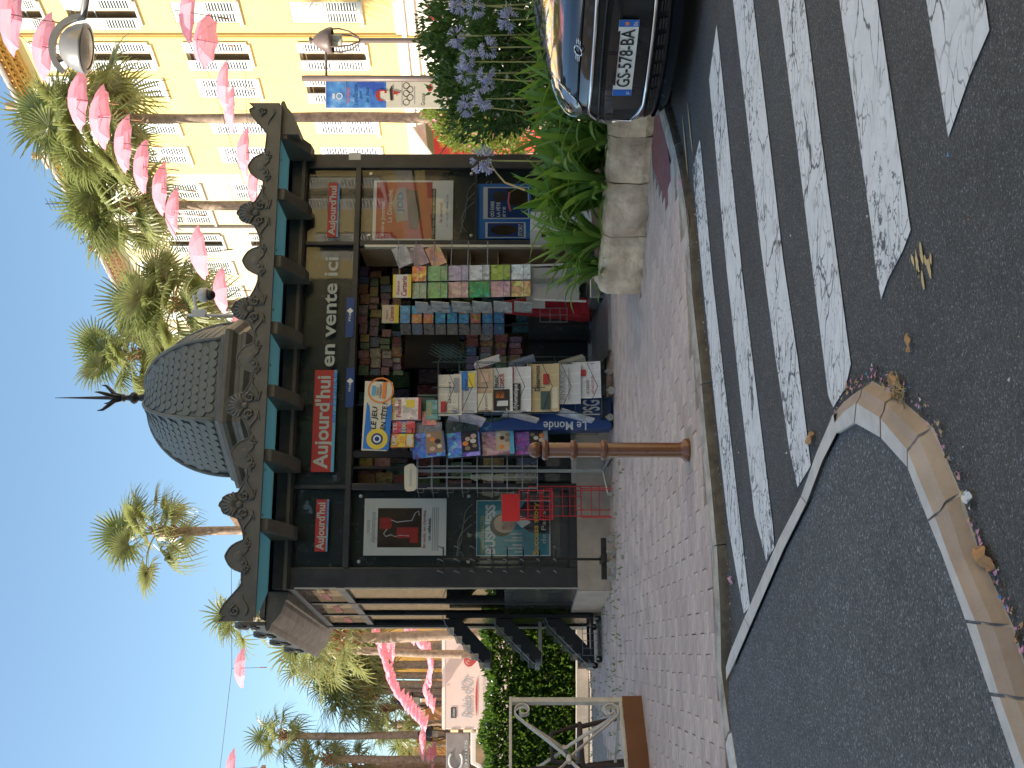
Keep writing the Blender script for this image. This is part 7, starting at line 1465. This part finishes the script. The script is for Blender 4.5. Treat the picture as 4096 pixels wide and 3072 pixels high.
text('Grasse', bw*.2, bw*.78, zz(1400), zz(1382), MBn, -.011, 'pink_ink', bn); text("s'enflamme", bw*.1, bw*.9, zz(1432), zz(1410), MBn, -.011, 'bluedeep', bn, shear=.3); text('pour', bw*.35, bw*.68, zz(1452), zz(1438), MBn, -.011, 'bluedeep', bn, shear=.3); text('les Jeux', bw*.2, bw*.8, zz(1482), zz(1460), MBn, -.011, 'bluedeep', bn, shear=.3)
def bpoly(pts, m, nm, l=0.): MB(MBn).prism([(bw*u, zz(v)) for u, v in pts], -.013-l, -.0097-l).build(nm, m, bn)
bpoly([(.30,1512),(.62,1508),(.66,1540),(.62,1575),(.45,1590),(.30,1570),(.27,1540)], 'cream_print', 'portrait'); bpoly([(.26,1540),(.28,1512),(.45,1502),(.62,1504),(.70,1522),(.66,1545),(.62,1518),(.36,1520)], 'red_ink', 'portrait_hair', .004); bpoly([(.56,1538),(.68,1538),(.68,1546),(.56,1546)], 'red_ink', 'portrait_brow', .004); bpoly([(.28,1562),(.70,1558),(.86,1568),(.70,1570),(.28,1572)], 'paper_brown', 'portrait_moustache', .005); bpoly([(.50,1574),(.66,1574),(.58,1605)], 'red_ink', 'portrait_beard', .005)
for k, (u, v) in enumerate(((.22,1625),(.40,1640),(.55,1625),(.70,1640),(.84,1625))): disc(MBn, bw*u, zz(v), .055, -.0115, 'paper_brown', bn, 'ring', .045)
MB(MBn).box(bw*.15, bw*.82, -.0105, -.0096, zz(1660), zz(1657)).build('print_line', 'grey_ink', bn); text('Grasse', bw*.1, bw*.55, zz(1700), zz(1684), MBn, -.011, 'ink', bn)
bpoly([(.62,1716),(.74,1708),(.86,1714),(.92,1722),(.76,1732),(.64,1726)], 'red_ink', 'lips')
lantern('dark lantern hanging before the pink strand above the lorry', 1640, 2806, 46, 2.0, 'lamp_black'); lantern('dark lantern beside the slim palm trunk, above the lorry cab', 1722, 2935, 47, 1.65, 'lamp_black')
sp_ = W(1640,2790,34); o = MB().tube([(kx(2783)*46.5,46.5,0),(kx(2783)*46.5,46.5,1+kz(1595)*46.5)], .12, 8).build('post', 'pole_brown'); tag(o, 'plain dark post right beside the hanging lantern above the lorry', 'post')
Yc = 12.6; cp = W(745, 1261, Yc); sc_ = thing('security_camera', 'white dome security camera on a short pole on the kiosk roof', 'camera', (cp.x, Yc, 3.54)); MB().tube([(cp.x,Yc,3.52),(cp.x,Yc,cp.z)], .018, 8).build('pole', 'cam_white', sc_)
c_ = W(812, 1180, Yc); MB().tube([(cp.x,Yc,W(790,1200,Yc).z),(c_.x,Yc,W(775,1200,Yc).z)], .02, 8).build('arm', 'cam_white', sc_); MB().box(cp.x-.02, cp.x+.07, Yc-.04, Yc+.04, W(825,1200,Yc).z, W(770,1200,Yc).z).build('bracket', 'cam_white', sc_, bevel=.006)
MB(T(c_.x, Yc, c_.z)).lathe([(0,.06),(.05,.055),(.08,.03),(.085,-.055),(.07,-.06),(0,-.06)], 18).build('housing', 'cam_white', sc_, smooth=True); MB(T(c_.x, Yc, c_.z-.06)).sphere(.065, T(0,0,-.02), 16, 10).build('dome_lens', 'lamp_black', sc_, smooth=True)
rsn = thing('road_sign', 'round red and white no-vehicles sign above the shrubs at the right edge', 'sign', loc=(kx(48)*24, 24, 0)); Msg = T(kx(48)*24, 24, 0); zc = 1+kz(1742)*24
MB(Msg).tube([(0,.02,0),(0,.02,zc+.2)], .03, 8).build('post', 'steel', rsn); dd = disc(Msg, 0, zc, .20, -.02, 'white_board', rsn, 'plate'); disc(Msg, 0, zc, .20, -.024, 'red_board', dd, 'red_ring', .15); text('15', -.07, .07, zc-.06, zc+.06, Msg, -.025, 'ink', dd)
# ---------------------------------------------------------------- bits on the ground
def leafbit(label, p, L, wd, a, mt, nm='dry_leaf', cat='leaf'):
    b = MB(T(*p) @ RZ(a)); n = 6; vs = []
    for k in range(n+1): t = k/n; w_ = wd*math.sin(math.pi*min(1,(.06+.94*t)))**.7*(1+.25*math.sin(k*2.3)); vs += [(L*(t-.5), -w_, .004+.5*wd*math.sin(t*5)**2), (L*(t-.5), 0, .004+.12*L*math.sin(math.pi*t)), (L*(t-.5), w_, .006+.6*wd*math.cos(t*4)**2)]
    b.add(vs, [(k*3+u, k*3+u+1, k*3+u+4, k*3+u+3) for k in range(n) for u in (0,1)]); o = b.build(nm, mt, smooth=False, fix=False); tag(o, label, cat)
leafbit('curled orange leaf against the rounded tip of the island kerb', G(3585,1535,-.045), .075, .02, .4, 'dry_leaf'); leafbit('large torn orange leaf in the gutter beside the island kerb', G(3948,2230,-.045), .10, .022, 1.2, 'dry_leaf'); leafbit('small dry leaf lying near the narrow end of a white stripe', G(3247,1752,-.045), .09, .02, 1.9, 'dry_leaf'); leafbit('tiny brown leaf on the open asphalt', G(3642,1370,-.045), .05, .012, .2, 'dry_leaf')
leafbit('scrap of white paper in the gutter beside the island kerb', G(3880,1985,-.045), .04, .016, 1.5, 'litter_white', 'paper_scrap', 'litter'); leafbit('white cigarette end on the brick paving beside the kerb', G(2772,1605,.002), .055, .008, 1.3, 'litter_white', 'paper_scrap', 'litter'); leafbit('pink petal on the kerb below the planter', G(2728,732,.004), .06, .02, .5, 'petal_pink', 'petal', 'petal'); leafbit('pink petal in the gutter near the painted kerb', G(2930,2320,-.044), .05, .02, .9, 'petal_pink', 'petal', 'petal')
b = MB(); r = random.Random(12); mats = ['petal_pink', 'straw', 'litter_blue', 'litter_white', 'dry_leaf', 'soil']
for k in range(360):
    f = r.random()
    if f < .62: i = r.uniform(0, len(ro)-1.01); q = int(i); p = ro[q].lerp(ro[q+1], i-q); d = (ro[q+1]-ro[q]).normalized(); nn = Vector((d.y, -d.x, 0)); nn = nn if nn.y < 0 or nn.x > 0 else -nn; p = p+Vector((abs(nn.x)*0+r.gauss(.0,.0),0,0))+Vector((r.uniform(.0,.05), -abs(r.gauss(0,.018)), 0)); p.z = -.045
    elif f < .8: p = Vector((r.uniform(-2.,2.4), r.uniform(2.2,5.), -.046))
    else: i = r.uniform(4, len(kerb)-4); q = int(i); p = kerb[q].lerp(kerb[q+1], i-q)+Vector((0,-.03-abs(r.gauss(0,.02)),-.045))
    s = r.uniform(.003,.010) if f < .62 else r.uniform(.003,.007); a = r.uniform(0,6.28); b.use(r.choices(range(6), (5,2,1.2,1,2,5) if f < .62 else (2,2,1,4,2,1))[0]); M = T(*p) @ RZ(a); b.add([(-s,-s*.5,.002),(s,-s*.4,.004),(s*.8,s*.6,.002),(-s*.7,s*.5,.006)], [(0,1,2,3)], M)
b.build('litter', mats, kind='stuff', fix=False)
b = MB()
for k in range(40): p = G(3590+r.uniform(-25,35), 1560+r.uniform(-25,40), -.04); a = r.uniform(0,6.28); b.tube([p, p+Vector((.04*math.cos(a), .04*math.sin(a), r.uniform(0,.03)))], .0012, 3)
b.build('straw_tuft', 'straw', kind='stuff', fix=False)
b = MB()
for (fx, fy, s1, s2, a) in ((3685,1010,.030,.009,.2),(3668,1055,.036,.010,.1),(3715,1070,.030,.010,.3),(3690,1120,.028,.007,.2),(3650,1040,.02,.006,.4),(3722,1035,.016,.006,.1),(3700,1040,.018,.005,.2),(3672,1095,.014,.005,.5),(2745,640,.30,.02,.25),(2760,520,.2,.015,.3)):
    p = G(fx, fy, -.045); M = T(*p) @ RZ(a+.2); b.add([(s1*math.cos(t)*r.uniform(.7,1.2), s2*math.sin(t)*r.uniform(.7,1.3), 0) for t in [2*math.pi*k/14 for k in range(14)]], [tuple(range(14))], M)
b.build('yellow_paint_mark', 'straw', fix=False, kind='structure')
make_texts()
for o in list(SC.objects):
    if o.type == 'MESH' and o.parent is None and 'kind' not in o and 'label' not in o: print('UNLABELLED', o.name)
